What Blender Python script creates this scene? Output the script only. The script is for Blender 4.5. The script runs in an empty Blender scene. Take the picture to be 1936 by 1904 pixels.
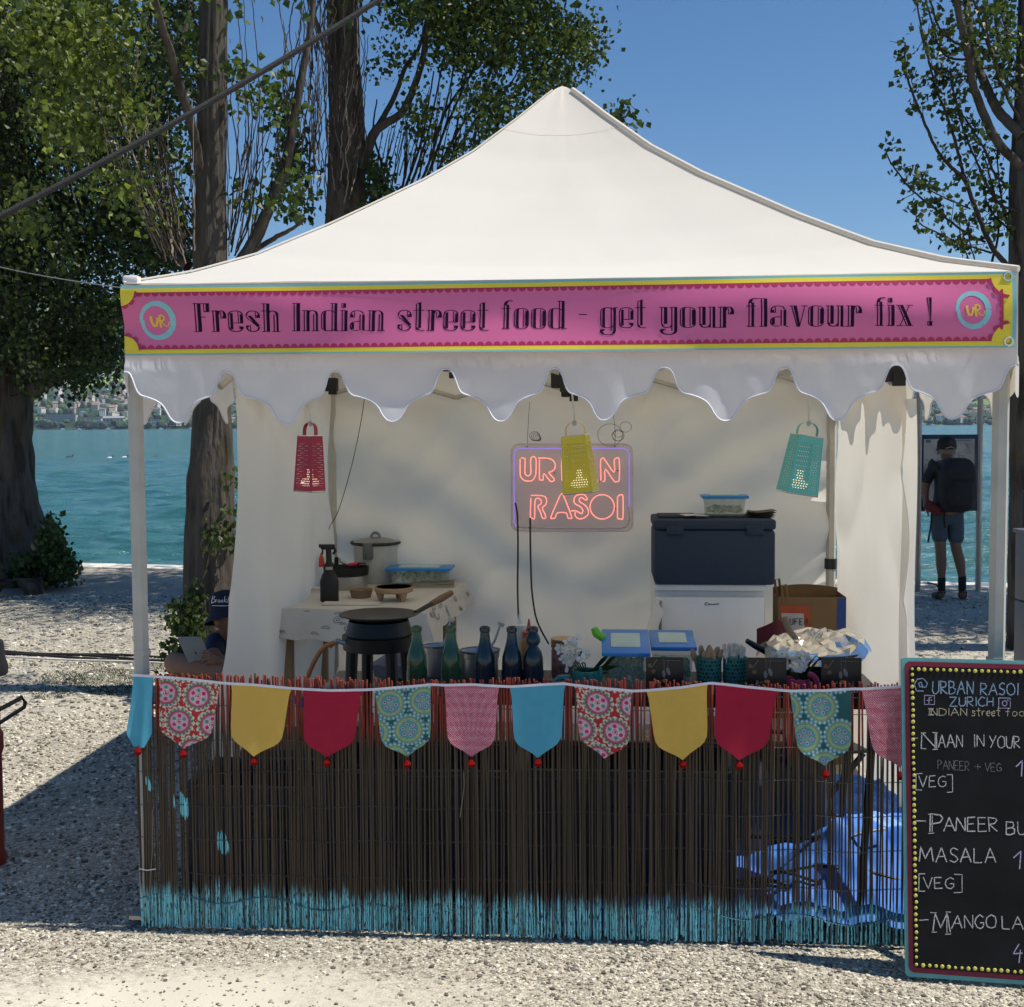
import bpy, bmesh, math, random
import numpy as np
from mathutils import Vector, Matrix, Euler
random.seed(7); RNG = np.random.default_rng(11)
SC = bpy.context.scene
COL = SC.collection
R = math.radians
PI = math.pi

# ------------------------------------------------------------------ camera
FPX, CAMH, PITCH, ROLL = 1209.0, 1.80, R(2.7), R(0.3)
SHF = 77.5-1209.0*math.tan(R(2.7))                # the frame sits a little low on the lens axis (cropped photograph)
cam_d = bpy.data.cameras.new('camera'); cam = bpy.data.objects.new('camera', cam_d); COL.objects.link(cam)
cam_d.sensor_fit = 'HORIZONTAL'; cam_d.sensor_width = 36.0; cam_d.lens = 36.0*FPX/1024.0
cam_d.shift_y = -SHF/1024.0; cam_d.clip_start = 0.05; cam_d.clip_end = 9000
cam.location = (0, 0, CAMH)
CR = Matrix.Rotation(R(90)-PITCH, 3, 'X') @ Matrix.Rotation(-ROLL, 3, 'Z')
cam.rotation_euler = CR.to_euler()
SC.camera = cam

# ------------------------------------------------------------------ world, sun, exposure
TH = math.asin(0.0755)
CU, SU = math.cos(TH), math.sin(TH)
SUNT = (0.50, -0.010, 1.0)                       # towards the sun, in the stall's own axes (right, back, up)
sx = CU*SUNT[0] + SU*SUNT[1]; sy = -SU*SUNT[0] + CU*SUNT[1]
SUN = Vector((sx, sy, SUNT[2])).normalized()
wd = bpy.data.worlds.new('World'); SC.world = wd; wd.use_nodes = True
wn = wd.node_tree.nodes; wl = wd.node_tree.links
sky = wn.new('ShaderNodeTexSky'); sky.sky_type = 'NISHITA'; sky.sun_disc = False
sky.sun_elevation = math.asin(SUN.z); sky.sun_rotation = math.atan2(SUN.x, SUN.y)
sky.altitude = 400; sky.air_density = 1.0; sky.dust_density = 0.15; sky.ozone_density = 4.5
bg = wn['Background']; bg.inputs['Strength'].default_value = 0.074
hs = wn.new('ShaderNodeHueSaturation'); hs.inputs['Saturation'].default_value = 1.17; wl.new(sky.outputs[0], hs.inputs['Color']); wl.new(hs.outputs[0], bg.inputs[0])
sl = bpy.data.lights.new('sun', 'SUN'); sl.energy = 4.1; sl.angle = R(0.5); sl.color = (1.0, 0.93, 0.82)
so = bpy.data.objects.new('sun', sl); COL.objects.link(so); so.location = (3, 0, 12)
so.rotation_euler = SUN.to_track_quat('Z', 'Y').to_euler()
vs = SC.view_settings; vs.view_transform = 'Standard'; vs.look = 'None'; vs.gamma = 1.0; vs.use_curve_mapping = False
vs.exposure = 0.54
SC.cycles.max_bounces = 8; SC.cycles.transparent_max_bounces = 12

# ------------------------------------------------------------------ placing: photograph pixels (as shown 1936 wide) to the place
K = 1024.0/1936.0
def ray(x, y):
    d = CR @ Vector(((x*K-512)/FPX, -(y*K-503.5+SHF)/FPX, -1.0))
    return d
O0 = Vector((-1.33, 4.31, 0)); UU = Vector((CU, -SU, 0)); VV = Vector((SU, CU, 0))
def T(u, v, z=0.0): return O0 + UU*u + VV*v + Vector((0, 0, z))
def uv_of(p):
    q = Vector((p[0], p[1], 0)) - O0
    return q.dot(UU), q.dot(VV)
CAMP = Vector((0, 0, CAMH))
def at(x, y, Y):
    d = ray(x, y); return CAMP + d*(Y/d.y)
def onz(x, y, z=0.0):
    d = ray(x, y); return CAMP + d*((z-CAMH)/d.z)
def onv(x, y, v):
    d = ray(x, y); t = (v - (CAMP-O0).dot(VV))/d.dot(VV)
    p = CAMP + d*t
    return (p-O0).dot(UU), p.z
def onu(x, y, u):
    d = ray(x, y); t = (u - (CAMP-O0).dot(UU))/d.dot(UU)
    p = CAMP + d*t
    return (p-O0).dot(VV), p.z
def uvz(x, y, z):
    return uv_of(onz(x, y, z))

# ------------------------------------------------------------------ objects
def props(o, label=None, cat=None, group=None, kind=None, category=None):
    cat = cat or category
    if label: o['label'] = label
    if cat: o['category'] = cat
    if group: o['group'] = group
    if kind: o['kind'] = kind
    return o
def thing(name, label, cat, loc=(0, 0, 0), rz=0.0, group=None, tent=True, rot=None):
    o = bpy.data.objects.new(name, None); COL.objects.link(o); o.empty_display_size = 0.1
    if tent:
        o.location = T(*loc); o.rotation_euler = (0, 0, -TH+rz)
    else:
        o.location = loc; o.rotation_euler = (0, 0, rz)
    if rot: o.rotation_euler = rot
    return props(o, label, cat, group)
def dup(root, loc=None, rz=None, label=None):
    r = root.copy(); COL.objects.link(r)
    if loc is not None: r.location = loc
    if rz is not None: r.rotation_euler = (0, 0, rz)
    if label: r['label'] = label
    for ch in list(root.children):
        c = ch.copy(); COL.objects.link(c); c.parent = r
        for g in list(ch.children):
            d = g.copy(); COL.objects.link(d); d.parent = c
    return r

class MB:
    def __init__(s): s.v = []; s.f = []; s.m = []; s.c = None
    def add(s, vs_, fs, mi=0):
        b = len(s.v); s.v.extend([tuple(p) for p in vs_])
        s.f.extend([tuple(b+i for i in f) for f in fs]); s.m.extend([mi]*len(fs)); return s
    def box(s, c, d, rot=None, mi=0, bev=0.0):
        hx, hy, hz = d[0]/2, d[1]/2, d[2]/2
        if bev > 0:
            b = min(bev, hx*0.49, hy*0.49, hz*0.49)
            bm = bmesh.new(); bmesh.ops.create_cube(bm, size=1.0)
            for v in bm.verts: v.co = Vector((v.co.x*2*hx, v.co.y*2*hy, v.co.z*2*hz))
            bmesh.ops.bevel(bm, geom=list(bm.edges), offset=b, segments=2, affect='EDGES', profile=0.5)
            bm.verts.index_update()
            vs_ = [v.co.copy() for v in bm.verts]; fs = [[v.index for v in f.verts] for f in bm.faces]; bm.free()
        else:
            vs_ = [Vector((x*hx, y*hy, z*hz)) for x in (-1, 1) for y in (-1, 1) for z in (-1, 1)]
            fs = [(0, 1, 3, 2), (4, 6, 7, 5), (0, 4, 5, 1), (2, 3, 7, 6), (0, 2, 6, 4), (1, 5, 7, 3)]
        M = Euler(rot).to_matrix() if rot else None
        cc = Vector(c)
        return s.add([(M @ p if M else p) + cc for p in vs_], fs, mi)
    def tube(s, pts, r, seg=8, mi=0, caps=True, close=False):
        pts = [Vector(p) for p in pts]; n = len(pts)
        rs = r if isinstance(r, (list, tuple)) else [r]*n
        vs_ = []; t0 = None; up = None
        for i, p in enumerate(pts):
            if close: t = pts[(i+1) % n]-pts[i-1]
            else: t = (pts[min(i+1, n-1)]-pts[max(i-1, 0)])
            if t.length < 1e-9: t = Vector((0, 0, 1))
            t.normalize()
            if up is None:
                a = Vector((0, 0, 1)) if abs(t.z) < 0.9 else Vector((1, 0, 0))
                up = (a - t*a.dot(t)).normalized()
            else:
                up = up - t*up.dot(t)
                if up.length < 1e-6: up = t.orthogonal()
                up.normalize()
            sd = t.cross(up)
            for k in range(seg):
                a = 2*PI*k/seg
                vs_.append(p + (up*math.cos(a)+sd*math.sin(a))*rs[i])
        fs = []
        m = n if close else n-1
        for i in range(m):
            j = (i+1) % n
            for k in range(seg):
                k2 = (k+1) % seg
                fs.append((i*seg+k, i*seg+k2, j*seg+k2, j*seg+k))
        if caps and not close:
            fs.append(tuple(range(seg))[::-1]); fs.append(tuple((n-1)*seg+k for k in range(seg)))
        return s.add(vs_, fs, mi)
    def lathe(s, prof, c=(0, 0, 0), seg=24, mi=0, sx=1.0, sy=1.0, caps=True):
        vs_ = []
        for (r, z) in prof:
            for k in range(seg):
                a = 2*PI*k/seg; vs_.append((c[0]+r*sx*math.cos(a), c[1]+r*sy*math.sin(a), c[2]+z))
        fs = []
        for i in range(len(prof)-1):
            for k in range(seg):
                k2 = (k+1) % seg; fs.append((i*seg+k, i*seg+k2, (i+1)*seg+k2, (i+1)*seg+k))
        if caps:
            if prof[0][0] > 1e-5: fs.append(tuple(range(seg))[::-1])
            if prof[-1][0] > 1e-5: fs.append(tuple((len(prof)-1)*seg+k for k in range(seg)))
        return s.add(vs_, fs, mi)
    def grid(s, fn, nu, nv, mi=0):
        vs_ = [fn(i/nu, j/nv) for j in range(nv+1) for i in range(nu+1)]
        fs = [(j*(nu+1)+i, j*(nu+1)+i+1, (j+1)*(nu+1)+i+1, (j+1)*(nu+1)+i) for j in range(nv) for i in range(nu)]
        return s.add(vs_, fs, mi)
    def poly(s, pts, mi=0):
        return s.add(pts, [tuple(range(len(pts)))], mi)
    def ribbon(s, pts, w, mp, mi=0):
        """flat stroke along 2-D pts, width w, mapped to 3-D by mp"""
        n = len(pts); L = []; Rr = []
        for i in range(n):
            a = pts[max(i-1, 0)]; b = pts[min(i+1, n-1)]
            dx, dy = b[0]-a[0], b[1]-a[1]; l = math.hypot(dx, dy) or 1e-9
            nx, ny = -dy/l*w/2, dx/l*w/2
            L.append(mp(pts[i][0]+nx, pts[i][1]+ny)); Rr.append(mp(pts[i][0]-nx, pts[i][1]-ny))
        vs_ = L+Rr
        fs = [(i, i+1, n+i+1, n+i) for i in range(n-1)]
        return s.add(vs_, fs, mi)
    def build(s, name, mats, parent=None, smooth=True, angle=38, **kw):
        me = bpy.data.meshes.new(name); me.from_pydata(s.v, [], s.f)
        if not isinstance(mats, (list, tuple)): mats = [mats]
        for m in mats: me.materials.append(m)
        if any(s.m): me.polygons.foreach_set('material_index', s.m)
        if s.c is not None:
            at_ = me.color_attributes.new('Col', 'FLOAT_COLOR', 'POINT')
            at_.data.foreach_set('color', np.asarray(s.c, dtype=np.float32).ravel())
        me.validate(verbose=False)
        if smooth:
            me.polygons.foreach_set('use_smooth', [True]*len(me.polygons)); me.set_sharp_from_angle(angle=R(angle))
        me.update()
        o = bpy.data.objects.new(name, me); COL.objects.link(o)
        if parent is not None: o.parent = parent
        props(o, **kw)
        return o
def mesh_np(name, V, F, mats, parent=None, colors=None, smooth=False, **kw):
    """big meshes: V (n,3), F (m,3 or 4)"""
    V = np.asarray(V, dtype=np.float32); F = np.asarray(F, dtype=np.int32)
    me = bpy.data.meshes.new(name); k = F.shape[1]
    me.vertices.add(len(V)); me.vertices.foreach_set('co', V.ravel())
    me.loops.add(F.size); me.loops.foreach_set('vertex_index', F.ravel())
    me.polygons.add(len(F)); me.polygons.foreach_set('loop_start', np.arange(len(F), dtype=np.int32)*k)
    me.polygons.foreach_set('use_smooth', np.full(len(F), smooth))
    if not isinstance(mats, (list, tuple)): mats = [mats]
    for m in mats: me.materials.append(m)
    me.update(calc_edges=True)
    if colors is not None:
        at_ = me.color_attributes.new('Col', 'FLOAT_COLOR', 'POINT')
        c4 = np.ones((len(V), 4), dtype=np.float32); c4[:, :3] = colors
        at_.data.foreach_set('color', c4.ravel())
    o = bpy.data.objects.new(name, me); COL.objects.link(o)
    if parent is not None: o.parent = parent
    props(o, **kw)
    return o

# ------------------------------------------------------------------ materials
MATS = {}
def mat(name, col, rough=0.6, metal=0.0, var=0.12, scale=8.0, bump=0.0, bscale=60.0, spec=0.5, transl=0.0, trans=0.0, attr=False,
        emis=None, estr=0.0, stretch=None, coat=0.0, ior=1.45, thin=False, col2=None, thr=0.5, detail=4.0, tcol=None):
    if name in MATS: return MATS[name]
    m = bpy.data.materials.new(name); m.use_nodes = True; nt = m.node_tree; N = nt.nodes; L = nt.links
    b = N['Principled BSDF']; b.inputs['Roughness'].default_value = rough; b.inputs['Metallic'].default_value = metal
    b.inputs['Specular IOR Level'].default_value = spec; b.inputs['IOR'].default_value = ior
    if coat: b.inputs['Coat Weight'].default_value = coat; b.inputs['Coat Roughness'].default_value = 0.08
    if trans: b.inputs['Transmission Weight'].default_value = trans
    tc = N.new('ShaderNodeTexCoord'); mp = N.new('ShaderNodeMapping'); L.new(tc.outputs['Object'], mp.inputs[0])
    if stretch: mp.inputs['Scale'].default_value = stretch
    nz = N.new('ShaderNodeTexNoise'); nz.inputs['Scale'].default_value = scale; nz.inputs['Detail'].default_value = detail
    L.new(mp.outputs[0], nz.inputs['Vector'])
    if attr:
        at_ = N.new('ShaderNodeAttribute'); at_.attribute_name = 'Col'; base = at_.outputs['Color']
    else:
        rgb = N.new('ShaderNodeRGB'); rgb.outputs[0].default_value = (*col, 1); base = rgb.outputs[0]
        if col2:
            rm = N.new('ShaderNodeMapRange'); rm.inputs['From Min'].default_value = thr-0.08; rm.inputs['From Max'].default_value = thr+0.08
            L.new(nz.outputs['Fac'], rm.inputs['Value'])
            mx = N.new('ShaderNodeMix'); mx.data_type = 'RGBA'; L.new(rm.outputs[0], mx.inputs['Factor'])
            L.new(base, mx.inputs['A']); mx.inputs['B'].default_value = (*col2, 1); base = mx.outputs['Result']
    mr = N.new('ShaderNodeMapRange'); mr.inputs['From Min'].default_value = 0.25; mr.inputs['From Max'].default_value = 0.75
    mr.inputs['To Min'].default_value = 1-var; mr.inputs['To Max'].default_value = 1+var
    L.new(nz.outputs['Fac'], mr.inputs['Value'])
    vm = N.new('ShaderNodeVectorMath'); vm.operation = 'SCALE'; L.new(base, vm.inputs[0]); L.new(mr.outputs[0], vm.inputs['Scale'])
    cout = vm.outputs[0]
    L.new(cout, b.inputs['Base Color'])
    if emis:
        b.inputs['Emission Color'].default_value = (*emis, 1); b.inputs['Emission Strength'].default_value = estr
    if bump:
        n2 = N.new('ShaderNodeTexNoise'); n2.inputs['Scale'].default_value = bscale; n2.inputs['Detail'].default_value = 5
        L.new(mp.outputs[0], n2.inputs['Vector'])
        bp = N.new('ShaderNodeBump'); bp.inputs['Strength'].default_value = bump; bp.inputs['Distance'].default_value = 0.01
        L.new(n2.outputs['Fac'], bp.inputs['Height']); L.new(bp.outputs[0], b.inputs['Normal'])
    if transl:
        tr = N.new('ShaderNodeBsdfTranslucent'); L.new(cout, tr.inputs[0])
        if tcol:
            tm = N.new('ShaderNodeMix'); tm.data_type = 'RGBA'; tm.blend_type = 'MULTIPLY'; tm.inputs['Factor'].default_value = 1; L.new(cout, tm.inputs['A']); tm.inputs['B'].default_value = (*tcol, 1); L.new(tm.outputs['Result'], tr.inputs[0])
        if bump: L.new(bp.outputs[0], tr.inputs['Normal'])
        ms = N.new('ShaderNodeMixShader'); ms.inputs[0].default_value = transl
        L.new(b.outputs[0], ms.inputs[1]); L.new(tr.outputs[0], ms.inputs[2]); L.new(ms.outputs[0], N['Material Output'].inputs[0])
    MATS[name] = m; return m
def nodes_of(m): return m.node_tree.nodes, m.node_tree.links
def math_n(N, L, op, a, b=None, clamp=False):
    n = N.new('ShaderNodeMath'); n.operation = op; n.use_clamp = clamp
    for i, x in enumerate((a, b)):
        if x is None: continue
        if isinstance(x, (int, float)): n.inputs[i].default_value = x
        else: L.new(x, n.inputs[i])
    return n.outputs[0]
def mixc(N, L, f, a, b):
    n = N.new('ShaderNodeMix'); n.data_type = 'RGBA'
    if isinstance(f, (int, float)): n.inputs['Factor'].default_value = f
    else: L.new(f, n.inputs['Factor'])
    for k, x in (('A', a), ('B', b)):
        if isinstance(x, tuple): n.inputs[k].default_value = (*x, 1)
        else: L.new(x, n.inputs[k])
    return n.outputs['Result']
# smooth 1-D / 2-D value noise for shaping meshes
def hsh(n): 
    x = math.sin(n*127.1+311.7)*43758.5453; return x-math.floor(x)
def vn1(x, s=0):
    i = math.floor(x); f = x-i; f = f*f*(3-2*f); return hsh(i+s*57.3)*(1-f)+hsh(i+1+s*57.3)*f
def vn2(x, y, s=0):
    i = math.floor(x); j = math.floor(y); fx = x-i; fy = y-j; fx = fx*fx*(3-2*fx); fy = fy*fy*(3-2*fy)
    h = lambda a, b: hsh(a*13.7+b*71.3+s*5.1)
    return (h(i, j)*(1-fx)+h(i+1, j)*fx)*(1-fy)+(h(i, j+1)*(1-fx)+h(i+1, j+1)*fx)*fy
def interp(x, xs, ys): return float(np.interp(x, xs, ys))
def catmull(pts, n=6):
    P = [Vector(p) for p in pts]; out = []
    for i in range(len(P)-1):
        p0 = P[max(i-1, 0)]; p1 = P[i]; p2 = P[i+1]; p3 = P[min(i+2, len(P)-1)]
        for k in range(n):
            t = k/n
            out.append(0.5*((2*p1)+(p2-p0)*t+(2*p0-5*p1+4*p2-p3)*t*t+(3*p1-p0-3*p2+p3)*t*t*t))
    out.append(P[-1]); return out
# ================================================================== setting: ground, water, far shore
def gravel_material():
    m = bpy.data.materials.new('gravel'); m.use_nodes = True; N, L = nodes_of(m)
    b = N['Principled BSDF']; b.inputs['Roughness'].default_value = 0.9; b.inputs['Specular IOR Level'].default_value = 0.25
    g = N.new('ShaderNodeNewGeometry')
    vo = N.new('ShaderNodeTexVoronoi'); vo.inputs['Scale'].default_value = 105; L.new(g.outputs['Position'], vo.inputs['Vector'])
    rp = N.new('ShaderNodeValToRGB'); e = rp.color_ramp.elements
    e[0].position = 0.0; e[0].color = (.27, .245, .20, 1); e[1].position = 1.0; e[1].color = (.80, .75, .63, 1)
    x = rp.color_ramp.elements.new(.35); x.color = (.44, .405, .335, 1); x = rp.color_ramp.elements.new(.7); x.color = (.60, .56, .46, 1)
    sp = N.new('ShaderNodeSeparateColor'); L.new(vo.outputs['Color'], sp.inputs[0]); L.new(sp.outputs[0], rp.inputs[0])
    # worn patches of packed pale sand
    n1 = N.new('ShaderNodeTexNoise'); n1.inputs['Scale'].default_value = 1.1; n1.inputs['Detail'].default_value = 6; n1.inputs['Roughness'].default_value = .65
    L.new(g.outputs['Position'], n1.inputs['Vector'])
    mr = N.new('ShaderNodeMapRange'); mr.inputs['From Min'].default_value = .52; mr.inputs['From Max'].default_value = .62; L.new(n1.outputs['Fac'], mr.inputs[0])
    f = math_n(N, L, 'MULTIPLY', mr.outputs[0], .45)
    c = mixc(N, L, f, rp.outputs[0], (.64, .60, .49))
    # the packed sandy patch in front of the stall, front left
    sx_ = N.new('ShaderNodeSeparateXYZ'); L.new(g.outputs['Position'], sx_.inputs[0])
    ex = math_n(N, L, 'MULTIPLY', math_n(N, L, 'ADD', sx_.outputs['X'], 1.0), 1/.95); ey = math_n(N, L, 'MULTIPLY', math_n(N, L, 'SUBTRACT', sx_.outputs['Y'], 3.66), 1/.33)
    ed = math_n(N, L, 'ADD', math_n(N, L, 'ADD', math_n(N, L, 'MULTIPLY', ex, ex), math_n(N, L, 'MULTIPLY', ey, ey)), math_n(N, L, 'MULTIPLY', n1.outputs['Fac'], 2.6))
    n3 = N.new('ShaderNodeTexNoise'); n3.inputs['Scale'].default_value = 24; n3.inputs['Detail'].default_value = 6; L.new(g.outputs['Position'], n3.inputs['Vector'])
    ed = math_n(N, L, 'ADD', ed, math_n(N, L, 'MULTIPLY', n3.outputs['Fac'], 1.6))
    me_ = N.new('ShaderNodeMapRange'); me_.inputs['From Min'].default_value = 3.2; me_.inputs['From Max'].default_value = 2.3; L.new(ed, me_.inputs[0])
    mk = N.new('ShaderNodeMapRange'); mk.inputs['From Min'].default_value = .30; mk.inputs['From Max'].default_value = .36; L.new(n3.outputs['Fac'], mk.inputs[0])
    fp = math_n(N, L, 'MULTIPLY', me_.outputs[0], mk.outputs[0])
    c = mixc(N, L, fp, c, (.70, .66, .56))
    n2 = N.new('ShaderNodeTexNoise'); n2.inputs['Scale'].default_value = .8; n2.inputs['Detail'].default_value = 5; L.new(g.outputs['Position'], n2.inputs['Vector'])
    mr2 = N.new('ShaderNodeMapRange'); mr2.inputs['From Min'].default_value = .3; mr2.inputs['From Max'].default_value = .7
    mr2.inputs['To Min'].default_value = .78; mr2.inputs['To Max'].default_value = 1.15; L.new(n2.outputs['Fac'], mr2.inputs[0])
    v = N.new('ShaderNodeVectorMath'); v.operation = 'SCALE'; L.new(c, v.inputs[0]); L.new(math_n(N, L, 'MULTIPLY', mr2.outputs[0], .80), v.inputs['Scale'])
    L.new(v.outputs[0], b.inputs['Base Color'])
    v2 = N.new('ShaderNodeTexVoronoi'); v2.inputs['Scale'].default_value = 105; v2.feature = 'SMOOTH_F1'; L.new(g.outputs['Position'], v2.inputs['Vector'])
    inv = math_n(N, L, 'SUBTRACT', 1.0, v2.outputs['Distance'])
    h = math_n(N, L, 'ADD', inv, math_n(N, L, 'MULTIPLY', sp.outputs[1], .6))
    bp = N.new('ShaderNodeBump'); L.new(math_n(N, L, 'SUBTRACT', .85, math_n(N, L, 'MULTIPLY', fp, .75)), bp.inputs['Strength']); bp.inputs['Distance'].default_value = .011
    L.new(h, bp.inputs['Height']); L.new(bp.outputs[0], b.inputs['Normal'])
    return m
M_GRAVEL = gravel_material()
# shoreline runs from front right to back left, turned a little against the picture plane
SHX, SHY, SHS = 0.0, 14.25, -0.222
def shore_y(x): return SHY + SHS*x
def ground_h(x, y):
    return 0.012*(vn2(x*.8, y*.8, 3)-.5) + 0.02*(vn2(x*.25, y*.25, 5)-.5)
mb = MB()
xs = np.concatenate([np.linspace(-400, -12, 12)[:-1], np.linspace(-12, 12, 97), np.linspace(12, 400, 12)[1:]])
tt = np.concatenate([np.linspace(-300, -3, 8)[:-1], np.linspace(-3, 0, 90)])
nx, nt_ = len(xs), len(tt)
V = []
for j in range(nt_):
    for i in range(nx):
        x = xs[i]
        ye = shore_y(x)
        y = ye + (tt[j]/3.0)*17.0 if tt[j] > -3 else ye-17.0+(tt[j]+3)
        inner = abs(x) < 12 and -4 < y < 15
        V.append((x, y, ground_h(x, y)*(1 if inner else 0) if tt[j] < 0 else 0.0))
F = [(j*nx+i, j*nx+i+1, (j+1)*nx+i+1, (j+1)*nx+i) for j in range(nt_-1) for i in range(nx-1)]
ground = mesh_np('ground', V, F, M_GRAVEL, smooth=True, kind='structure')
# stone edging and quay face
M_KERB = mat('kerb_stone', (.62, .60, .54), .85, var=.2, scale=5, bump=.4, bscale=40)
kerb = MB()
sd = Vector((1, SHS, 0)).normalized(); nrm = Vector((-sd.y, sd.x, 0)); ang = math.atan2(sd.y, sd.x)
q = MB(); c0 = Vector((0, SHY, 0))
qroot = bpy.data.objects.new('quay_edge', None); COL.objects.link(qroot); qroot['kind'] = 'structure'; qroot.location = c0; qroot.rotation_euler = (0, 0, ang)
q.box((0, .18, -.75), (800, .34, 1.28)); q.build('quay_wall', mat('quay_concrete', (.34, .33, .30), .9, var=.25, scale=2), qroot, smooth=False)
slab = MB(); slab.box((0, 0, 0), (1.192, .40, .13), bev=.012); slab_o = slab.build('kerb_stone', M_KERB, qroot)
slab_o.location = (-12, .20, -.045)
for k in range(1, 25):
    s2 = slab_o.copy(); COL.objects.link(s2); s2.parent = qroot; s2.location = (-12+k*1.2, .20+random.uniform(-.004, .004), -.045+random.uniform(-.004, .006)); s2.rotation_euler = (0, 0, random.uniform(-.003, .003))
# water
def water_material():
    m = bpy.data.materials.new('lake_water'); m.use_nodes = True; N, L = nodes_of(m)
    b = N['Principled BSDF']; b.inputs['Roughness'].default_value = 0.15; b.inputs['IOR'].default_value = 1.33
    g = N.new('ShaderNodeNewGeometry')
    mp = N.new('ShaderNodeMapping'); mp.inputs['Scale'].default_value = (.20, .85, 1); L.new(g.outputs['Position'], mp.inputs[0])
    n1 = N.new('ShaderNodeTexNoise'); n1.inputs['Scale'].default_value = .12; n1.inputs['Detail'].default_value = 4; L.new(mp.outputs[0], n1.inputs['Vector'])
    c = mixc(N, L, n1.outputs['Fac'], (.042, .145, .170), (.065, .190, .215))
    n2 = N.new('ShaderNodeTexNoise'); n2.inputs['Scale'].default_value = 7.0; n2.inputs['Detail'].default_value = 5; n2.inputs['Roughness'].default_value = .6; L.new(mp.outputs[0], n2.inputs['Vector'])
    n3 = N.new('ShaderNodeTexNoise'); n3.inputs['Scale'].default_value = 1.6; n3.inputs['Detail'].default_value = 3; L.new(mp.outputs[0], n3.inputs['Vector'])
    cr = N.new('ShaderNodeMapRange'); cr.inputs['From Min'].default_value = .40; cr.inputs['From Max'].default_value = .62; L.new(n3.outputs['Fac'], cr.inputs[0])
    L.new(mixc(N, L, cr.outputs[0], (.026, .108, .120), c), b.inputs['Base Color'])  # ripple light and dark is also painted into the colour, following the waves
    hgt = math_n(N, L, 'ADD', math_n(N, L, 'MULTIPLY', n2.outputs['Fac'], .60), n3.outputs['Fac'])
    bp = N.new('ShaderNodeBump'); bp.inputs['Strength'].default_value = 1.0; bp.inputs['Distance'].default_value = .34
    L.new(hgt, bp.inputs['Height']); L.new(bp.outputs[0], b.inputs['Normal'])
    return m
WL = -.62
def wave_h(X, Y):
    h = np.zeros_like(X); rg = np.random.default_rng(5)
    for i in range(26):
        wl = 0.5*1.16**i if i < 14 else 0.7*1.1**(i-10)
        a = rg.normal(-1.50, .30); kx, ky = math.cos(a)*2*PI/wl, math.sin(a)*2*PI/wl
        ph = rg.uniform(0, 6.28)
        cell = 0.0035*np.sqrt(X*X+Y*Y)            # drop waves the grid cannot carry
        fade = np.clip(1.5-cell*6/wl, 0, 1)
        s = np.sin(kx*X+ky*Y+ph+.6*np.sin(.37*X+.21*Y+i))
        h += 0.024*wl**.75*fade*(1-np.abs(s)**1.0*1.2)
    return h
ny, nxw = 460, 420
yy = 12.0*(2300/12.0)**np.linspace(0, 1, ny)
aa = np.linspace(-1, 1, nxw)
spread = np.where(np.abs(aa) < .9, aa*.62, np.sign(aa)*(.558+(np.abs(aa)-.9)*14))
Yg, Ag = np.meshgrid(yy, spread, indexing='ij'); Xg = Ag*Yg
Zg = WL + wave_h(Xg, Yg)*np.clip(Yg/14, 0, 1)
V = np.stack([Xg, Yg, Zg], -1).reshape(-1, 3)
I = np.arange(ny*nxw).reshape(ny, nxw)
F = np.stack([I[:-1, :-1], I[:-1, 1:], I[1:, 1:], I[1:, :-1]], -1).reshape(-1, 4)
mesh_np('lake_water', V, F, water_material(), smooth=True, kind='structure')

# far shore: a terrain rising from the lake, denser and lower to the right
def hill_z(X, Y):
    t = (Y-2120)/700.0
    top = np.interp(X, [-3000, -1500, -700, -200, 500, 1000, 2000, 4000], [230, 250, 215, 180, 120, 88, 100, 150])
    n = 22*np.sin(X*.0041+1)+14*np.sin(X*.011+Y*.003)+9*np.sin(X*.023+2)*np.sin(Y*.013)
    return WL-0.4 + np.clip(t, 0, 1.6)**.85*(top+n)*.9 + np.where(t > 0, 3, 0)
hx = np.linspace(-2600, 2600, 260); hy = np.concatenate([[2095, 2112], np.linspace(2120, 3300, 70)])
HX, HY = np.meshgrid(hx, hy); HZ = hill_z(HX, HY); HZ[0] = WL-3
hm = bpy.data.materials.new('hillside'); hm.use_nodes = True; N, L = nodes_of(hm)
b = N['Principled BSDF']; b.inputs['Roughness'].default_value = .95; b.inputs['Specular IOR Level'].default_value = .1
g = N.new('ShaderNodeNewGeometry'); mp = N.new('ShaderNodeMapping'); mp.inputs['Scale'].default_value = (.6, 1, 2.2); L.new(g.outputs['Position'], mp.inputs[0])
n1 = N.new('ShaderNodeTexNoise'); n1.inputs['Scale'].default_value = .011; n1.inputs['Detail'].default_value = 7; n1.inputs['Roughness'].default_value = .6; L.new(mp.outputs[0], n1.inputs['Vector'])
rp = N.new('ShaderNodeValToRGB'); e = rp.color_ramp.elements; rp.color_ramp.interpolation = 'LINEAR'
e[0].position = .44; e[0].color = (.022, .045, .022, 1); e[1].position = .60; e[1].color = (.20, .27, .075, 1)
x = e.new(.50); x.color = (.035, .065, .028, 1); x = e.new(.53); x.color = (.13, .20, .06, 1)
L.new(n1.outputs['Fac'], rp.inputs[0]); L.new(rp.outputs[0], b.inputs['Base Color'])
I = np.arange(HX.size).reshape(HX.shape)
F = np.stack([I[:-1, :-1], I[:-1, 1:], I[1:, 1:], I[1:, :-1]], -1).reshape(-1, 4)
mesh_np('far_hillside', np.stack([HX, HY, HZ], -1).reshape(-1, 3), F, hm, smooth=True, kind='structure')
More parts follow.
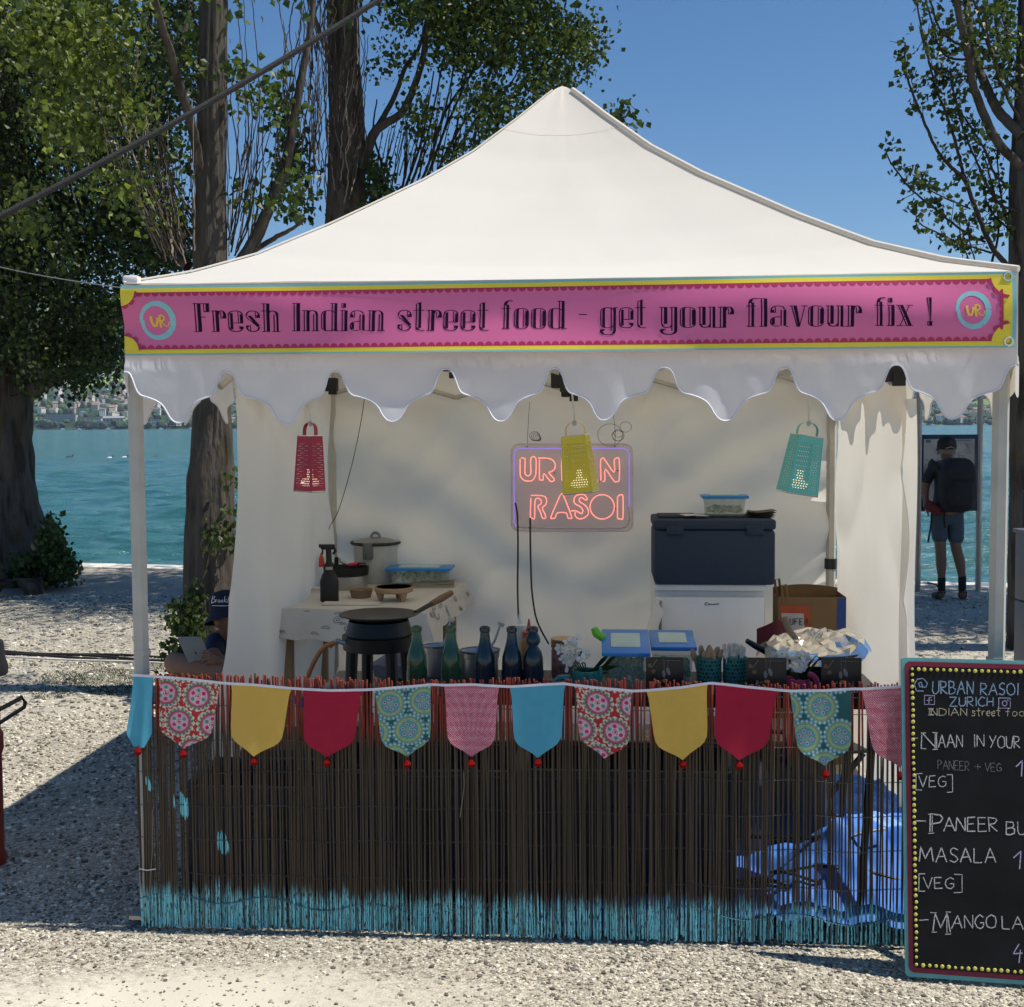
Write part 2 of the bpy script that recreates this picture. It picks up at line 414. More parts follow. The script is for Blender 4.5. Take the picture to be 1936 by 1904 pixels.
# far woods: lumpy crowns, one mass
def ico():
    bm = bmesh.new(); bmesh.ops.create_icosphere(bm, subdivisions=1, radius=1)
    v = np.array([p.co[:] for p in bm.verts]); f = np.array([[p.index for p in q.verts] for q in bm.faces]); bm.free(); return v, f
IV, IF = ico()
def scatter_blobs(P, S, jit=.28, rg=RNG):
    n = len(P); V = IV[None]*(1+rg.normal(0, jit, (n, len(IV), 1))*.6)
    V = V*S[:, None, :]+P[:, None, :]
    F = IF[None]+(np.arange(n)*len(IV))[:, None, None]
    return V.reshape(-1, 3), F.reshape(-1, 3)
rg = np.random.default_rng(3)
def far_pts(n, y0, y1, pw=1.6):
    a = np.concatenate([rg.uniform(-.46, -.16, n//3), rg.uniform(.30, .48, n//3), rg.uniform(-.16, .30, n//3)])
    Y = 2122+(y1-y0)*rg.uniform(0, 1, len(a))**pw+y0
    X = a*Y
    return X, Y
X, Y = far_pts(8400, 2, 900, 1.3)
keep = (np.sin(X*.017+1.3)*np.sin(Y*.021+X*.004)+.35*np.sin(X*.05)*np.sin(Y*.06)+rg.normal(0, .35, len(X)) > -.12) | (Y < 2135)
X, Y = X[keep], Y[keep]
S = np.stack([rg.uniform(4, 9, len(X)), rg.uniform(4, 8, len(X)), rg.uniform(3.5, 8.5, len(X))], -1)
Pz = hill_z(X, Y)+S[:, 2]*.6
V, F = scatter_blobs(np.stack([X, Y, Pz], -1), S)
cc = np.repeat(np.stack([.030+.03*rg.random(len(X)), .055+.045*rg.random(len(X)), .026+.02*rg.random(len(X))], -1), len(IV), 0)
mesh_np('far_woods', V, F, mat('far_leaf', (1, 1, 1), .9, attr=True, var=.2, scale=.1), colors=cc, smooth=False, kind='stuff', label='dark green woods and gardens covering the hillside across the lake', category='woods')
# far houses, each its own object
HW = [mat('house_wall_%s' % n, c, .8, var=.05) for n, c in (('white', (.74, .72, .68)), ('cream', (.66, .58, .45)), ('grey', (.45, .44, .42)), ('rose', (.55, .40, .33)))]
HR = [mat('roof_%s' % n, c, .85, var=.1) for n, c in (('brown', (.17, .115, .09)), ('red', (.22, .13, .10)), ('slate', (.13, .13, .14)), ('terracotta', (.27, .18, .14)))]
M_WIN = mat('far_window', (.10, .12, .14), .3)
def house_mesh(w, d, h, wi, ri, flat=False):
    m = MB(); m.box((0, 0, h/2-1), (w, d, h+2), mi=0)
    r = 0 if flat else min(w, d)*.32; o = .5
    if flat: m.box((0, 0, h+.25), (w+.6, d+.6, .5), mi=1)
    else:
        vs_ = [(-w/2-o, -d/2-o, h), (w/2+o, -d/2-o, h), (w/2+o, d/2+o, h), (-w/2-o, d/2+o, h), (-w/2-o, 0, h+r), (w/2+o, 0, h+r)]
        m.add(vs_, [(0, 1, 5, 4), (2, 3, 4, 5)], 1); m.add(vs_, [(1, 2, 5), (3, 0, 4), (0, 3, 2, 1)], 0)
    for fz in range(int(h//2.7)):
        for k in range(max(2, int(w/3))):
            m.box((-w/2+(k+.5)*w/max(2, int(w/3)), -d/2, 1.5+fz*2.7), (1.1, .12, 1.3), mi=2)
    return m
protos = []
for k in range(14):
    w = random.uniform(8, 15); d = random.uniform(8, 12); h = random.choice((5.4, 5.4, 8.1, 8.1, 10.8))
    protos.append((house_mesh(w, d, h, 0, 0, k % 5 == 4), (0, 0, 1, 0, 2, 0, 1, 3)[k % 8], (k*3+1) % 4))
meshes = []
for k, (m, wi, ri) in enumerate(protos):
    o = m.build('lakeside_house', [HW[wi], HR[ri], M_WIN], smooth=False); meshes.append((o.data, 'small %s house with %s roof' % (('white', 'cream', 'grey', 'rose')[wi], 'a flat' if k % 5 == 4 else ('a brown', 'a dull red', 'a slate', 'a terracotta')[ri]))); bpy.data.objects.remove(o)
def put_house(x, y, ml, rz):
    me, lb = ml
    o = bpy.data.objects.new('lakeside_house', me); COL.objects.link(o)
    o.location = (x, y, float(hill_z(np.array(x), np.array(y)))+1.0); o.rotation_euler = (0, 0, rz)
    props(o, lb + (' by the water' if y < 2160 else ' on the lower slope' if y < 2270 else ' high on the slope') + (', far left shore' if x < 0 else ', far right shore'), 'house', 'houses on the far shore of the lake'); return o
cnt = 0; placed = []
while cnt < 290:
    side = random.random() < .72
    a = random.uniform(-.425, -.17) if side else random.uniform(.315, .43)
    y = 2128+random.random()**1.5*(430 if side else 260)
    x = a*y
    if any(abs(x-p[0]) < 13 and abs(y-p[1]) < 11 for p in placed): continue
    if side and y < 2165 and -.40 < a < -.28: continue
    placed.append((x, y)); cnt += 1
    put_house(x, y, random.choice(meshes), random.uniform(-.5, .5)+(PI/2 if random.random() < .4 else 0))
# long white terrace block and grey hall on the shore
def far_block(name, label, dx0, dx1, Y, h, wall, roof, floors, cols, flat=True, dyo=0):
    a = at(dx0, 800, Y); c = at(dx1, 800, Y); w = c.x-a.x
    zb = float(hill_z(np.array((a.x+c.x)/2), np.array(Y)))+dyo
    t = thing(name, label, 'building', ((a.x+c.x)/2, Y, zb), 0, tent=False)
    m = MB(); m.box((0, 6, h/2-3), (w, 12, h+6)); m.build('wall', wall, t, smooth=False)
    m = MB()
    if flat: m.box((0, 6, h+.4), (w+1.5, 13.5, .8))
    else:
        m.add([(-w/2-1, -1, h), (w/2+1, -1, h), (w/2+1, 13, h), (-w/2-1, 13, h), (-w/2-1, 6, h+3.5), (w/2+1, 6, h+3.5)], [(0, 1, 5, 4), (2, 3, 4, 5), (1, 2, 5), (3, 0, 4), (0, 3, 2, 1)])
    m.build('roof', roof, t, smooth=False)
    pw = w/cols
    wm = MB(); wm.box((0, -.06, 0), (pw*.62, .3, h/floors*.55)); proto = None
    for f in range(floors):
        for k in range(cols):
            loc = (-w/2+(k+.5)*pw, 0, (f+.55)*h/floors)
            if proto is None: proto = wm.build('window', M_WIN, t, smooth=False); proto.location = loc
            else:
                o = proto.copy(); COL.objects.link(o); o.parent = t; o.location = loc
    return t
far_block('terraced_building', 'long white flat-roofed terraced building low on the far lake shore', 146, 192, 2130, 10, HW[0], HR[2], 2, 16, dyo=4)
far_block('warehouse', 'grey hall with a low roof right of the long white building across the lake', 194, 233, 2135, 8.5, HW[2], mat('hall_roof', (.27, .27, .29), .7), 1, 6, flat=False, dyo=3)
far_block('apartment_building', 'grey apartment block left of the long white building across the lake', 86, 143, 2150, 13, HW[2], HR[0], 4, 14, dyo=0)
far_block('apartment_building', 'white shoreline block seen between the front leg and the forked trunk', 283, 330, 2130, 8, HW[0], HR[2], 2, 12, dyo=2)
# small moored boats and water birds
M_HULL = mat('hull_white', (.75, .76, .78), .4, var=.05)
for i, dx in enumerate((118, 150, 205, 246, 305, 360, 408, 425, 485, 520, 1745, 1762, 1840, 1853, 1862)):
    p = at(dx+random.uniform(-2, 2), 806, 2060+random.uniform(-15, 15))
    m = MB(); l = random.uniform(2.6, 4.2)
    m.add([(-l, -1, 0), (l*.7, -1, 0), (l*1.25, 0, .3), (l*.7, 1, 0), (-l, 1, 0), (-l, -1.2, 1.5), (l*.8, -1.2, 1.6), (l*1.5, 0, 2.0), (l*.8, 1.2, 1.6), (-l, 1.2, 1.5)],
          [(0, 1, 6, 5), (1, 2, 7, 6), (2, 3, 8, 7), (3, 4, 9, 8), (4, 0, 5, 9), (5, 6, 7, 8, 9)])
    m.box((-l*.1, 0, 2.2), (l*.9, 1.5, 1.2))
    if i in (10, 13): m.tube([(0, 0, 2), (0, 0, 12)], .1, 5); m.add([(.2, 0, 3), (-3.5, .1, 3.2), (.2, 0, 11.5)], [(0, 1, 2)])
    o = m.build('motor_boat' if i not in (10, 13) else 'sailing_boat', M_HULL, smooth=False)
    o.location = (p.x, p.y, WL-.2); props(o, 'tiny white boat lying off the far shore of the lake' if i not in (10, 13) else 'tiny white boat with an upright sail off the far shore', 'boat', 'boats off the far shore' if i not in (10, 13) else 'sailing boats off the far shore')
M_BW, M_BD = mat('bird_white', (.75, .76, .74), .7), mat('bird_dark', (.03, .028, .025), .7)
def bird(dx, dy, label, white=True, up=False, s=1.0, group=None):
    p = onz(dx, dy, WL+.02)
    t = thing('water_bird', label, 'bird', (p.x, p.y, WL+.03), PI if not up else 0, tent=False, group=group)
    m = MB(); m.lathe([(.001, -.17), (.06, -.12), (.085, 0), (.07, .1), (.03, .18), (.001, .22)], seg=10)
    for i, v in enumerate(m.v): m.v[i] = (v[2]*s, v[0]*s, v[1]*s*.8+.05)
    m.build('body', M_BW if white else M_BD, t)
    m = MB(); hx_ = -.15*s
    m.tube([(hx_, 0, .08*s), (hx_-.04*s, 0, .12*s), (hx_-.05*s, 0, .16*s)], [.035*s, .025*s, .022*s], 7)
    m.lathe([(.001, -.035), (.03, 0), (.001, .035)], (hx_-.06*s, 0, .18*s), 8); m.tube([(hx_-.08*s, 0, .18*s), (hx_-.13*s, 0, .17*s)], [.012*s, .003], 5)
    m.build('head', M_BD, t); return t
bird(131, 866, 'dark bird raising its wings on the lake beside the thick left trunk', False, s=1.5)
bird(208, 867, 'white and dark water bird, left one of the pair near the white leg', True, s=1.3)
bird(236, 866, 'white and dark water bird swimming just left of the white tent leg', True, s=1.3)
bird(290, 866, 'dark water bird swimming just right of the white tent leg', False, s=1.2)
bird(1729, 905, 'dark water bird swimming left of the map board post', False, s=1.2)
bird(1856, 938, 'white and brown duck swimming right of the map board post', True, s=1.1)

# loose stones on the gravel: real stones, one mass
def stones(n, x0, x1, y0, y1, s0, s1, dens=None):
    X = RNG.uniform(x0, x1, n); Y = RNG.uniform(y0, y1, n)
    if dens is not None:
        k = RNG.random(n) < dens(X, Y); X, Y = X[k], Y[k]
    k = Y < SHY+SHS*X-.35; X, Y = X[k], Y[k]
    n = len(X); s = RNG.uniform(s0, s1, n)*RNG.uniform(.6, 1.3, n)
    Z = np.array([ground_h(a, c) for a, c in zip(X, Y)])
    S = np.stack([s*RNG.uniform(.8, 1.3, n), s*RNG.uniform(.8, 1.3, n), s*RNG.uniform(.45, .8, n)], -1)
    V, F = scatter_blobs(np.stack([X, Y, Z+S[:, 2]*.35], -1), S, .3)
    g = RNG.choice([0, 1, 2, 3], n, p=[.22, .38, .28, .12]); base = np.array([[.17, .155, .13], [.42, .39, .325], [.64, .60, .51], [.86, .83, .74]])[g]
    base = base*RNG.uniform(.55, .98, (n, 1))*np.array([1.0, .985, .94])
    return V, F, np.repeat(base, len(IV), 0)
def sparse(X, Y):   # fewer stones on the worn sandy patch at the front left
    d = np.hypot((X+1.0)/1.3, (Y-3.68)/.42); return np.clip((d-.55)*1.3, .10, 1)
parts_ = [stones(36000, -2.0, 2.2, 3.2, 4.75, .0035, .0075, sparse), stones(14000, -4.2, -1.0, 4.6, 7.5, .005, .011), stones(12000, -6.5, -1.2, 7.5, 13, .008, .014), stones(2500, 2.6, 6, 7.5, 12.5, .008, .014)]
Vs, Fs, Cs, off = [], [], [], 0
for V, F, C in parts_: Vs.append(V); Fs.append(F+off); Cs.append(C); off += len(V)
mesh_np('gravel_stones', np.concatenate(Vs), np.concatenate(Fs), mat('stone', (1, 1, 1), .85, attr=True, var=.12, scale=90), colors=np.concatenate(Cs), smooth=False, kind='stuff', label='loose grey and white gravel stones on the ground around the stall', category='gravel')
# ================================================================== the pop-up stall tent
M_CANVAS = mat('canopy_canvas', (.80, .785, .745), .75, var=.03, scale=2.2, bump=.12, bscale=500, transl=.36, spec=.2, tcol=(1, .90, .72))
M_WALLC = mat('side_wall_canvas', (.88, .87, .845), .8, var=.03, scale=2.2, bump=.1, bscale=300, transl=.44, spec=.2, tcol=(1, .96, .88))
M_VAL = mat('valance_vinyl', (.80, .82, .90), .38, var=.03, scale=4, bump=.08, bscale=30, transl=.38, spec=.5, tcol=(1, .88, .66))
M_HEM = mat('valance_hem', (.66, .67, .76), .6, var=.05)
M_LEG = mat('painted_aluminium', (.46, .44, .395), .45, metal=.0, var=.12, scale=9, bump=.1, bscale=60)
M_BLACKP = mat('black_plastic', (.012, .012, .013), .5, var=.2)
M_STEEL = mat('brushed_steel', (.42, .42, .41), .38, metal=.85, var=.1)
ZE, ZP = 2.302, 3.375
W_ = 3.0
tent = thing('market_tent', 'white pop-up market tent with pointed roof and scalloped valance over the food stall', 'tent', (0, 0, 0))
def prof(t): return float(np.interp(t, [0, .12, .25, .4, .5, .62, .75, .87, .94, .985, 1.0], [0, .055, .14, .275, .375, .495, .645, .815, .92, .985, 1.0]))
def roof_pt(side, a, t, lift=0.0):
    """a in 0..1 along the eave, t 0..1 towards the peak"""
    half = 1.53*(1-t)
    x = 1.5 + (2*a-1)*half; y = 1.5 - half
    z = ZE+.004 + (ZP-ZE)*prof(t) - .085*math.sin(PI*t)**.8*(1-(2*a-1)**2)*(1-t*.4) + lift
    z += .010*(vn2(a*7+side*3, t*5, 4)-.5)*(1-abs(2*a-1)) + .0035*(vn2(a*26+side*3, t*6, 5)-.5)*(1-t) + .004*math.sin((a-.5)*60+t*4)*max(0, t-.72)*(1 if t < .84 else .3)
    if t > .985: z = ZP - .012 + (t-.985)*.8
    dx, dy = x-1.5, y-1.5
    for _ in range(side): dx, dy = -dy, dx
    return (1.5+dx-.035*t, 1.5+dy, z)
for sd_ in range(4):
    m = MB(); m.grid(lambda a, t: roof_pt(sd_, a, t), 48, 60); m.build('roof_panel', M_CANVAS, tent, angle=80)
# cap piece at the tip and the raised ridge seams
m = MB()
for sd_ in range(4): m.grid(lambda a, t: roof_pt(sd_, a, .83+.17*t, .0015), 24, 14)
m.build('roof_cap', M_CANVAS, tent, angle=80)
for sd_ in range(4):
    m = MB(); m.tube([Vector(roof_pt(sd_, 1.0, t))+Vector((0, 0, .006)) for t in np.linspace(0, .97, 40)], .012 if sd_ == 0 else .004, 7); m.build('ridge_seam', M_CANVAS, tent)
# valances
SP = [0, .035, .065, .095, .12, .145, .18, .22, .28, .34, .37, .385, .40, .415, .43, .45, .47, .5]
SD = [1, .985, .94, .85, .74, .66, .60, .555, .51, .475, .43, .37, .29, .19, .10, .04, .01, 0]
TIPS = [onv(x, 790, -.01)[0] for x in (341, 545, 745, 948, 1141, 1370, 1580, 1797)]
TRO = [-.03] + [onv(x, 790, -.01)[0] for x in (430, 635, 845, 1050, 1255, 1483, 1690)] + [3.03]
def scallop(u):
    for i in range(8):
        if TRO[i] <= u <= TRO[i+1]:
            tp = TIPS[i]
            s = (u-tp)/(TRO[i+1]-tp)*.5 if u > tp else (tp-u)/(tp-TRO[i])*.5
            d = interp(abs(s), SP, SD)
            if i == 0 and u < tp: d = max(d, .02)
            return d
    return 0
def val_v(u, z, s):
    k = (2.04-z)/.25
    w = .010*(vn2(u*2.3, z*3, s)-.5)*(2 if z < 2.02 else .6) + max(0, k)*(.020*(vn2(u*5.1, z*4, s+1)-.5)*2 + .020*(vn2(u*13, z*11, s+2)-.5))
    return w
def valance(side, seed, zt=ZE):
    zarch, ztip = 1.997, 1.815
    def fn(a, b):
        u = -.03+3.06*a; zb = zarch-(zarch-ztip)*scallop(u if side == 0 else .19+(u-.25)*.872) + .008*(vn1(u*3, seed)-.5)
        z = zt + (zb-zt)*b
        v = -.030 - val_v(u, z, seed)
        return u, v, z
    def rot(p):
        x, y = p[0]-1.5, p[1]-1.5
        for _ in range(side): x, y = -y, x
        return (x+1.5, y+1.5, p[2])
    m = MB(); m.grid(lambda a, b: rot(fn(a, b)), 440, 26); o = m.build('valance', M_VAL, tent, angle=80)
    h = MB()
    pts = [Vector(rot(fn(a, 1.0))) for a in np.linspace(0.0, 1.0, 400)]
    h.tube(pts, .0032, 5, caps=True)
    for (dz) in (1.0,):
        pass
    h.build('hem', M_HEM, o)
for k in range(4): valance(k, 10+k*7)
# corner pleats at the front right
m = MB(); m.grid(lambda a, b: (3.02+.025*math.sin(a*PI*1.1), -.045+a*.10, 2.0-.10*b-.015*math.sin(a*9)), 10, 6)
m.build('corner_pleat', M_CANVAS, tent)
# legs: two nested hollow sections, six sided, with collars and feet
def leg(u, v, lean=0):
    m = MB()
    m.tube([(u-lean, v, 2.22), (u, v, 0.05)], .0285, 6, caps=True); o = m.build('leg', M_LEG, tent, angle=20)
    n = MB(); n.box((u-.0, v, .03), (.10, .10, .014)); n.build('foot_plate', M_STEEL, o)
    n = MB(); n.tube([(u, v, 1.0), (u, v, .98)], .031, 6) if v < 1 else n.tube([(u, v, 1.02), (u, v, .96)], .036, 6); n.build('collar', M_LEG if v < 1 else M_BLACKP, o)
leg(-.012, .03, .010); leg(2.99, .03, -.01); leg(.03, 2.93); leg(2.97, 2.93)
# folding truss bars
def bar(p0, p1, r=.0135): 
    m = MB(); m.tube([p0, p1], r, 6); m.build('truss_bar', M_LEG, tent, angle=20)
for (a, c) in (((.03, .035), (2.97, .035)), ((.035, .03), (.035, 2.93)), ((2.965, .03), (2.965, 2.93)), ((.03, 2.9), (2.97, 2.9))):
    A = Vector((*a, 0)); C = Vector((*c, 0))
    for k in range(4):
        P = A.lerp(C, k/4); Q = A.lerp(C, (k+1)/4); zl, zh = 1.99, 2.21
        z0, z1 = (zl, zh) if k % 2 == 0 else (zh, zl)
        bar(P+Vector((0, 0, z0)), Q+Vector((0, 0, z1))); off_ = Vector((.02, .02, 0))
        bar(P+off_+Vector((0, 0, z1-.02)), Q+off_+Vector((0, 0, z0-.02)))
# roof struts from the side middles to the mast and the mast itself
for a in ((1.5, .035), (1.5, 2.9), (.035, 1.5), (2.965, 1.5)):
    bar((a[0], a[1], 2.14), (1.5, 1.5, 2.16)); 
bar((1.5, 1.5, 1.98), (1.5, 1.5, ZP-.05), .02)
def joint(x, y, v, s=.05):
    u, z = onv(x, y, v); m = MB(); m.box((u, v, z), (s, .05, s*.85), bev=.006); m.box((u+.02, v-.02, z-.03), (s*.5, .03, s*.6)); m.build('joint', M_BLACKP, tent)
joint(845, 694, .05, .035); joint(1060, 718, 1.45, .09); joint(1077, 737, 1.5, .08); joint(624, 727, 2.6, .09); joint(1688, 703, 1.0, .10)
# walls
def wall_mesh(name, fn, nu, nv, **kw):
    m = MB(); m.grid(fn, nu, nv); return m.build(name, M_WALLC, tent, angle=80, **kw)
def backw(a, b):
    u = .03+2.94*a; z = .03+2.25*b
    # tension folds falling from the upper corners towards the middle, loose hem
    du = abs(u-1.5)/1.5
    ph = (z*2.4 + (1-du)*1.9*(1 if u > 1.5 else 1)); f = math.sin(ph*5.2+vn2(u*1.5, z*1.5, 2)*4)
    v = 2.945 + .045*f*(.35+.65*du)*min(1, (2.25-z)*1.2) + .03*(vn2(u*2.2, z*1.2, 8)-.5) + .020*(vn2(u*6, z*3.5, 9)-.5) +   .055*abs(vn2(u*1.6+z*1.4, z*2.6-u*.8, 19)-.5) + -.05*abs(vn2(u*3.6-z*2.2, z*3.3+u*1.2, 29)-.5)
    return (u, v, z)
wall_mesh('back_wall', backw, 110, 80)
def leftw(a, b):
    z = .04+2.23*b; v = 2.9-(2.9-1.22)*a
    e = max(0, (a-.72)/.28)
    fold = .045*math.sin(a*16+vn2(a*5, z*1.2, 3)*2.5)*(.3+.7*(1-b))*(.4+.6*e) + .03*(vn2(a*4, z*1.3, 5)-.5) + .09*abs(vn2(a*2.4+z*.9, z*1.9-a*1.5, 6)-.5)
    u = .0 + fold - e**2*(.03+.13*max(0, 1-z/1.1)**1.3) 
    v -= e*.08*max(0, 1-z/1.2)
    return (u, v, z)
wall_mesh('side_wall', leftw, 70, 50)
def rightw(a, b):
    z = .04+2.23*b; v = 2.9-(2.9-1.24)*a
    e = max(0, (a-.70)/.30)
    fold = .04*math.sin(a*14+1+vn2(a*5, z*1.2, 13)*2.5)*(.4+.6*e) + .03*(vn2(a*4, z*1.3, 15)-.5) + .09*abs(vn2(a*2.4-z*1.1, z*1.9+a*1.5, 16)-.5)
    u = 3.0 + fold*.8 - .03 + e**2*(.045*(1-b)+.01)
    return (u, v, z)
wall_mesh('side_wall', rightw, 70, 50)
# rolled white edge flap at the right wall, catching the sun
def flapR(a, b):
    z = .05+1.86*b; return (2.975+.055*a*(1-.35*b)+.006*math.sin(z*5), 1.30-.10*a+.010*math.sin(z*4+a*3), z)
wall_mesh('wall_flap', flapR, 8, 30)

# ---- banner: its own printed sheet tied to the front of the tent
M_BP = mat('banner_pink', (.69, .155, .34), .42, var=.04, scale=3, spec=.35)
M_BC = mat('banner_crimson', (.44, .022, .095), .45, var=.04)
M_BY = mat('banner_yellow', (.80, .64, .045), .45, var=.04)
M_BT = mat('banner_teal', (.21, .50, .49), .45, var=.06)
M_BL = mat('banner_ink', (.022, .006, .034), .75, var=.1, spec=.1)
M_BLT = mat('banner_ring', (.24, .56, .60), .5, col2=(.62, .20, .38), thr=.66, scale=60, var=.05)
M_BUR = mat('banner_gold', (.80, .50, .06), .5, var=.05)
M_EYE = mat('eyelet_metal', (.75, .74, .72), .25, metal=1.0, var=.05)
BV = -.062
BL0 = onv(233, 543, BV); BL1 = onv(233, 672, BV); BR0 = onv(1921, 513, BV); BR1 = onv(1921, 657, BV)
bu0, bu1 = BL0[0], BR0[0]
def bz(a, b):
    zt = BL0[1]*(1-a)+BR0[1]*a; zb = BL1[1]*(1-a)+BR1[1]*a
    return zt+(zb-zt)*b
def relief(u, z):
    q = (z-2.11)
    w = 0.0
    # a slack sheet: shallow diagonal swells whose upper slopes face the high sun
    w += .07*q + .0130*math.sin(2.1*u-11*q+.4)
    w += .0095*math.sin(3.3*u+13*q+2.0)
    w += .0030*math.sin(1.1*u+24*q+1.0+.8*math.sin(2*u))
    w += .0035*(vn2(u*3, z*7, 21)-.5)*2
    e = min(abs(u-bu0), abs(u-bu1)); w += .006*math.exp(-e/.10)*math.sin(26*q+(1 if u < 1 else 2.2))
    w -= .010
    return w if w < -.004 else -.004+.010*math.tanh((w+.004)/.010)
ban = thing('banner', 'pink printed banner with yellow and teal border along the front eave', 'banner', (0, 0, 0))
def BS(u, z, off=0.0): return (u, BV+relief(u, z)-off, z)
def bsurf(a, b, off=0.0):
    u = bu0+(bu1-bu0)*a; return BS(u, bz(a, b), off)
m = MB(); m.grid(lambda a, b: bsurf(a, b), 380, 30); m.build('banner_sheet', M_BP, ban, angle=80)
def strip(b0, b1, a0=0.0, a1=1.0, off=.0005, nu=300, nv=2):
    return lambda m: m.grid(lambda a, b: bsurf(a0+(a1-a0)*a, b0+(b1-b0)*b, off), nu, nv)
W = bu1-bu0
m = MB(); strip(0, .035)(m); strip(.975, 1.0)(m); strip(0.035, .975, .9955, 1.0, nu=2, nv=30)(m); m.build('teal_border', M_BT, ban, angle=80)
m = MB(); strip(.035, .095)(m); strip(.915, .975)(m); strip(.095, .915, .986, .9955, nu=3, nv=30)(m)
HB = .285
def quarter(uc, bc, su, sb, r, off=.0030):
    pts = [BS(uc, bz((uc-bu0)/W, bc), off)]
    for k in range(13):
        t = PI/2*k/12; uu = uc+su*r*math.cos(t); zz = bz((uc-bu0)/W, bc)+sb*r*math.sin(t); pts.append(BS(uu, zz, off))
    return pts
def fan(m, pts): 
    n = len(pts); m.add(pts, [(0, i, i+1) for i in range(1, n-1)])
fan(m, quarter(bu0, .07, 1, -1, .050)); fan(m, quarter(bu0, .93, 1, 1, .050)); fan(m, quarter(bu1-.02, .07, -1, -1, .060)); fan(m, quarter(bu1-.02, .93, -1, 1, .060))
m.build('yellow_border', M_BY, ban, angle=80)
m = MB()
strip(.093, .105, .017, .975, off=.0008)(m); strip(.905, .917, .017, .975, off=.0008)(m)
def half(uc, zc, r, a0, off=.0008):
    pts = [BS(uc, zc, off)]
    for k in range(11):
        t = a0+PI*k/10; pts.append(BS(uc+r*math.cos(t), zc+r*math.sin(t), off))
    n = len(pts); m.add(pts, [(0, i, i+1) for i in range(1, n-1)])
nsc = 103
for k in range(nsc):
    uc = bu0+.066+(W-.145)*k/(nsc-1); a = (uc-bu0)/W
    half(uc, bz(a, .103), .0128, PI); half(uc, bz(a, .907), .0128, 0)
for k in range(6):
    zc = bz(1, .5)+.055-.022*k; half(bu1-.0435, zc, .0125, PI/2, .0032)
for (uc, bc, su, sb) in ((bu0, .07, 1, -1), (bu0, .93, 1, 1), (bu1-.02, .07, -1, -1), (bu1-.02, .93, -1, 1)):
    for j in range(3):
        t = PI/2*(j+.45)/2.9; r = .050 if uc == bu0 else .060
        cx_, cz_ = uc+su*r*math.cos(t), bz((uc-bu0)/W, bc)+sb*r*math.sin(t)
        ang0 = math.atan2(sb*math.sin(t), su*math.cos(t)); half(cx_, cz_, .0125, ang0-PI/2, .0034)
m.build('crimson_scallops', M_BC, ban, angle=80)
# --- lettering: condensed inline face, drawn as bars and bowls
class Glyphs:
    XH, ASC, DS = .745, 1.0, -.235
    def __init__(s): s.q = []; s.adv = 0
    def rect(s, x0, y0, x1, y1, dx=0.0):   # dx slants the top
        s.q.append([(x0, y0), (x1, y0), (x1+dx, y1), (x0+dx, y1)])
    def stem(s, x, y0, y1, w=.20, dx=0.0):
        s.rect(x, y0, x+.040, y1, dx); s.rect(x+.098, y0, x+w, y1, dx)
    def arcband(s, cx, cy, rx, ry, wx, wy, a0, a1, n=10):
        P = []
        for k in range(n+1):
            t = a0+(a1-a0)*k/n; c, d = math.cos(t), math.sin(t)
            f = lambda v, e: math.copysign(abs(v)**e, v)
            P.append(((cx+rx*f(c, .85), cy+ry*f(d, .85)), (cx+(rx-wx)*f(c, .85), cy+(ry-wy)*f(d, .85))))
        for k in range(n): s.q.append([P[k][0], P[k+1][0], P[k+1][1], P[k][1]])
    def serif(s, x0, x1, y): s.rect(x0, y-.0, x1, y+.024)
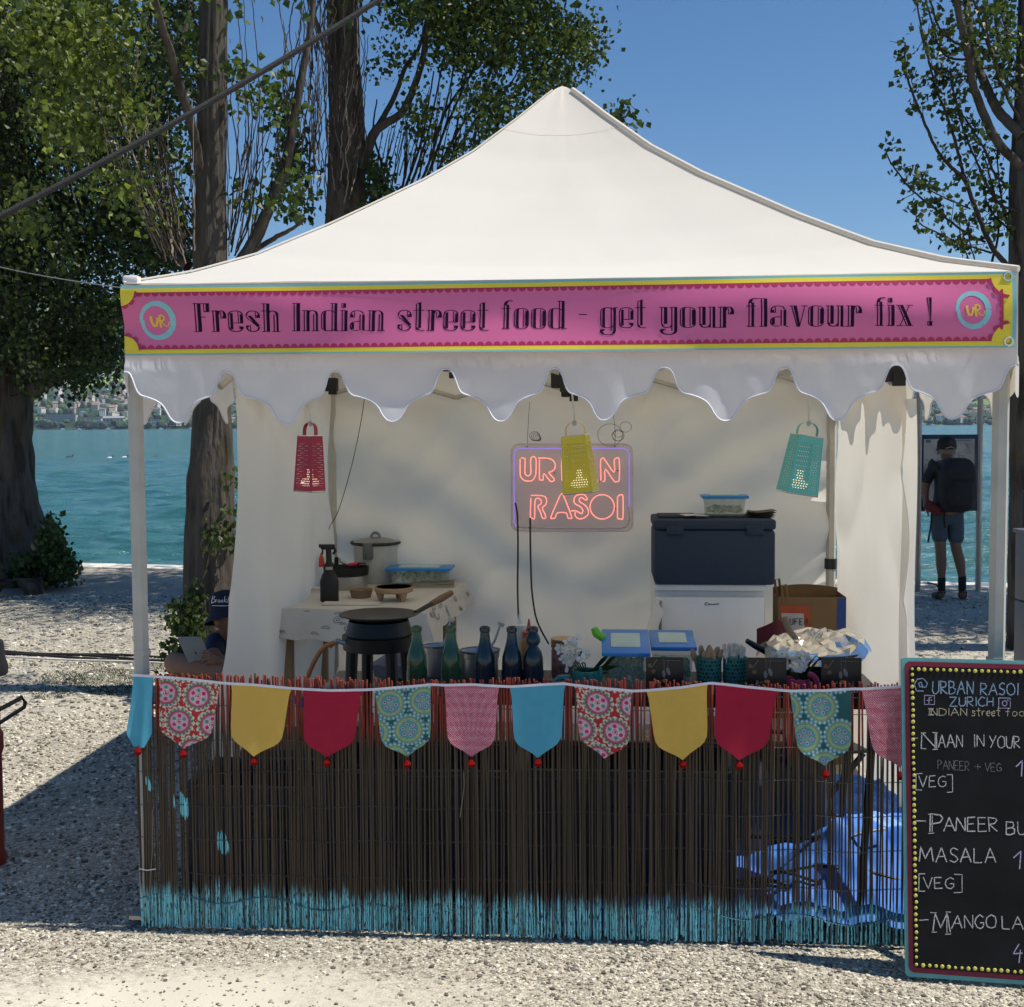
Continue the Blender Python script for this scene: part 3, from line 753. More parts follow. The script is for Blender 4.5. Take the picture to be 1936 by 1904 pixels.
def gl(ch):
    g = Glyphs(); X = g.XH; h = .026
    def ring(cx, rx, yb, yt, left=True, right=True, gl_=True):
        ry = .17; 
        for (a0, a1, cy) in ((0, PI, yt-ry), (PI, 2*PI, yb+ry)): g.arcband(cx, cy, rx, ry, .035, .024, a0, a1, 16)
        for sgn in (-1, 1):
            xo = cx+sgn*rx
            if sgn < 0: g.rect(xo, yb+ry, xo+.035, yt-ry)
            else: g.rect(xo-.035, yb+ry, xo, yt-ry)
        if left: # heavy inner bar left
            g.rect(cx-rx+.075, yb+.10, cx-rx+.17, yt-.10); g.q.append([(cx-rx+.075, yt-.10), (cx-rx+.17, yt-.10), (cx-rx+.19, yt-.02), (cx-rx+.13, yt-.04)]); g.q.append([(cx-rx+.13, yb+.04), (cx-rx+.19, yb+.02), (cx-rx+.17, yb+.10), (cx-rx+.075, yb+.10)])
        if right:
            g.rect(cx+rx-.13, yb+.10, cx+rx-.035, yt-.10); g.rect(cx+rx-.205, yb+.05, cx+rx-.175, yt-.05)
    if ch == 'F':
        g.stem(.05, 0, 1, .22); g.serif(0, .56, .976); g.serif(0, .27, 0); g.rect(.22, .505, .42, .53)
        g.rect(.36, .70, .39, .98); g.rect(.44, .70, .56, .98); g.rect(.36, .69, .56, .72); g.adv = .60
    elif ch == 'I': g.stem(.06, 0, 1, .23); g.serif(0, .30, .976); g.serif(0, .30, 0); g.adv = .36
    elif ch in 'rnu':
        if ch == 'r':
            g.stem(.06, 0, X, .21); g.serif(0, .27, 0); g.serif(0, .21, X-h); g.arcband(.36, X-.20, .17, .20, .10, .024, 0, PI*.9, 10); g.rect(.33, X-.27, .36, X-.06); g.rect(.40, X-.27, .53, X-.18); g.rect(.33, X-.275, .53, X-.25); g.adv = .56
        if ch == 'n':
            g.stem(.06, 0, X, .21); g.serif(0, .27, 0); g.serif(0, .21, X-h); g.stem(.40, 0, X-.14, .17); g.arcband(.37, X-.17, .20, .17, .09, .024, 0, PI*.85, 10); g.serif(.34, .63, 0); g.adv = .66
        if ch == 'u':
            g.stem(.06, .10, X, .21); g.serif(0, .21, X-h); g.stem(.40, 0, X, .19); g.serif(.34, .59, X-h); g.serif(.55, .66, 0); g.arcband(.26, .14, .19, .14, .07, .026, PI, PI*1.95, 10); g.adv = .68
    elif ch == 'h': g = gl('n'); g.stem(.06, X-.02, 1, .21); g.serif(0, .21, .976)
    elif ch == 'i': g.stem(.06, 0, X, .21); g.serif(0, .27, 0); g.serif(0, .21, X-h); g.rect(.05, .84, .08, 1.0); g.rect(.11, .84, .21, 1.0); g.rect(.05, .835, .21, .86); g.rect(.05, .98, .21, 1.0); g.adv = .32
    elif ch == 'o': ring(.29, .265, 0, X); g.adv = .61
    elif ch == 'e':
        g.arcband(.28, X-.17, .26, .17, .045, .024, 0, PI, 16); g.arcband(.28, .17, .26, .17, .05, .028, PI, 2*PI, 16)
        g.rect(.02, .17, .055, X-.17); g.rect(.095, .09, .19, X-.09); g.rect(.36, .30, .39, X-.05); g.rect(.43, .30, .54, X-.13); g.rect(.19, .30, .54, .325)
        g.rect(.40, .10, .54, .19); g.rect(.36, .17, .54, .19); g.adv = .60
    elif ch == 's':
        g.arcband(.27, X-.20, .245, .20, .05, .024, .1, PI, 12); g.arcband(.27, .20, .245, .20, .06, .028, PI, 2*PI-.1, 12)
        g.q.append([(.03, X-.22), (.06, X-.22), (.37, .24), (.34, .24)]); g.q.append([(.10, X-.18), (.22, X-.18), (.51, .22), (.42, .16)]); g.q.append([(.03, X-.22), (.10, X-.30), (.36, .26), (.33, .30)])
        g.rect(.40, X-.25, .52, X-.15); g.rect(.35, X-.25, .38, X-.05); g.rect(.35, X-.255, .52, X-.23); g.rect(.03, .16, .13, .22); g.rect(.03, .20, .20, .225); g.rect(.17, .05, .20, .22); g.adv = .58
    elif ch == 'd': ring(.29, .265, 0, X, True, False); g.stem(.40, 0, 1, .20); g.serif(.34, .60, .976); g.serif(.58, .68, 0); g.adv = .70
    elif ch == 'a':
        g.arcband(.29, X-.17, .25, .17, .05, .024, .2, PI, 12); g.stem(.38, .03, X-.15, .19); g.serif(.55, .66, 0); g.rect(.04, X-.25, .16, X-.15); g.rect(.19, X-.25, .22, X-.04); g.rect(.04, X-.255, .22, X-.23)
        g.arcband(.26, .18, .23, .17, .04, .024, PI*.5, PI*1.6, 14); g.rect(.09, .08, .19, .30); g.rect(.26, .335, .38, .36); g.adv = .67
    elif ch == 't': g.stem(.08, .10, .96, .19); g.q.append([(.08, .96), (.27, .96), (.27, 1.03), (.25, 1.02)]); g.arcband(.28, .12, .20, .12, .08, .026, PI, PI*1.6, 8); g.rect(.24, 0, .40, .024); g.serif(0, .38, X-h); g.adv = .46
    elif ch == 'f': g.stem(.08, 0, .86, .19); g.arcband(.32, .84, .24, .18, .12, .026, PI*.45, PI, 8); g.rect(.28, .985, .40, 1.012); g.serif(0, .33, X-h); g.serif(.02, .30, 0); g.adv = .42
    elif ch == 'l': g.stem(.06, 0, 1, .21); g.serif(0, .27, 0); g.serif(-.16, .21, .985); g.adv = .33
    elif ch == 'g':
        ring(.29, .265, 0, X, True, False); g.stem(.40, -.10, X, .19); g.serif(.50, .66, X-h); g.arcband(.30, -.08, .29, .17, .10, .028, PI*1.0, 2*PI, 12); g.rect(.02, -.10, .16, -.04); g.rect(.02, -.065, .20, -.04); g.adv = .68
    elif ch == 'y':
        g.stem(.06, .14, X, .21); g.serif(0, .21, X-h); g.stem(.40, -.10, X, .20); g.serif(.34, .60, X-h); g.arcband(.26, .14, .19, .14, .06, .026, PI, PI*1.9, 10)
        g.arcband(.31, -.08, .29, .17, .10, .028, PI, 2*PI, 12); g.rect(.03, -.10, .17, -.04); g.rect(.03, -.065, .21, -.04); g.adv = .66
    elif ch == 'v': 
        for (o, w) in ((0, .04), (.08, .12)): g.q.append([(.05+o, X), (.05+o+w, X), (.27+o*.55+w*.5, 0), (.25+o*.55, 0)])
        g.q.append([(.50, X), (.53, X), (.36, 0), (.33, 0)]); g.serif(0, .24, X-h); g.serif(.40, .62, X-h); g.adv = .60
    elif ch == 'x':
        for (o, w) in ((0, .04), (.08, .12)): g.q.append([(.05+o, X), (.05+o+w, X), (.36+o+w, 0), (.36+o, 0)])
        g.q.append([(.46, X), (.49, X), (.15, 0), (.12, 0)]); g.serif(0, .26, X-h); g.serif(.36, .60, X-h); g.serif(.02, .26, 0); g.serif(.32, .60, 0); g.adv = .62
    elif ch == '!': g.q.append([(.02, 1), (.06, 1), (.11, .18), (.10, .18)]); g.q.append([(.10, 1), (.20, 1), (.15, .18), (.125, .18)]); g.rect(.02, .985, .20, 1.01); g.rect(.03, 0, .06, .16); g.rect(.09, 0, .20, .16); g.rect(.03, 0, .2, .025); g.rect(.03, .14, .2, .165); g.adv = .22
    elif ch == '-': g.rect(0, .49, .28, .525); g.adv = .28
    return g
def subdiv(q, mp, mx=.02):
    """quad -> mapped quads short enough to follow the cloth"""
    P = [mp(*p) for p in q]; a = Vector(P[0]); d = Vector(P[3]); c = Vector(P[1])
    n = max(1, int((d-a).length/mx)); k = max(1, int((c-a).length/mx))
    vs_ = []
    for j in range(n+1):
        t = j/n
        for i in range(k+1):
            s_ = i/k
            x = (q[0][0]*(1-s_)+q[1][0]*s_)*(1-t)+(q[3][0]*(1-s_)+q[2][0]*s_)*t
            y = (q[0][1]*(1-s_)+q[1][1]*s_)*(1-t)+(q[3][1]*(1-s_)+q[2][1]*s_)*t
            vs_.append(mp(x, y))
    return vs_, [(j*(k+1)+i, j*(k+1)+i+1, (j+1)*(k+1)+i+1, (j+1)*(k+1)+i) for j in range(n) for i in range(k)]
S2D = 1/1.32231
CAPPX = 70.3
m = MB()
WORDS = [('Fresh', 485.5, 702.4, 829.8), ('Indian', 731, 963.5, 828.3), ('street', 991.8, 1224.7, 827), ('food', 1253.6, 1417, 822.3), ('-', 1447.4, 1466.8, 822), ('get', 1498.8, 1618.3, 820.7), ('your', 1647.8, 1834.4, 820.3), ('flavour', 1863.3, 2151, 818.2), ('fix', 2181.7, 2277.7, 816.6), ('!', 2311, 2327, 816)]
for wd_, x0, x1, yb in WORDS:
    gs = [gl(c) for c in wd_]
    if wd_ == 'flavour': gs[0].adv = .44
    tot = sum(g.adv for g in gs[:-1]) + gs[-1].adv - (0 if wd_ in '-!' else .02)
    sc = (x1-x0)/tot; pen = 0
    for g in gs:
        def mp(x, y, pen=pen, sc=sc):
            X = (x0+(pen+x)*sc)*S2D; Y = (yb-y*CAPPX)*S2D
            u, z = onv(X, Y, BV); return BS(u, z, .0011)
        for q in g.q:
            vs_, fs = subdiv(q, mp); m.add(vs_, fs)
        pen += g.adv
m.build('lettering', M_BL, ban, smooth=False)
# round brush-stroke emblem with UR
def src_mp(off): 
    def f(x, y):
        u, z = onv(x*S2D, y*S2D, BV); return BS(u, z, off)
    return f
for (cx_, cy_) in ((396.5, 802.5), (2430, 776.5)):
    m = MB(); mpf = src_mp(.0009); vs_ = []; n = 96
    for k in range(n+1):
        t = -PI*1.02 + 2*PI*1.02*k/n   # from the left round the top to the left again
        wv = 7+6*math.sin((t+PI)*.5)**2+ (1.2*hsh(k*3.1))
        ro = 49+.8*hsh(k*1.7)-3*(k/n)
        vs_.append(mpf(cx_+ro*math.cos(t)*.94, cy_+ro*math.sin(t))); vs_.append(mpf(cx_+(ro-wv-2)*math.cos(t)*.94, cy_+(ro-wv-2)*math.sin(t)))
    m.add(vs_, [(2*k, 2*k+2, 2*k+3, 2*k+1) for k in range(n)]); m.build('emblem_ring', M_BLT, ban, angle=80)
    m = MB(); mp2 = src_mp(.0012)
    m.ribbon([(cx_+a-6, cy_+b) for a, b in ((-11, -12), (-11, -4), (-9, 5), (-5, 12), (0, 12), (3, 6), (5, -2), (5, -8))], 6.5, mp2)
    m.ribbon([(cx_+a-6, cy_+b) for a, b in ((11, -14), (11, 0), (12, 16))], 6.0, mp2)
    m.ribbon([(cx_+a-6, cy_+b) for a, b in ((9, -12), (16, -14), (22, -10), (22, -4), (14, 1))], 4.0, mp2)
    m.ribbon([(cx_+a-6, cy_+b) for a, b in ((14, 0), (19, 8), (25, 13), (30, 12), (33, 7), (34, 1))], 3.0, mp2)
    m.build('emblem_letters', M_BUR, ban, smooth=False)
for (x, y) in ((1905, 523), (1905, 646)):
    u, z = onv(x, y, BV); p = BS(u, z, .004)
    m = MB(); m.tube([(p[0]+.013*math.cos(a), p[1], p[2]+.013*math.sin(a)) for a in np.linspace(0, 2*PI, 17)[:-1]], .0045, 6, close=True); m.build('eyelet', M_EYE, ban)
# guy lines and the roller clip at the left corner
rope_m = mat('guy_rope', (.16, .17, .165), .8, var=.2)
u, z = onv(250, 531, .0)
m = MB(); m.box((0, 0, 0), (.055, .05, .030), bev=.009); m.tube([(-.03, 0, -.018), (.03, 0, -.022)], .006, 6)
props(m.build('roof_clip', mat('white_plastic', (.80, .79, .76), .4, var=.03)), 'small white plastic clip on the front left roof corner', 'clip').location = T(u, .0, z+.002)
P0 = T(-.03, -.02, ZE-.01); P1 = at(0, 497, 5.6); P1 = P0+(P1-P0)*1.7
m = MB(); m.tube([P0.lerp(P1, k/12)+Vector((0, 0, -.02*math.sin(PI*k/12))) for k in range(13)], .0024, 5)
props(m.build('guy_line', rope_m), 'thin taut guy line tied to the front left tent corner', 'rope')
A = at(-160, 492, 2.95); B = at(900, -118, 3.6)
m = MB(); m.tube([A.lerp(B, k/20)+Vector((0, 0, -.03*math.sin(PI*k/20))) for k in range(21)], .0078, 8)
props(m.build('guy_strap', mat('grey_strap', (.028, .028, .030), .85, var=.25, scale=60, bump=.5, bscale=300)), 'thick dark grey strap slanting up across the upper left sky', 'strap')
# ================================================================== trees
def bark(name, c1, c2, moss, mthr=.62, sc=1.0):
    m = mat(name, c1, .95, var=.35, scale=9*sc, bump=1.0, bscale=26*sc, stretch=(1, 1, .22), col2=c2, thr=.55, spec=.15)
    N, L = nodes_of(m); b = N['Principled BSDF']
    src = b.inputs['Base Color'].links[0].from_socket
    g = N.new('ShaderNodeNewGeometry'); n = N.new('ShaderNodeTexNoise'); n.inputs['Scale'].default_value = 3.2*sc; n.inputs['Detail'].default_value = 6; L.new(g.outputs['Position'], n.inputs['Vector'])
    mr = N.new('ShaderNodeMapRange'); mr.inputs['From Min'].default_value = mthr-.04; mr.inputs['From Max'].default_value = mthr+.06; L.new(n.outputs['Fac'], mr.inputs[0])
    L.new(mixc(N, L, mr.outputs[0], src, moss), b.inputs['Base Color'])
    for n_ in N:
        if n_.type == 'BUMP': n_.inputs['Distance'].default_value = .03
    return m
M_BARK = bark('poplar_bark', (.105, .092, .078), (.038, .032, .027), (.075, .062, .026), .66)
M_TWIG = mat('twig_bark', (.040, .028, .022), .9, var=.3, scale=6)
M_TWIG2 = mat('pale_twig', (.20, .16, .12), .9, var=.3, scale=6)
def leafmat(name):
    m = mat(name, (1, 1, 1), .45, attr=True, var=.18, scale=2.5, transl=.38, tcol=(1.25, 1.3, .4), spec=.4)
    return m
M_LEAF = leafmat('poplar_leaf')
def leaves(P, size, rg, c0, c1, up=0.25):
    n = len(P); P = np.asarray(P)
    d = rg.normal(0, 1, (n, 3)); d[:, 2] -= .8; d /= np.linalg.norm(d, axis=1, keepdims=True)
    a = rg.normal(0, 1, (n, 3)); a[:, 2] *= .5; s = np.cross(d, a); s /= np.linalg.norm(s, axis=1, keepdims=True)
    nn = np.cross(d, s)
    L_ = size*rg.uniform(.6, 1.25, n)[:, None]; w = L_*.46
    V = np.stack([P, P+d*L_*.38+s*w+nn*L_*.13, P+d*L_, P+d*L_*.38-s*w+nn*L_*.13], 1).reshape(-1, 3)
    F = np.arange(n*4).reshape(n, 4)
    t = rg.random((n, 1))**1.5; C = np.array(c0)*(1-t)+np.array(c1)*t; C *= rg.uniform(.75, 1.2, (n, 1))
    return V, F, np.repeat(C, 4, 0)
def clump_pts(ells, conv, Yc, Ys, n, rg, sub=14, srad=.10):
    """leaf positions: ellipses seen in the photo give each clump its bearing; Yc, Ys its depth"""
    area = np.array([e[2]*e[3] for e in ells], float); cnt = (n*area/area.sum()).astype(int)
    out = []
    for e, k in zip(ells, cnt):
        nc = max(3, k//sub)
        for _ in range(nc):
            r = math.sqrt(rg.random()); a = rg.uniform(0, 2*PI)
            x, y = conv(e[0]+e[2]*r*math.cos(a), e[1]+e[3]*r*math.sin(a))
            c = np.array(at(x, y, Yc+rg.normal(0, Ys)))
            m = max(1, int(rg.poisson(sub)))
            q = rg.normal(0, srad, (m, 3)); out.append(c+q)
    return np.concatenate(out)
def tube_np(pts, rad, seg=6):
    pts = np.asarray([tuple(p) for p in pts], float); n = len(pts); rad = np.broadcast_to(np.asarray(rad, float), (n,))
    t = np.gradient(pts, axis=0); t /= np.linalg.norm(t, axis=1, keepdims=True)+1e-9
    ref = np.array([.3, 1, .1]); a = np.cross(t, ref); a /= np.linalg.norm(a, axis=1, keepdims=True)+1e-9; b = np.cross(t, a)
    k = np.arange(seg)*2*PI/seg
    V = pts[:, None]+rad[:, None, None]*(a[:, None]*np.cos(k)[None, :, None]+b[:, None]*np.sin(k)[None, :, None])
    I = np.arange(n*seg).reshape(n, seg); J = np.roll(I, -1, 1)
    F = np.stack([I[:-1], J[:-1], J[1:], I[1:]], -1).reshape(-1, 4)
    return V.reshape(-1, 3), F
class Acc:
    def __init__(s): s.V = []; s.F = []; s.C = []; s.n = 0
    def add(s, V, F, C=None):
        s.V.append(V); s.F.append(F+s.n); s.n += len(V)
        if C is not None: s.C.append(C)
    def build(s, name, m, parent=None, smooth=True, **kw):
        return mesh_np(name, np.concatenate(s.V), np.concatenate(s.F), m, parent, colors=np.concatenate(s.C) if s.C else None, smooth=smooth, **kw)
def tree_root(name, label, p):
    return thing(name, label, 'tree', (0, 0, 0), tent=False)
def trunk_mesh(pts, rad, seg=44, sub=10, seed=1, amp=.09, name='trunk', parent=None, groove=None):
    P = catmull(pts, sub); r = np.interp(np.linspace(0, 1, len(P)), np.linspace(0, 1, len(rad)), rad)
    V = []; n = len(P); ln = 0; prev = P[0]
    for i, p in enumerate(P):
        ln += (p-prev).length; prev = p
        for k in range(seg):
            a = 2*PI*k/seg; ca, sa = math.cos(a), math.sin(a)
            ridge = abs(vn2(a*5.2+ln*.25, ln*1.0, seed)-.5)*2+.6*abs(vn2(a*12+3, ln*2.6, seed+1)-.5)*2
            rr = r[i]*(1+amp*(ridge-.8)+.10*(vn2(a*1.3, ln*.7, seed+2)-.5))
            if groove:
                g = math.cos(a-groove[0]); rr *= 1-groove[1]*max(0, g)**6
            V.append((p.x+rr*ca, p.y+rr*sa, p.z))
    for i in range(n):   # close the angular noise seam
        V[i*seg+seg-1] = tuple((Vector(V[i*seg+seg-2])+Vector(V[i*seg]))/2)
    I = np.arange(n*seg).reshape(n, seg); J = np.roll(I, -1, 1)
    F = np.stack([I[:-1], J[:-1], J[1:], I[1:]], -1).reshape(-1, 4)
    return mesh_np(name, V, F, M_BARK, parent, smooth=True)
CS = 1/2.251*S2D
C1 = lambda x, y: (x*CS, y*CS)
C2 = lambda x, y: ((800+x/2.251)*S2D, y*CS)
C3 = lambda x, y: ((2100+x/2.643)*S2D, y/2.643*S2D)
DD = lambda x, y: (x, y)
def limb(pts2, conv, Y, w, rg, seg=7, dY=.35, jit=1.0, dd=None):
    """pts2 in photo pixels, w widths in px of the crop at start and end; depth wanders a little"""
    n = len(pts2); out = []; d_ = rg.normal(0, dY); dd = d_ if dd is None else dd
    for i, (x, y) in enumerate(pts2):
        X, YY = conv(x, y); out.append(at(X, YY, Y+dd*(i/(n-1))))
    P = catmull(out, 7); m = len(P)
    L_ = np.array([tuple(p) for p in P]); L_[1:-1] += rg.normal(0, .0014*jit, (m-2, 3))
    k0 = at(*conv(pts2[0][0], pts2[0][1]), Y); k1 = at(*conv(pts2[0][0]+w[0], pts2[0][1]), Y); r0 = (k1-k0).length/2
    r1 = r0*w[1]/w[0]
    return L_, np.linspace(r0, r1, m)
rgT = np.random.default_rng(21)

# ---- tree 1: thick dark tree at the left edge
t1 = tree_root('poplar_tree', 'thick dark tree with dense low crown at the left edge of the photo', None)
b = onz(-12, 1098, 0)
pts = [Vector((b.x-.06, b.y, -.1)), Vector((b.x-.05, b.y, .22)), Vector((b.x-.02, b.y, .9)), Vector((b.x-.04, b.y, 1.9)), Vector((b.x+.02, b.y, 3.0)), Vector((b.x+.1, b.y+.1, 4.6)), Vector((b.x-.1, b.y+.2, 7))]
trunk_mesh(pts, [.95, .74, .56, .50, .50, .42, .3], seed=4, parent=t1, amp=.12, seg=72, sub=26)
for (dx, dy, ex, ey) in ((40, 1085, 140, 1097), (0, 1098, -30, 1125), (55, 1090, 78, 1128)):
    A = onz(dx, dy, .18); Bq = onz(ex, ey, -.03); q = [A, A.lerp(Bq, .4)+Vector((0, -.05, -.02)), A.lerp(Bq, .75)+Vector((0, 0, -.06)), Bq]
    trunk_mesh(q, [.16, .12, .09, .05], seg=14, sub=5, seed=9, name='root', parent=t1)
acc = Acc()
for q in (((40, 700), (120, 560), (180, 430), (240, 300)), ((20, 720), (-40, 500), (-60, 300)), ((40, 650), (60, 420), (100, 200), (90, 0)), ((60, 690), (160, 640), (220, 610)), ((60, 740), (130, 700), (190, 690))):
    acc.add(*tube_np(*limb(q, DD, b.y-.2, (34, 8), rgT)))
acc.build('limb', M_BARK, t1)
crown1 = [(40, 60, 110, 110), (150, 160, 110, 110), (240, 260, 90, 100), (60, 300, 110, 110), (150, 420, 100, 90), (270, 420, 80, 80), (40, 480, 100, 90), (180, 560, 70, 70), (90, 610, 110, 70), (200, 620, 45, 60), (10, 680, 80, 50), (130, 690, 70, 42), (190, 690, 40, 32), (330, 60, 60, 80), (300, 150, 60, 80), (330, 450, 50, 50), (290, 500, 50, 25)]
P = clump_pts(crown1, DD, b.y-.3, .9, 46000, rgT, 30, .115)
P2 = clump_pts([(-120, 300, 160, 400), (60, -160, 300, 140)], DD, b.y+.2, 1.3, 16000, rgT, 18, .25)
V, F, C = leaves(np.concatenate([P, P2]), .058, rgT, (.012, .022, .007), (.060, .092, .020))
mesh_np('crown', V, F, M_LEAF, t1, colors=C)
ptsb = clump_pts([(108, 1060, 26, 32), (96, 1015, 14, 30), (70, 1075, 50, 22), (128, 1078, 14, 16), (95, 985, 5, 14)], DD, b.y-.75, .16, 2600, rgT, 12, .05)
V, F, C = leaves(ptsb, .07, rgT, (.03, .055, .016), (.07, .11, .03)); mesh_np('ivy_shoots', V, F, M_LEAF, t1, colors=C)

# ---- tree 2: forked grey trunk behind the stall, ivy at its foot
t2 = tree_root('poplar_tree', 'slim grey forked tree with mossy trunk, ivy at its foot, behind the sitting person', None)
Y2 = 8.15
def on2(x, y): return at(x, y, Y2)
low = [on2(392, 1330), on2(392, 1200), on2(395, 1050), on2(400, 900), on2(410, 780), on2(400, 600), on2(398, 440), on2(400, 300), on2(402, 150), on2(405, 0), on2(408, -250), on2(400, -600)]
sc2 = K*Y2/FPX
trunk_mesh(low, [w*sc2/2 for w in (118, 98, 92, 88, 54, 62, 62, 54, 51, 50, 40, 20)], seed=15, parent=t2, amp=.17, sub=24, seg=60)
stem = [on2(382, 1120), on2(377, 950), on2(379, 850), on2(381, 770), on2(381, 680), on2(384, 560), on2(386, 420), on2(382, 352)]
trunk_mesh(stem, [w*sc2/2 for w in (40, 46, 40, 34, 34, 34, 30, 22)], seed=25, parent=t2, name='trunk_fork', amp=.12, seg=30)
acc = Acc(); tw = Acc(); tp = Acc()
for q, w in ((((1140, 1080), (1120, 960), (1100, 800), (1060, 640), (1010, 480), (960, 300), (920, 180), (870, 0), (800, -200)), (62, 34)),
             (((975, 300), (1030, 220), (1060, 80), (1075, 0), (1080, -200)), (30, 18)),
             (((1340, 1500), (1420, 1380), (1500, 1200), (1600, 950), (1650, 700), (1700, 420), (1750, 150), (1770, -60)), (84, 26)),
             (((1430, 1410), (1560, 1330), (1640, 1290), (1720, 1230)), (34, 14)),
             (((1060, 1500), (950, 1380), (860, 1300), (760, 1080), (680, 880)), (70, 20))):
    acc.add(*tube_np(*limb(q, C1, Y2+.05, w, rgT, dd=-.95 if q[0] == (1140, 1080) else None), seg=10))
acc.build('limb', M_BARK, t2)
whip = [((1300, 1420), (1360, 1100), (1400, 800), (1380, 500), (1350, 200), (1340, -50)), ((1330, 1400), (1420, 1150), (1450, 800), (1460, 500), (1430, 100), (1410, -60)), ((1300, 1380), (1350, 1000), (1300, 600), (1310, 450)), ((1400, 1350), (1470, 1050), (1480, 700), (1510, 560)),
        ((1290, 1100), (1370, 1010), (1420, 700), (1390, 420), (1370, 0)), ((1300, 1300), (1330, 900), (1345, 640), (1300, 430)), ((1500, 1200), (1540, 950), (1560, 700), (1600, 480)), ((1320, 1440), (1400, 1260), (1440, 1000), (1500, 820), (1540, 660)), ((1590, 960), (1560, 700), (1640, 420), (1630, 150), (1660, 0))]
for q in whip: tw.add(*tube_np(*limb(q, C1, Y2, (11, 4), rgT, jit=2), seg=5))
for i in range(54):
    x0 = rgT.uniform(880, 1110); y0 = rgT.uniform(1250, 1500); lean = rgT.uniform(-.55, .02); ln = rgT.uniform(250, 900)
    q = [(x0, y0), (x0+lean*ln*.30, y0-ln*.3), (x0+lean*ln*.62+rgT.normal(0, 18), y0-ln*.65), (x0+lean*ln*.8+rgT.normal(0, 25), y0-ln)]
    (tw if i % 3 else tp).add(*tube_np(*limb(q, C1, Y2-.1+rgT.normal(0, .25), (9, 3), rgT, jit=2), seg=5))
for i in range(26):
    x0 = rgT.uniform(420, 900); y0 = rgT.uniform(500, 1150); ln = rgT.uniform(150, 420); le = rgT.uniform(-.5, .5)
    q = [(x0, y0), (x0+le*ln*.4, y0-ln*.45), (x0+le*ln*.8+rgT.normal(0, 12), y0-ln)]
    (tw if i % 2 else tp).add(*tube_np(*limb(q, C1, Y2-.6+rgT.normal(0, .4), (8, 3), rgT, jit=2), seg=5))
for i in range(24):
    x0 = rgT.uniform(1270, 1420); y0 = rgT.uniform(900, 1450); ln = rgT.uniform(200, 700); le = rgT.uniform(-.1, .32)
    q = [(x0, y0), (x0+le*ln*.5, y0-ln*.45), (x0+le*ln*.7+rgT.normal(0, 14), y0-ln)]
    tw.add(*tube_np(*limb(q, C1, Y2+rgT.normal(0, .3), (8, 3), rgT, jit=2), seg=5))
tw.build('twigs', M_TWIG, t2, kind='stuff'); tp.build('pale_twigs', M_TWIG2, t2, kind='stuff')
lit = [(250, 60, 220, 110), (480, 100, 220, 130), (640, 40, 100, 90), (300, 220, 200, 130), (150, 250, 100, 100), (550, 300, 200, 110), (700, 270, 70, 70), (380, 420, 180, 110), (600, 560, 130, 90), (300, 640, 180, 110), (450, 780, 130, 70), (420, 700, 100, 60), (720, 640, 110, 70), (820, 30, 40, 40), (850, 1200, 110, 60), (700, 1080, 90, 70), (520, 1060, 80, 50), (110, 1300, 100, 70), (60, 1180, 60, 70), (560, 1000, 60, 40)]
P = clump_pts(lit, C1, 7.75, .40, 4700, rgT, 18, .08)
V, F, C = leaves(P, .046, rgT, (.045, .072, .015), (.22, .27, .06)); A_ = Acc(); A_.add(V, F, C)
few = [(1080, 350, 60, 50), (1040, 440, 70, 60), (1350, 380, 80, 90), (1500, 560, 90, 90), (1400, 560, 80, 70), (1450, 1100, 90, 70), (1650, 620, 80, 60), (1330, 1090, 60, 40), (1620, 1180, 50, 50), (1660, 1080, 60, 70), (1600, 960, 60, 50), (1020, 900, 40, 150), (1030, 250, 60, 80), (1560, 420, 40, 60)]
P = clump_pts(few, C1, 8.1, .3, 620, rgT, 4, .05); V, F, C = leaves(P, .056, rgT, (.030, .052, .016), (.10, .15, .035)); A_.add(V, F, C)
P = clump_pts([(0, -260, 500, 160), (1100, -400, 700, 240)], C1, 8.3, .9, 2500, rgT, 10, .16); V, F, C = leaves(P, .07, rgT, (.05, .085, .02), (.13, .18, .045)); A_.add(V, F, C)
A_.build('crown', M_LEAF, t2, smooth=False)
P = clump_pts([(358, 1190, 26, 46), (330, 1165, 10, 36), (340, 1235, 18, 26), (443, 905, 7, 16), (440, 1030, 9, 24), (408, 1010, 14, 26), (438, 1000, 8, 16), (440, 960, 7, 14), (365, 1130, 14, 30), (350, 1280, 40, 20)], DD, Y2-.26, .07, 1000, rgT, 7, .032)
V, F, C = leaves(P, .048, rgT, (.03, .05, .016), (.08, .12, .03)); mesh_np('ivy', V, F, M_LEAF, t2, colors=C)

# ---- tree 3: trunk behind the roof, hung with bare twigs
t3 = tree_root('poplar_tree', 'tall tree rising behind the roof, trunk hung with bare reddish twigs', None)
Y3 = 12.4
def on3(x, y): return at(x, y, Y3)
sc3 = K*Y3/FPX
g3 = on3(640, 1000); 
trunk_mesh([Vector((g3.x, Y3, -.1)), Vector((g3.x, Y3, 1)), on3(648, 700), on3(652, 440), on3(655, 250), on3(650, 100), on3(648, -60), on3(650, -500)], [w*sc3/2 for w in (110, 95, 88, 80, 68, 60, 56, 20)], seed=33, parent=t3, amp=.09)
acc = Acc(); tw = Acc(); tp = Acc()
for q, w in ((((215, 1000), (300, 760), (360, 700), (470, 620), (560, 400), (600, 200), (640, -20)), (62, 24)), (((320, 720), (420, 540), (480, 380), (560, 260), (620, 0)), (34, 16)), (((100, 500), (40, 300), (-30, 100), (-60, -30)), (40, 18))):
    acc.add(*tube_np(*limb(q, C2, Y3, w, rgT), seg=10))
acc.build('limb', M_BARK, t3)
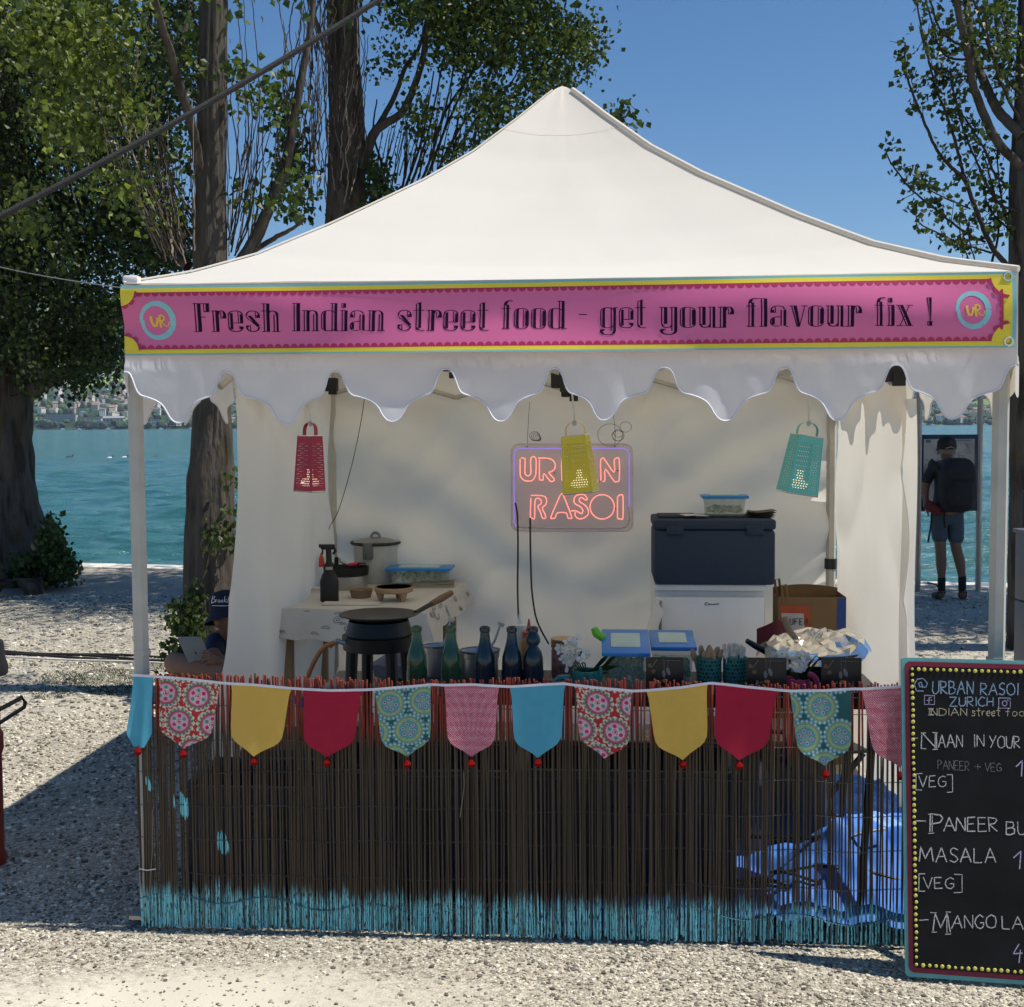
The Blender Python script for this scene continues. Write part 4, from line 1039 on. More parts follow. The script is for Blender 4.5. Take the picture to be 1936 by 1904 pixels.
for q in (((450, 1150), (500, 1000), (560, 830), (600, 650), (640, 400)), ((520, 1110), (600, 950), (680, 700), (740, 450), (760, 200)), ((560, 1090), (640, 900), (720, 660), (740, 500)), ((640, 1050), (700, 880), (800, 700), (900, 560), (1000, 400)), ((700, 960), (800, 800), (900, 640), (1050, 500), (1120, 390)),
          ((440, 1150), (480, 960), (490, 700)), ((330, 1170), (350, 950), (300, 750), (320, 560)), ((1180, 740), (1200, 620), (1330, 500), (1420, 400)), ((1000, 700), (1080, 560), (1200, 420), (1330, 300)), ((640, 800), (720, 600), (860, 400), (940, 150), (960, 0)), ((900, 640), (960, 400), (1060, 200), (1070, 50)), ((480, 1140), (560, 900), (620, 700), (700, 300)), ((580, 1080), (690, 760), (800, 500), (850, 250)), ((1560, 760), (1660, 690), (1750, 640)), ((1300, 300), (1420, 240), (1540, 180)), ((1100, 150), (1250, 100), (1400, 100))):
    tw.add(*tube_np(*limb(q, C2, Y3, (19, 8), rgT, dY=.6, jit=1), seg=5))
for i in range(110):
    side = rgT.random() < .5
    x0 = rgT.uniform(-230, 230) if side else rgT.uniform(-60, 230); y0 = rgT.uniform(250, 1180); ln = rgT.uniform(250, 700); le = rgT.uniform(-.12, .14)
    q = [(x0, y0), (x0+le*ln*.5+rgT.normal(0, 14), y0-ln*.35), (x0+le*ln*.8+rgT.normal(0, 18), y0-ln*.7), (x0+le*ln, y0-ln)]
    (tw if i % 3 else tp).add(*tube_np(*limb(q, C2, Y3-.55+rgT.normal(0, .25), (9, 3.5), rgT, jit=3), seg=4))
for i in range(46):
    x0 = rgT.uniform(230, 900); y0 = 1130-(x0-230)*.42+rgT.uniform(-60, 20); ln = rgT.uniform(160, 520); le = rgT.uniform(0, .4)
    q = [(x0, y0), (x0+le*ln*.3, y0-ln*.4), (x0+le*ln*.8, y0-ln)]
    tw.add(*tube_np(*limb(q, C2, Y3+rgT.normal(0, .4), (10, 4), rgT, jit=2), seg=4))
tw.build('twigs', M_TWIG, t3, kind='stuff'); tp.build('pale_twigs', M_TWIG2, t3, kind='stuff')
c3 = [(560, 60, 200, 80), (800, 100, 200, 120), (1000, 60, 160, 100), (1200, 80, 150, 100), (1350, 250, 130, 90), (1450, 200, 120, 110), (1510, 300, 55, 60), (1280, 400, 150, 80), (1100, 250, 150, 120), (900, 300, 150, 100), (720, 260, 120, 120), (420, 330, 80, 60), (560, 620, 80, 50), (900, 560, 150, 90), (960, 690, 130, 60), (1100, 620, 80, 50), (820, 860, 110, 50), (700, 930, 60, 35), (1390, 450, 60, 45), (560, 740, 60, 60), (1240, 480, 120, 50)]
P = clump_pts(c3, C2, Y3, .50, 9600, rgT, 20, .095)
V, F, C = leaves(P, .054, rgT, (.022, .040, .012), (.14, .19, .045)); A_ = Acc(); A_.add(V, F, C)
P = clump_pts([(330, 1080, 80, 90), (390, 1150, 60, 40), (1700, 650, 60, 40), (-150, 900, 60, 160), (-190, 600, 50, 90), (1640, 700, 30, 30), (-120, 1150, 60, 60), (280, 930, 40, 60)], C2, Y3, .3, 1100, rgT, 7, .09); V, F, C = leaves(P, .075, rgT, (.025, .045, .015), (.07, .11, .03)); A_.add(V, F, C)
P = clump_pts([(700, -350, 900, 260)], C2, Y3, 1.0, 7000, rgT, 12, .2); V, F, C = leaves(P, .08, rgT, (.03, .055, .017), (.1, .15, .04)); A_.add(V, F, C)
rr = rgT.normal(0, 1, (15000, 3))*np.array([1.5, .8, .9])+np.array([.6, 13.4, 9.0]); rr = rr[rr[:, 2] > 7.6]; V, F, C = leaves(rr, .11, rgT, (.03, .05, .017), (.08, .12, .03)); A_.add(V, F, C)
A_.build('crown', M_LEAF, t3, smooth=False)

# ---- tree 4: dark trunk at the right edge, open fan of branches
t4 = tree_root('poplar_tree', 'dark tree at the right edge with an open fan of sparsely leaved branches', None)
Y4 = 9.6
def on4(x, y): return at(x, y, Y4)
sc4 = K*Y4/FPX; g4 = on4(1948, 1000)
trunk_mesh([Vector((g4.x, Y4, -.1)), on4(1945, 1150), on4(1948, 900), on4(1952, 600), on4(1952, 400), on4(1953, 200), on4(1955, 0), on4(1955, -400)], [w*sc4/2 for w in (90, 78, 74, 86, 88, 66, 56, 30)], seed=43, parent=t4, amp=.10)
acc = Acc(); tw = Acc(); PL = []
B4 = [([(1200, 1100), (1050, 950), (960, 780), (880, 560), (850, 380), (810, 200), (770, 0), (760, -120)], (46, 26), 1), ([(1200, 900), (1050, 740), (980, 600), (920, 450), (880, 300), (850, 120), (830, -60)], (52, 30), 1),
      ([(1180, 1400), (1050, 1340), (960, 1200), (900, 1060), (830, 900), (770, 700), (735, 480)], (16, 7), 0), ([(1180, 1830), (1040, 1680), (960, 1540), (880, 1330), (820, 1180), (740, 1110), (640, 990), (540, 760), (460, 560), (430, 440), (430, 280)], (30, 6), 0),
      ([(960, 1600), (820, 1530), (700, 1440), (560, 1330), (440, 1215), (340, 1080), (300, 990)], (14, 6), 0), ([(1000, 1670), (900, 1640), (780, 1600), (650, 1540), (520, 1470), (500, 1380)], (12, 5), 0), ([(830, 1200), (800, 1080), (760, 930), (700, 740), (640, 600), (600, 450), (540, 180), (500, 0)], (18, 7), 0),
      ([(1150, 1260), (1030, 1160), (960, 1000), (880, 860), (790, 720), (740, 570), (730, 480)], (14, 7), 0), ([(840, 390), (720, 380), (650, 300), (610, 150), (570, 0)], (14, 7), 0), ([(840, 500), (730, 515), (650, 480), (580, 380), (530, 200)], (12, 6), 0), ([(1190, 620), (1080, 500), (1000, 350), (930, 150), (880, 0)], (18, 8), 0),
      ([(1190, 800), (1110, 650), (1050, 500), (990, 300), (960, 100)], (16, 8), 0), ([(860, 1740), (800, 1580), (790, 1400)], (8, 5), 0), ([(905, 1760), (850, 1560), (860, 1420)], (8, 5), 0), ([(1150, 1560), (1080, 1480), (1000, 1400), (960, 1300)], (10, 5), 0), ([(640, 1200), (520, 1190), (480, 1150)], (7, 4), 0), ([(1000, 1750), (1050, 1500), (1000, 1200), (940, 1000)], (14, 6), 0), ([(1190, 1720), (1100, 1450), (1050, 1200), (1040, 950)], (12, 6), 0), ([(860, 1380), (740, 1330), (600, 1260), (500, 1190)], (9, 5), 0), ([(800, 300), (700, 240), (640, 150), (600, 0)], (14, 8), 0), ([(1180, 300), (1100, 180), (1040, 0)], (20, 10), 0)]
for q, w, big in B4:
    L_, r_ = limb(q, C3, Y4-.1, (w[0]*1.35, w[1]*1.5), rgT, dY=.5, jit=1.5); (acc if big else tw).add(*tube_np(L_, r_, seg=8 if big else 5))
    if not big: PL.append(L_[len(L_)//4:])
    else: PL.append(L_[len(L_)//2:])
acc.build('limb', M_BARK, t4)
LP = []
for L_ in PL:
    n = int(len(L_)*1.25)
    for _ in range(n):
        i = rgT.integers(0, len(L_)); c = L_[i]
        e = c+rgT.normal(0, .038, 3)+np.array([0, 0, .02]); 
        if rgT.random() < .3: tw.add(*tube_np([c, (c+e)/2+rgT.normal(0, .015, 3), e+(e-c)*.6], [.004, .003, .002], seg=4))
        m = rgT.poisson(2.4)
        LP.append(e+rgT.normal(0, .035, (m, 3)))
tw.build('twigs', M_TWIG, t4, kind='stuff')
LP = np.concatenate(LP)
V, F, C = leaves(LP, .050, rgT, (.028, .046, .016), (.085, .12, .03)); A_ = Acc(); A_.add(V, F, C)
P = clump_pts([(1060, 80, 110, 90), (1100, 300, 90, 120), (1130, 500, 50, 100), (1060, 1480, 60, 60), (840, 540, 30, 30)], C3, Y4, .3, 480, rgT, 6, .06); V, F, C = leaves(P, .058, rgT, (.03, .05, .017), (.08, .12, .03)); A_.add(V, F, C)
rr = rgT.normal(0, 1, (9000, 3))*np.array([1.2, 1.2, 1.0])+np.array([g4.x+.9, Y4+1.6, 5.6]); V, F, C = leaves(rr[(rr[:, 0] > rr[:, 1]*.47) & (rr[:, 2] > 3.4)], .07, rgT, (.03, .05, .017), (.08, .12, .03)); A_.add(V, F, C)
rr = rgT.normal(0, 1, (16000, 3))*np.array([1.0, .8, .8])+np.array([g4.x+3.3, Y4+1.8, 6.2]); rr = rr[rr[:, 0] > rr[:, 1]*.50]; V, F, C = leaves(rr, .11, rgT, (.03, .05, .017), (.08, .12, .03)); A_.add(V, F, C)
A_.build('crown', M_LEAF, t4, smooth=False)
# ================================================================== reed screen, bunting, counter
def reed_material():
    m = bpy.data.materials.new('painted_reed'); m.use_nodes = True; N, L = nodes_of(m)
    b = N['Principled BSDF']; b.inputs['Roughness'].default_value = .8; b.inputs['Specular IOR Level'].default_value = .25
    g = N.new('ShaderNodeNewGeometry'); sp = N.new('ShaderNodeSeparateXYZ'); L.new(g.outputs['Position'], sp.inputs[0])
    def noise(sx, sz, det=3, w=0):
        mp = N.new('ShaderNodeMapping'); mp.inputs['Scale'].default_value = (sx, 0.0, sz); mp.inputs['Location'].default_value = (w, w, w); L.new(g.outputs['Position'], mp.inputs[0])
        n = N.new('ShaderNodeTexNoise'); n.inputs['Scale'].default_value = 1; n.inputs['Detail'].default_value = det; L.new(mp.outputs[0], n.inputs['Vector']); return n.outputs['Fac']
    base = mixc(N, L, noise(150, 4, 3, 3), (.042, .030, .020), (.125, .092, .062))
    z = sp.outputs['Z']; n1 = noise(7, 0, 2, 1); n2 = noise(170, 6, 2, 5)
    edge = math_n(N, L, 'ADD', math_n(N, L, 'MULTIPLY', n1, .20), math_n(N, L, 'MULTIPLY', n2, .22))
    # red brushed on near the top
    zr = math_n(N, L, 'ADD', z, edge)
    mr = N.new('ShaderNodeMapRange'); mr.inputs['From Min'].default_value = .90; mr.inputs['From Max'].default_value = .98; L.new(zr, mr.inputs[0])
    wear = N.new('ShaderNodeMapRange'); wear.inputs['From Min'].default_value = .30; wear.inputs['From Max'].default_value = .52; L.new(noise(160, 22, 4, 8), wear.inputs[0])
    fr = math_n(N, L, 'MULTIPLY', mr.outputs[0], math_n(N, L, 'MAXIMUM', wear.outputs[0], .45))
    c = mixc(N, L, fr, base, mixc(N, L, n2, (.46, .085, .055), (.26, .040, .030)))
    # sky blue at the foot
    zc = math_n(N, L, 'ADD', z, math_n(N, L, 'ADD', math_n(N, L, 'MULTIPLY', n1, .10), math_n(N, L, 'MULTIPLY', noise(150, 3, 2, 11), .15)))
    mc = N.new('ShaderNodeMapRange'); mc.inputs['From Min'].default_value = .288; mc.inputs['From Max'].default_value = .240; L.new(zc, mc.inputs[0])
    chip = N.new('ShaderNodeMapRange'); chip.inputs['From Min'].default_value = .40; chip.inputs['From Max'].default_value = .46; L.new(noise(260, 40, 3, 14), chip.inputs[0])
    bare = N.new('ShaderNodeMapRange'); bare.inputs['From Min'].default_value = .41; bare.inputs['From Max'].default_value = .46; L.new(noise(95, 1.5, 1, 21), bare.inputs[0])
    f2 = math_n(N, L, 'MULTIPLY', math_n(N, L, 'MULTIPLY', mc.outputs[0], chip.outputs[0]), math_n(N, L, 'MAXIMUM', bare.outputs[0], .12))
    # two dabs of the same blue at the left
    dabs = None
    for (dx, dy, ru, rz) in ((343, 1523, .026, .050), (421, 1597, .020, .042), (281, 1480, .008, .03)):
        u, zz = onv(dx, dy, -.04); P = T(u, -.04, zz)
        ddx = math_n(N, L, 'MULTIPLY', math_n(N, L, 'SUBTRACT', sp.outputs['X'], P.x), 1/ru)
        slant = math_n(N, L, 'MULTIPLY', math_n(N, L, 'SUBTRACT', sp.outputs['Z'], zz), 1/rz)
        ddx = math_n(N, L, 'ADD', ddx, math_n(N, L, 'MULTIPLY', slant, .45))
        q = math_n(N, L, 'ADD', math_n(N, L, 'MULTIPLY', ddx, ddx), math_n(N, L, 'MULTIPLY', slant, slant))
        q = math_n(N, L, 'ADD', q, math_n(N, L, 'MULTIPLY', n2, 3.0)); lt = math_n(N, L, 'LESS_THAN', q, 2.4)
        dabs = lt if dabs is None else math_n(N, L, 'MAXIMUM', dabs, lt)
    f2 = math_n(N, L, 'MAXIMUM', f2, dabs)
    c = mixc(N, L, f2, c, mixc(N, L, n2, (.17, .56, .63), (.32, .78, .83)))
    oi = N.new('ShaderNodeObjectInfo'); mr3 = N.new('ShaderNodeMapRange'); mr3.inputs['To Min'].default_value = .78; mr3.inputs['To Max'].default_value = 1.15; L.new(oi.outputs['Random'], mr3.inputs[0])
    v = N.new('ShaderNodeVectorMath'); v.operation = 'SCALE'; L.new(c, v.inputs[0]); L.new(mr3.outputs[0], v.inputs['Scale']); L.new(v.outputs[0], b.inputs['Base Color'])
    return m
M_REED = reed_material()
screen = thing('reed_screen', 'dark reed mat screen across the stall front, painted red on top and pale blue below', 'screen', (0, 0, 0))
rgR = np.random.default_rng(8)
def reed_geo(r, h, bend, seg=5, rows=9):
    t = np.linspace(0, 1, rows); L_ = np.stack([bend[0]*np.sin(t*PI)+bend[2]*(t-.5), bend[1]*np.sin(t*PI*1.3), t*h], 1)
    rad = r*(1.03-.06*t)*(1+.05*rgR.normal(0, 1, rows)); V, F = tube_np(L_, rad, seg)
    V = np.concatenate([V, L_[-1:]]); c = len(V)-1; b0 = (rows-1)*seg
    F = np.concatenate([F, [[b0+i, b0+(i+1) % seg, c, c] for i in range(0)]]) if False else F
    V2, F2 = tube_np(np.array([L_[-1], L_[-1]+[0, 0, .0004]]), [rad[-1], 1e-5], seg)
    F = np.concatenate([F, F2+len(V)]); V = np.concatenate([V, V2])
    return V, F
variants = []
for k in range(16):
    r = [.0030, .0034, .0038, .0043][k % 4]; V, F = reed_geo(r, 1.0, (rgR.normal(0, .0035), rgR.normal(0, .003), rgR.normal(0, .004)))
    o = mesh_np('reed', V, F, M_REED, smooth=True); variants.append(o.data); bpy.data.objects.remove(o)
u = -.016; reeds = []
while u < 3.04:
    gapf = (.80 if u < .12 else 1.02)+ 1.0*max(0, (u-2.15)/.8)
    g = rgR.choice([.0062, .0070, .0080, .012], p=[.30, .36, .27, .07])*gapf
    u += g
    if -.02+rgR.random()*.04 > 3: continue
    zt = .915+min(.008, .006*rgR.normal())+.006*math.sin(u*5); 
    if rgR.random() < .06: zt -= rgR.uniform(.03, .25)
    if .60 < (u % 1.04) < .615: zt -= .02
    zb = .004+abs(rgR.normal(0, .008))
    reeds.append((u, zb, zt, rgR.integers(0, 16), rgR.normal(0, .003), rgR.normal(0, .0035)))
order = sorted(range(len(reeds)), key=lambda i: -(i % 4)*0-([.0030, .0034, .0038, .0043][reeds[i][3] % 4]+rgR.random()*1e-4))
single = set(order[:298]); acc = Acc()
for i, (u, zb, zt, k, tx, dv) in enumerate(reeds):
    v = -.038+dv+.006*math.sin(u*3.3)
    if i in single:
        o = bpy.data.objects.new('reed', variants[k]); COL.objects.link(o); o.parent = screen
        o.location = (u, v, zb); o.scale = (1, 1, zt-zb); o.rotation_euler = (0, tx*1.6, rgR.random()*6.28)
    else:
        me = variants[k]; V = np.empty(len(me.vertices)*3, np.float32); me.vertices.foreach_get('co', V); V = V.reshape(-1, 3).copy()
        V[:, 2] *= zt-zb; V += np.array([u, v, zb]); V[:, 0] += tx*1.6*V[:, 2]
        F = np.empty(len(me.loops), np.int32); me.loops.foreach_get('vertex_index', F); acc.add(V, F.reshape(-1, 4))
acc.build('thin_reeds', M_REED, screen, kind='stuff')
M_WIRE = mat('reed_wire', (.10, .09, .075), .7, metal=.0, var=.3)
M_CORD2 = mat('blue_twine', (.10, .22, .26), .8, var=.4)
for zc, am, mm in ((.815, .002, M_WIRE), (.690, .003, M_WIRE), (.575, .003, M_WIRE), (.455, .003, M_WIRE), (.335, .003, M_WIRE), (.205, .003, M_WIRE), (.105, .012, M_CORD2)):
    for ph in (0, PI):
        mb = MB(); mb.tube([(u, -.0385+.0052*math.sin(u*2*PI/.019+ph), zc+am*math.sin(u*4+zc*9)+am*1.4*math.sin(u*17)+.0012*math.cos(u*2*PI/.019+ph)) for u in np.arange(-.02, 3.04, .0048)], .0010 if am < .01 else .0017, 3)
        mb.build('wire' if am < .01 else 'twine', mm, screen)
mb = MB(); u0, z0 = onv(877, 1460, -.046); u1, z1 = onv(870, 1545, -.046); mb.tube([(u0, -.046, z0), (u0+.001, -.048, z0-.05), (u1, -.046, z1)], .0022, 5)
u0, z0 = onv(288, 1530, -.046); u1, z1 = onv(283, 1688, -.046); mb.build('loose_stalk', M_TWIG2, screen)
mb = MB(); mb.tube([(u0, -.047, z0), (u0-.002, -.049, (z0+z1)/2), (u1, -.046, z1)], .0020, 5); mb.build('loose_stalk', M_TWIG2, screen)
mb = MB(); ua, za = onv(268, 1643, -.05); mb.tube([(ua-.01, -.045, za), (ua+.02, -.052, za-.003), (ua+.05, -.045, za)], .0025, 5); mb.build('cable_tie', mat('tie_white', (.6, .6, .58), .4), screen)

# ---- bunting
def colf(kind):
    rg = np.random.default_rng({'mandala_red': 1, 'mandala_teal': 2}.get(kind, 3))
    blobs = rg.uniform(0, 1, (900, 3))*np.array([.30, .36, 1])
    def f(X, Y):      # metres
        C = np.zeros((len(X), 3))
        if kind == 'yellow':
            C[:] = (.74, .47, .10); d = ((X*110) % 1-.5)**2+((Y*110) % 1-.5)**2; C[d < .030] = (.74, .54, .16); return C
        if kind == 'red': C[:] = (.43, .022, .055); return C
        if kind == 'cyan': C[:] = (.10, .40, .56); return C
        if kind == 'pink':
            C[:] = (.52, .09, .17); a = (X+Y)*125; b = (X-Y)*125; d = (a % 1-.5)**2+(b % 1-.5)**2; C[d < .075] = (.85, .62, .62); return C
        red = kind == 'mandala_red'
        C[:] = (.46, .045, .045) if red else (.035, .12, .13)
        for (bx, by, s) in blobs:
            r = .0016+.0016*s; d = (X-bx)**2+(Y-by)**2; m_ = (d < r*r)
            if s > .6: m_ &= (d > (r*.5)**2)
            C[m_] = (.78, .66, .52) if red else (.22, .45, .42)
        P = .118; R0 = .052
        for i in range(-1, 4):
            for j in range(-1, 5):
                cx = .060+i*P+(P/2 if j % 2 else 0); cy = .055+j*.1
                dx, dy = X-cx, Y-cy; r = np.hypot(dx, dy)/R0; a = np.arctan2(dy, dx)
                if red:
                    edge = 1.05+.06*np.cos(a*16); C[r < edge] = (.72, .68, .56); C[(r < .98)] = (.16, .22, .19)
                    C[(r < .98) & (np.cos(a*20) > .25) & (r > .84)] = (.55, .55, .42); C[(r < .80)] = (.20, .07, .07); C[(r < .77)] = (.52, .12, .14); C[r < .68] = (.62, .14, .26); C[r < .63] = (.66, .44, .52)
                    for k in range(6):
                        t = k*PI/3+.5+j; d = np.hypot(dx-.42*R0*math.cos(t), dy-.42*R0*math.sin(t))/R0
                        C[d < .185] = (.72, .60, .64); C[d < .145] = (.62, .035, .18) if k % 2 else (.16, .32, .30)
                        if k % 2 == 0: C[d < .06] = (.04, .30, .24)
                    C[r < .27] = (.80, .70, .70); C[r < .22] = (.50, .10, .14); C[(r < .2) & (np.cos(a*8) > .1)] = (.82, .74, .74); C[r < .07] = (.5, .02, .08)
                else:
                    C[r < 1.12+.04*np.cos(a*22)] = (.13, .33, .36); C[(r < 1.10) & (r > .95) & (np.cos(a*22) > .3)] = (.45, .62, .66); C[r < .93] = (.22, .34, .20); C[r < .80] = (.56, .56, .22); C[r < .75] = (.10, .30, .27); C[r < .71] = (.56, .56, .22); C[r < .67] = (.12, .36, .36)
                    for k in range(6):
                        t = k*PI/3+.3; d = np.hypot(dx-.40*R0*math.cos(t), dy-.40*R0*math.sin(t))/R0
                        C[d < .115] = (.58, .42, .62); C[d < .055] = (.10, .015, .09)
                    C[(r < .24)] = (.22, .36, .30); C[(r < .2) & (np.cos(a*6) > .3)] = (.30, .45, .40)
        return C
    return f
bunt = thing('bunting', 'string of patterned and plain pennants with red pompoms along the top of the reed screen', 'bunting', (0, 0, 0))
M_FLAG = mat('pennant_cloth', (1, 1, 1), .85, attr=True, var=.04, scale=30, bump=.3, bscale=900, transl=.12, spec=.15)
M_TAPE = mat('white_tape', (.70, .70, .78), .7, var=.05); M_POM = mat('red_pompom', (.25, .008, .009), .9, var=.3, scale=120, bump=1.0, bscale=400, spec=.1)
BVV = -.062
tape = [(250, 1275), (300, 1278), (360, 1283), (420, 1290), (438, 1291), (490, 1294), (550, 1300), (620, 1304), (690, 1303), (720, 1301), (770, 1297), (816, 1293), (840, 1294), (895, 1293), (945, 1296), (965, 1297), (1010, 1294), (1066, 1291), (1088, 1294), (1140, 1300), (1195, 1305), (1225, 1304), (1290, 1298), (1342, 1290), (1356, 1291), (1410, 1297), (1470, 1303), (1495, 1305), (1560, 1304), (1612, 1301), (1632, 1301), (1680, 1298), (1745, 1294)]
tx_ = [p[0] for p in tape]; ty_ = [p[1] for p in tape]
def tape_y(x): return float(np.interp(x, tx_, ty_))
PEN = [('cyan', 252, 290, 262, 1410, 1420), ('mandala_red', 301, 418, 347, 1414, 1425), ('yellow', 437, 551, 481, 1427, 1439), ('red', 573, 686, 619, 1430, 1441), ('mandala_teal', 707, 816, 770, 1430, 1444), ('pink', 839, 944, 891, 1430, 1443), ('cyan', 964, 1069, 1017, 1431, 1441),
       ('mandala_red', 1086, 1196, 1143, 1431, 0), ('yellow', 1222, 1338, 1291, 1434, 1444), ('red', 1352, 1471, 1397, 1435, 1447), ('mandala_teal', 1492, 1611, 1560, 1447, 1463), ('pink', 1628, 1744, 1702, 1450, 1466)]
tb = MB(); tb.grid(lambda a, b: (lambda u, z, x: (u, BVV-.0050-.001*math.sin(x*.09), z+.003-.009*b))(*onv(250+a*1495, tape_y(250+a*1495), BVV), 250+a*1495), 300, 1); tb.build('tape', M_TAPE, bunt)
for pi_, (kind, xl, xr, xt, yt, yp) in enumerate(PEN):
    uL, zL = onv(xl, tape_y(xl), BVV); uR, zR = onv(xr, tape_y(xr), BVV); uT, zT = onv(xt, yt, BVV)
    w = uR-uL; ftr = colf(kind); nu_, nv_ = (84, 108) if 'mandala' in kind else ((96, 120) if kind in ('pink', 'yellow') else (16, 30))
    wreal = w if pi_ else .20
    vs_ = []; XY = []
    for j in range(nv_+1):
        b = j/nv_
        left = -interp(b, [0, .1, .35, .60, .72, .79, .84, .88, .92, .96, 1], [.5, .475, .455, .44, .42, .375, .305, .215, .125, .055, 0]) if pi_ else -interp(b, [0, .1, .4, .70, .80, 1], [.5, .49, .52, .60, .62, .30]); 
        for i in range(nu_+1):
            a = i/nu_; s = (2*a-1)*(-left)            # -0.5..0.5
            cu = .5+s; top_u = uL+w*cu; top_z = zL+(zR-zL)*cu
            cx = (uL+uR)/2; sk = (uT-cx)*b**1.0
            z = top_z+(zT-(zL+zR)/2)*b; uu = top_u+sk
            z -= .004; v = BVV-.001-.006*math.sin(s*7+pi_)*b-.010*b*(vn2(s*3+pi_*7, b*2, pi_)-.4)
            vs_.append((uu, v, z)); XY.append(((s+.5)*wreal+pi_*.031, b*.255))
    XY = np.array(XY); C = ftr(XY[:, 0], XY[:, 1])
    I = np.arange((nu_+1)*(nv_+1)).reshape(nv_+1, nu_+1); F = np.stack([I[:-1, :-1], I[:-1, 1:], I[1:, 1:], I[1:, :-1]], -1).reshape(-1, 4)
    o = mesh_np('pennant', vs_, F, M_FLAG, bunt, colors=C, smooth=True, label={'cyan': 'plain sky blue pennant', 'mandala_red': 'red pennant with round flower medallions', 'yellow': 'mustard yellow pennant with tiny dots', 'red': 'plain dark red pennant', 'mandala_teal': 'teal pennant with round flower medallions', 'pink': 'pink pennant with tiny white dots'}[kind])
    if yp:
        up_, zp_ = onv(xt, yp, BVV); mb = MB(); rr = .0145
        mb.lathe([(.001, -rr), (rr*.6, -rr*.8), (rr, 0), (rr*.6, rr*.8), (.001, rr)], (up_, BVV-.006, zp_), 14)
        mb.tube([(uT, BVV-.003, zT+.003), (up_, BVV-.005, zp_+rr*.8)], .0012, 4)
        for i, v in enumerate(mb.v): n = .9+.22*hsh(i*3.3); mb.v[i] = (up_+(v[0]-up_)*n, v[1], zp_+(v[2]-zp_)*n)
        mb.build('pompom', M_POM, o)

# ---- counter behind the screen
M_DARKW = mat('dark_tabletop', (.022, .020, .020), .6, var=.3); M_NAVY = mat('navy_plastic', (.014, .017, .040), .5, var=.25, scale=14, bump=.3, bscale=200)
M_BLK = mat('black_metal', (.010, .010, .011), .45, metal=.2, var=.3); M_WOOD = mat('pale_wood', (.36, .235, .13), .7, var=.25, scale=5, stretch=(1, 1, .2))
M_WOOD2 = mat('brown_wood', (.16, .075, .035), .55, var=.3, scale=9, stretch=(.3, 1, 1)); M_WHITEP = mat('white_enamel', (.80, .80, .79), .3, var=.03, coat=.3)
CT = .84
cnt_ = thing('counter_table', 'long dark folding table behind the reed screen carrying bottles and boxes', 'table', (1.80, .29, 0))
mb = MB(); mb.box((0, 0, CT-.018), (1.70, .46, .036), bev=.006); mb.build('tabletop', M_DARKW, cnt_)
for x in (-.80, .80):
    for y in (-.20, .20):
        mb = MB(); mb.tube([(x, y, CT-.036), (x+.05*(1 if x < 0 else -1), y, 0)], .014, 8); mb.build('leg', M_BLK, cnt_)
for x in (-.4, .4):
    mb = MB(); mb.tube([(x-.4, .20, .2), (x+.4, .20, .2)], .010, 6); mb.build('cross_bar', M_BLK, cnt_)
# things stored below
def crate(name, label, cat, u, v, z, w, d, h, m, rz=0, group=None):
    t = thing(name, label, cat, (u, v, z), rz, group)
    mb = MB(); th = .012
    mb.box((0, -d/2, h/2), (w, th, h), bev=.004); mb.box((0, d/2, h/2), (w, th, h), bev=.004); mb.box((-w/2, 0, h/2), (th, d-th, h), bev=.004); mb.box((w/2, 0, h/2), (th, d-th, h), bev=.004); mb.box((0, 0, .01), (w, d, th))
    mb.build('bin', m, t)
    mb = MB(); 
    for s in (-1, 1): mb.box((0, s*d/2, h-.01), (w+.03, .03, .022), bev=.005)
    for s in (-1, 1): mb.box((s*w/2, 0, h-.01), (.03, d, .022), bev=.005)
    mb.build('rim', m, t)
    mb = MB(); mb.box((0, -d/2-.012, h*.72), (.12, .018, .03), bev=.006); mb.build('handle', m, t); return t
crate('storage_crate', 'large navy crate behind the reeds right of centre', 'crate', 1.74, .46, 0, .78, .42, .52, M_NAVY)
crate('storage_crate', 'navy crate behind the reeds left of centre under the pink pennant', 'crate', 0.94, .50, 0, .76, .44, .50, M_NAVY, .03)
crate('storage_crate', 'low navy crate behind the reeds near the two blue dabs of paint', 'crate', .34, .50, 0, .60, .4, .42, M_NAVY)
g = thing('gas_bottle', 'dark steel gas bottle standing behind the reeds under the second teal pennant', 'gas bottle', (2.24, .86, 0))
mb = MB(); mb.lathe([(.12, .02), (.15, .05), (.15, .36), (.12, .44), (.03, .47), (.03, .5)], seg=28); mb.build('cylinder', mat('grey_paint', (.05, .055, .06), .5), g)
mb = MB(); mb.tube([(.09*math.cos(a), .09*math.sin(a), .52) for a in np.linspace(0, 5.2, 14)], .008, 6); mb.build('collar', M_BLK, g)
mb = MB(); mb.lathe([(.02, .5), (.02, .56)], seg=10); mb.tube([(-.04, 0, .56), (.04, 0, .56)], .008, 6); mb.build('valve', M_STEEL, g)
g = thing('folding_stool', 'dark folding stool frame seen through the reeds at the right end', 'stool', (2.50, .95, 0), .3)
for s in (-.17, .17):
    mb = MB(); mb.tube([(-.20, s, .02), (.18, s, .44)], .014, 6); mb.build('leg', M_BLK, g)
    mb = MB(); mb.tube([(.20, s, .02), (-.18, s, .44)], .014, 6); mb.build('leg', M_BLK, g)
mb = MB(); mb.box((0, 0, .45), (.40, .36, .015), bev=.004); mb.build('seat', M_BLK, g)
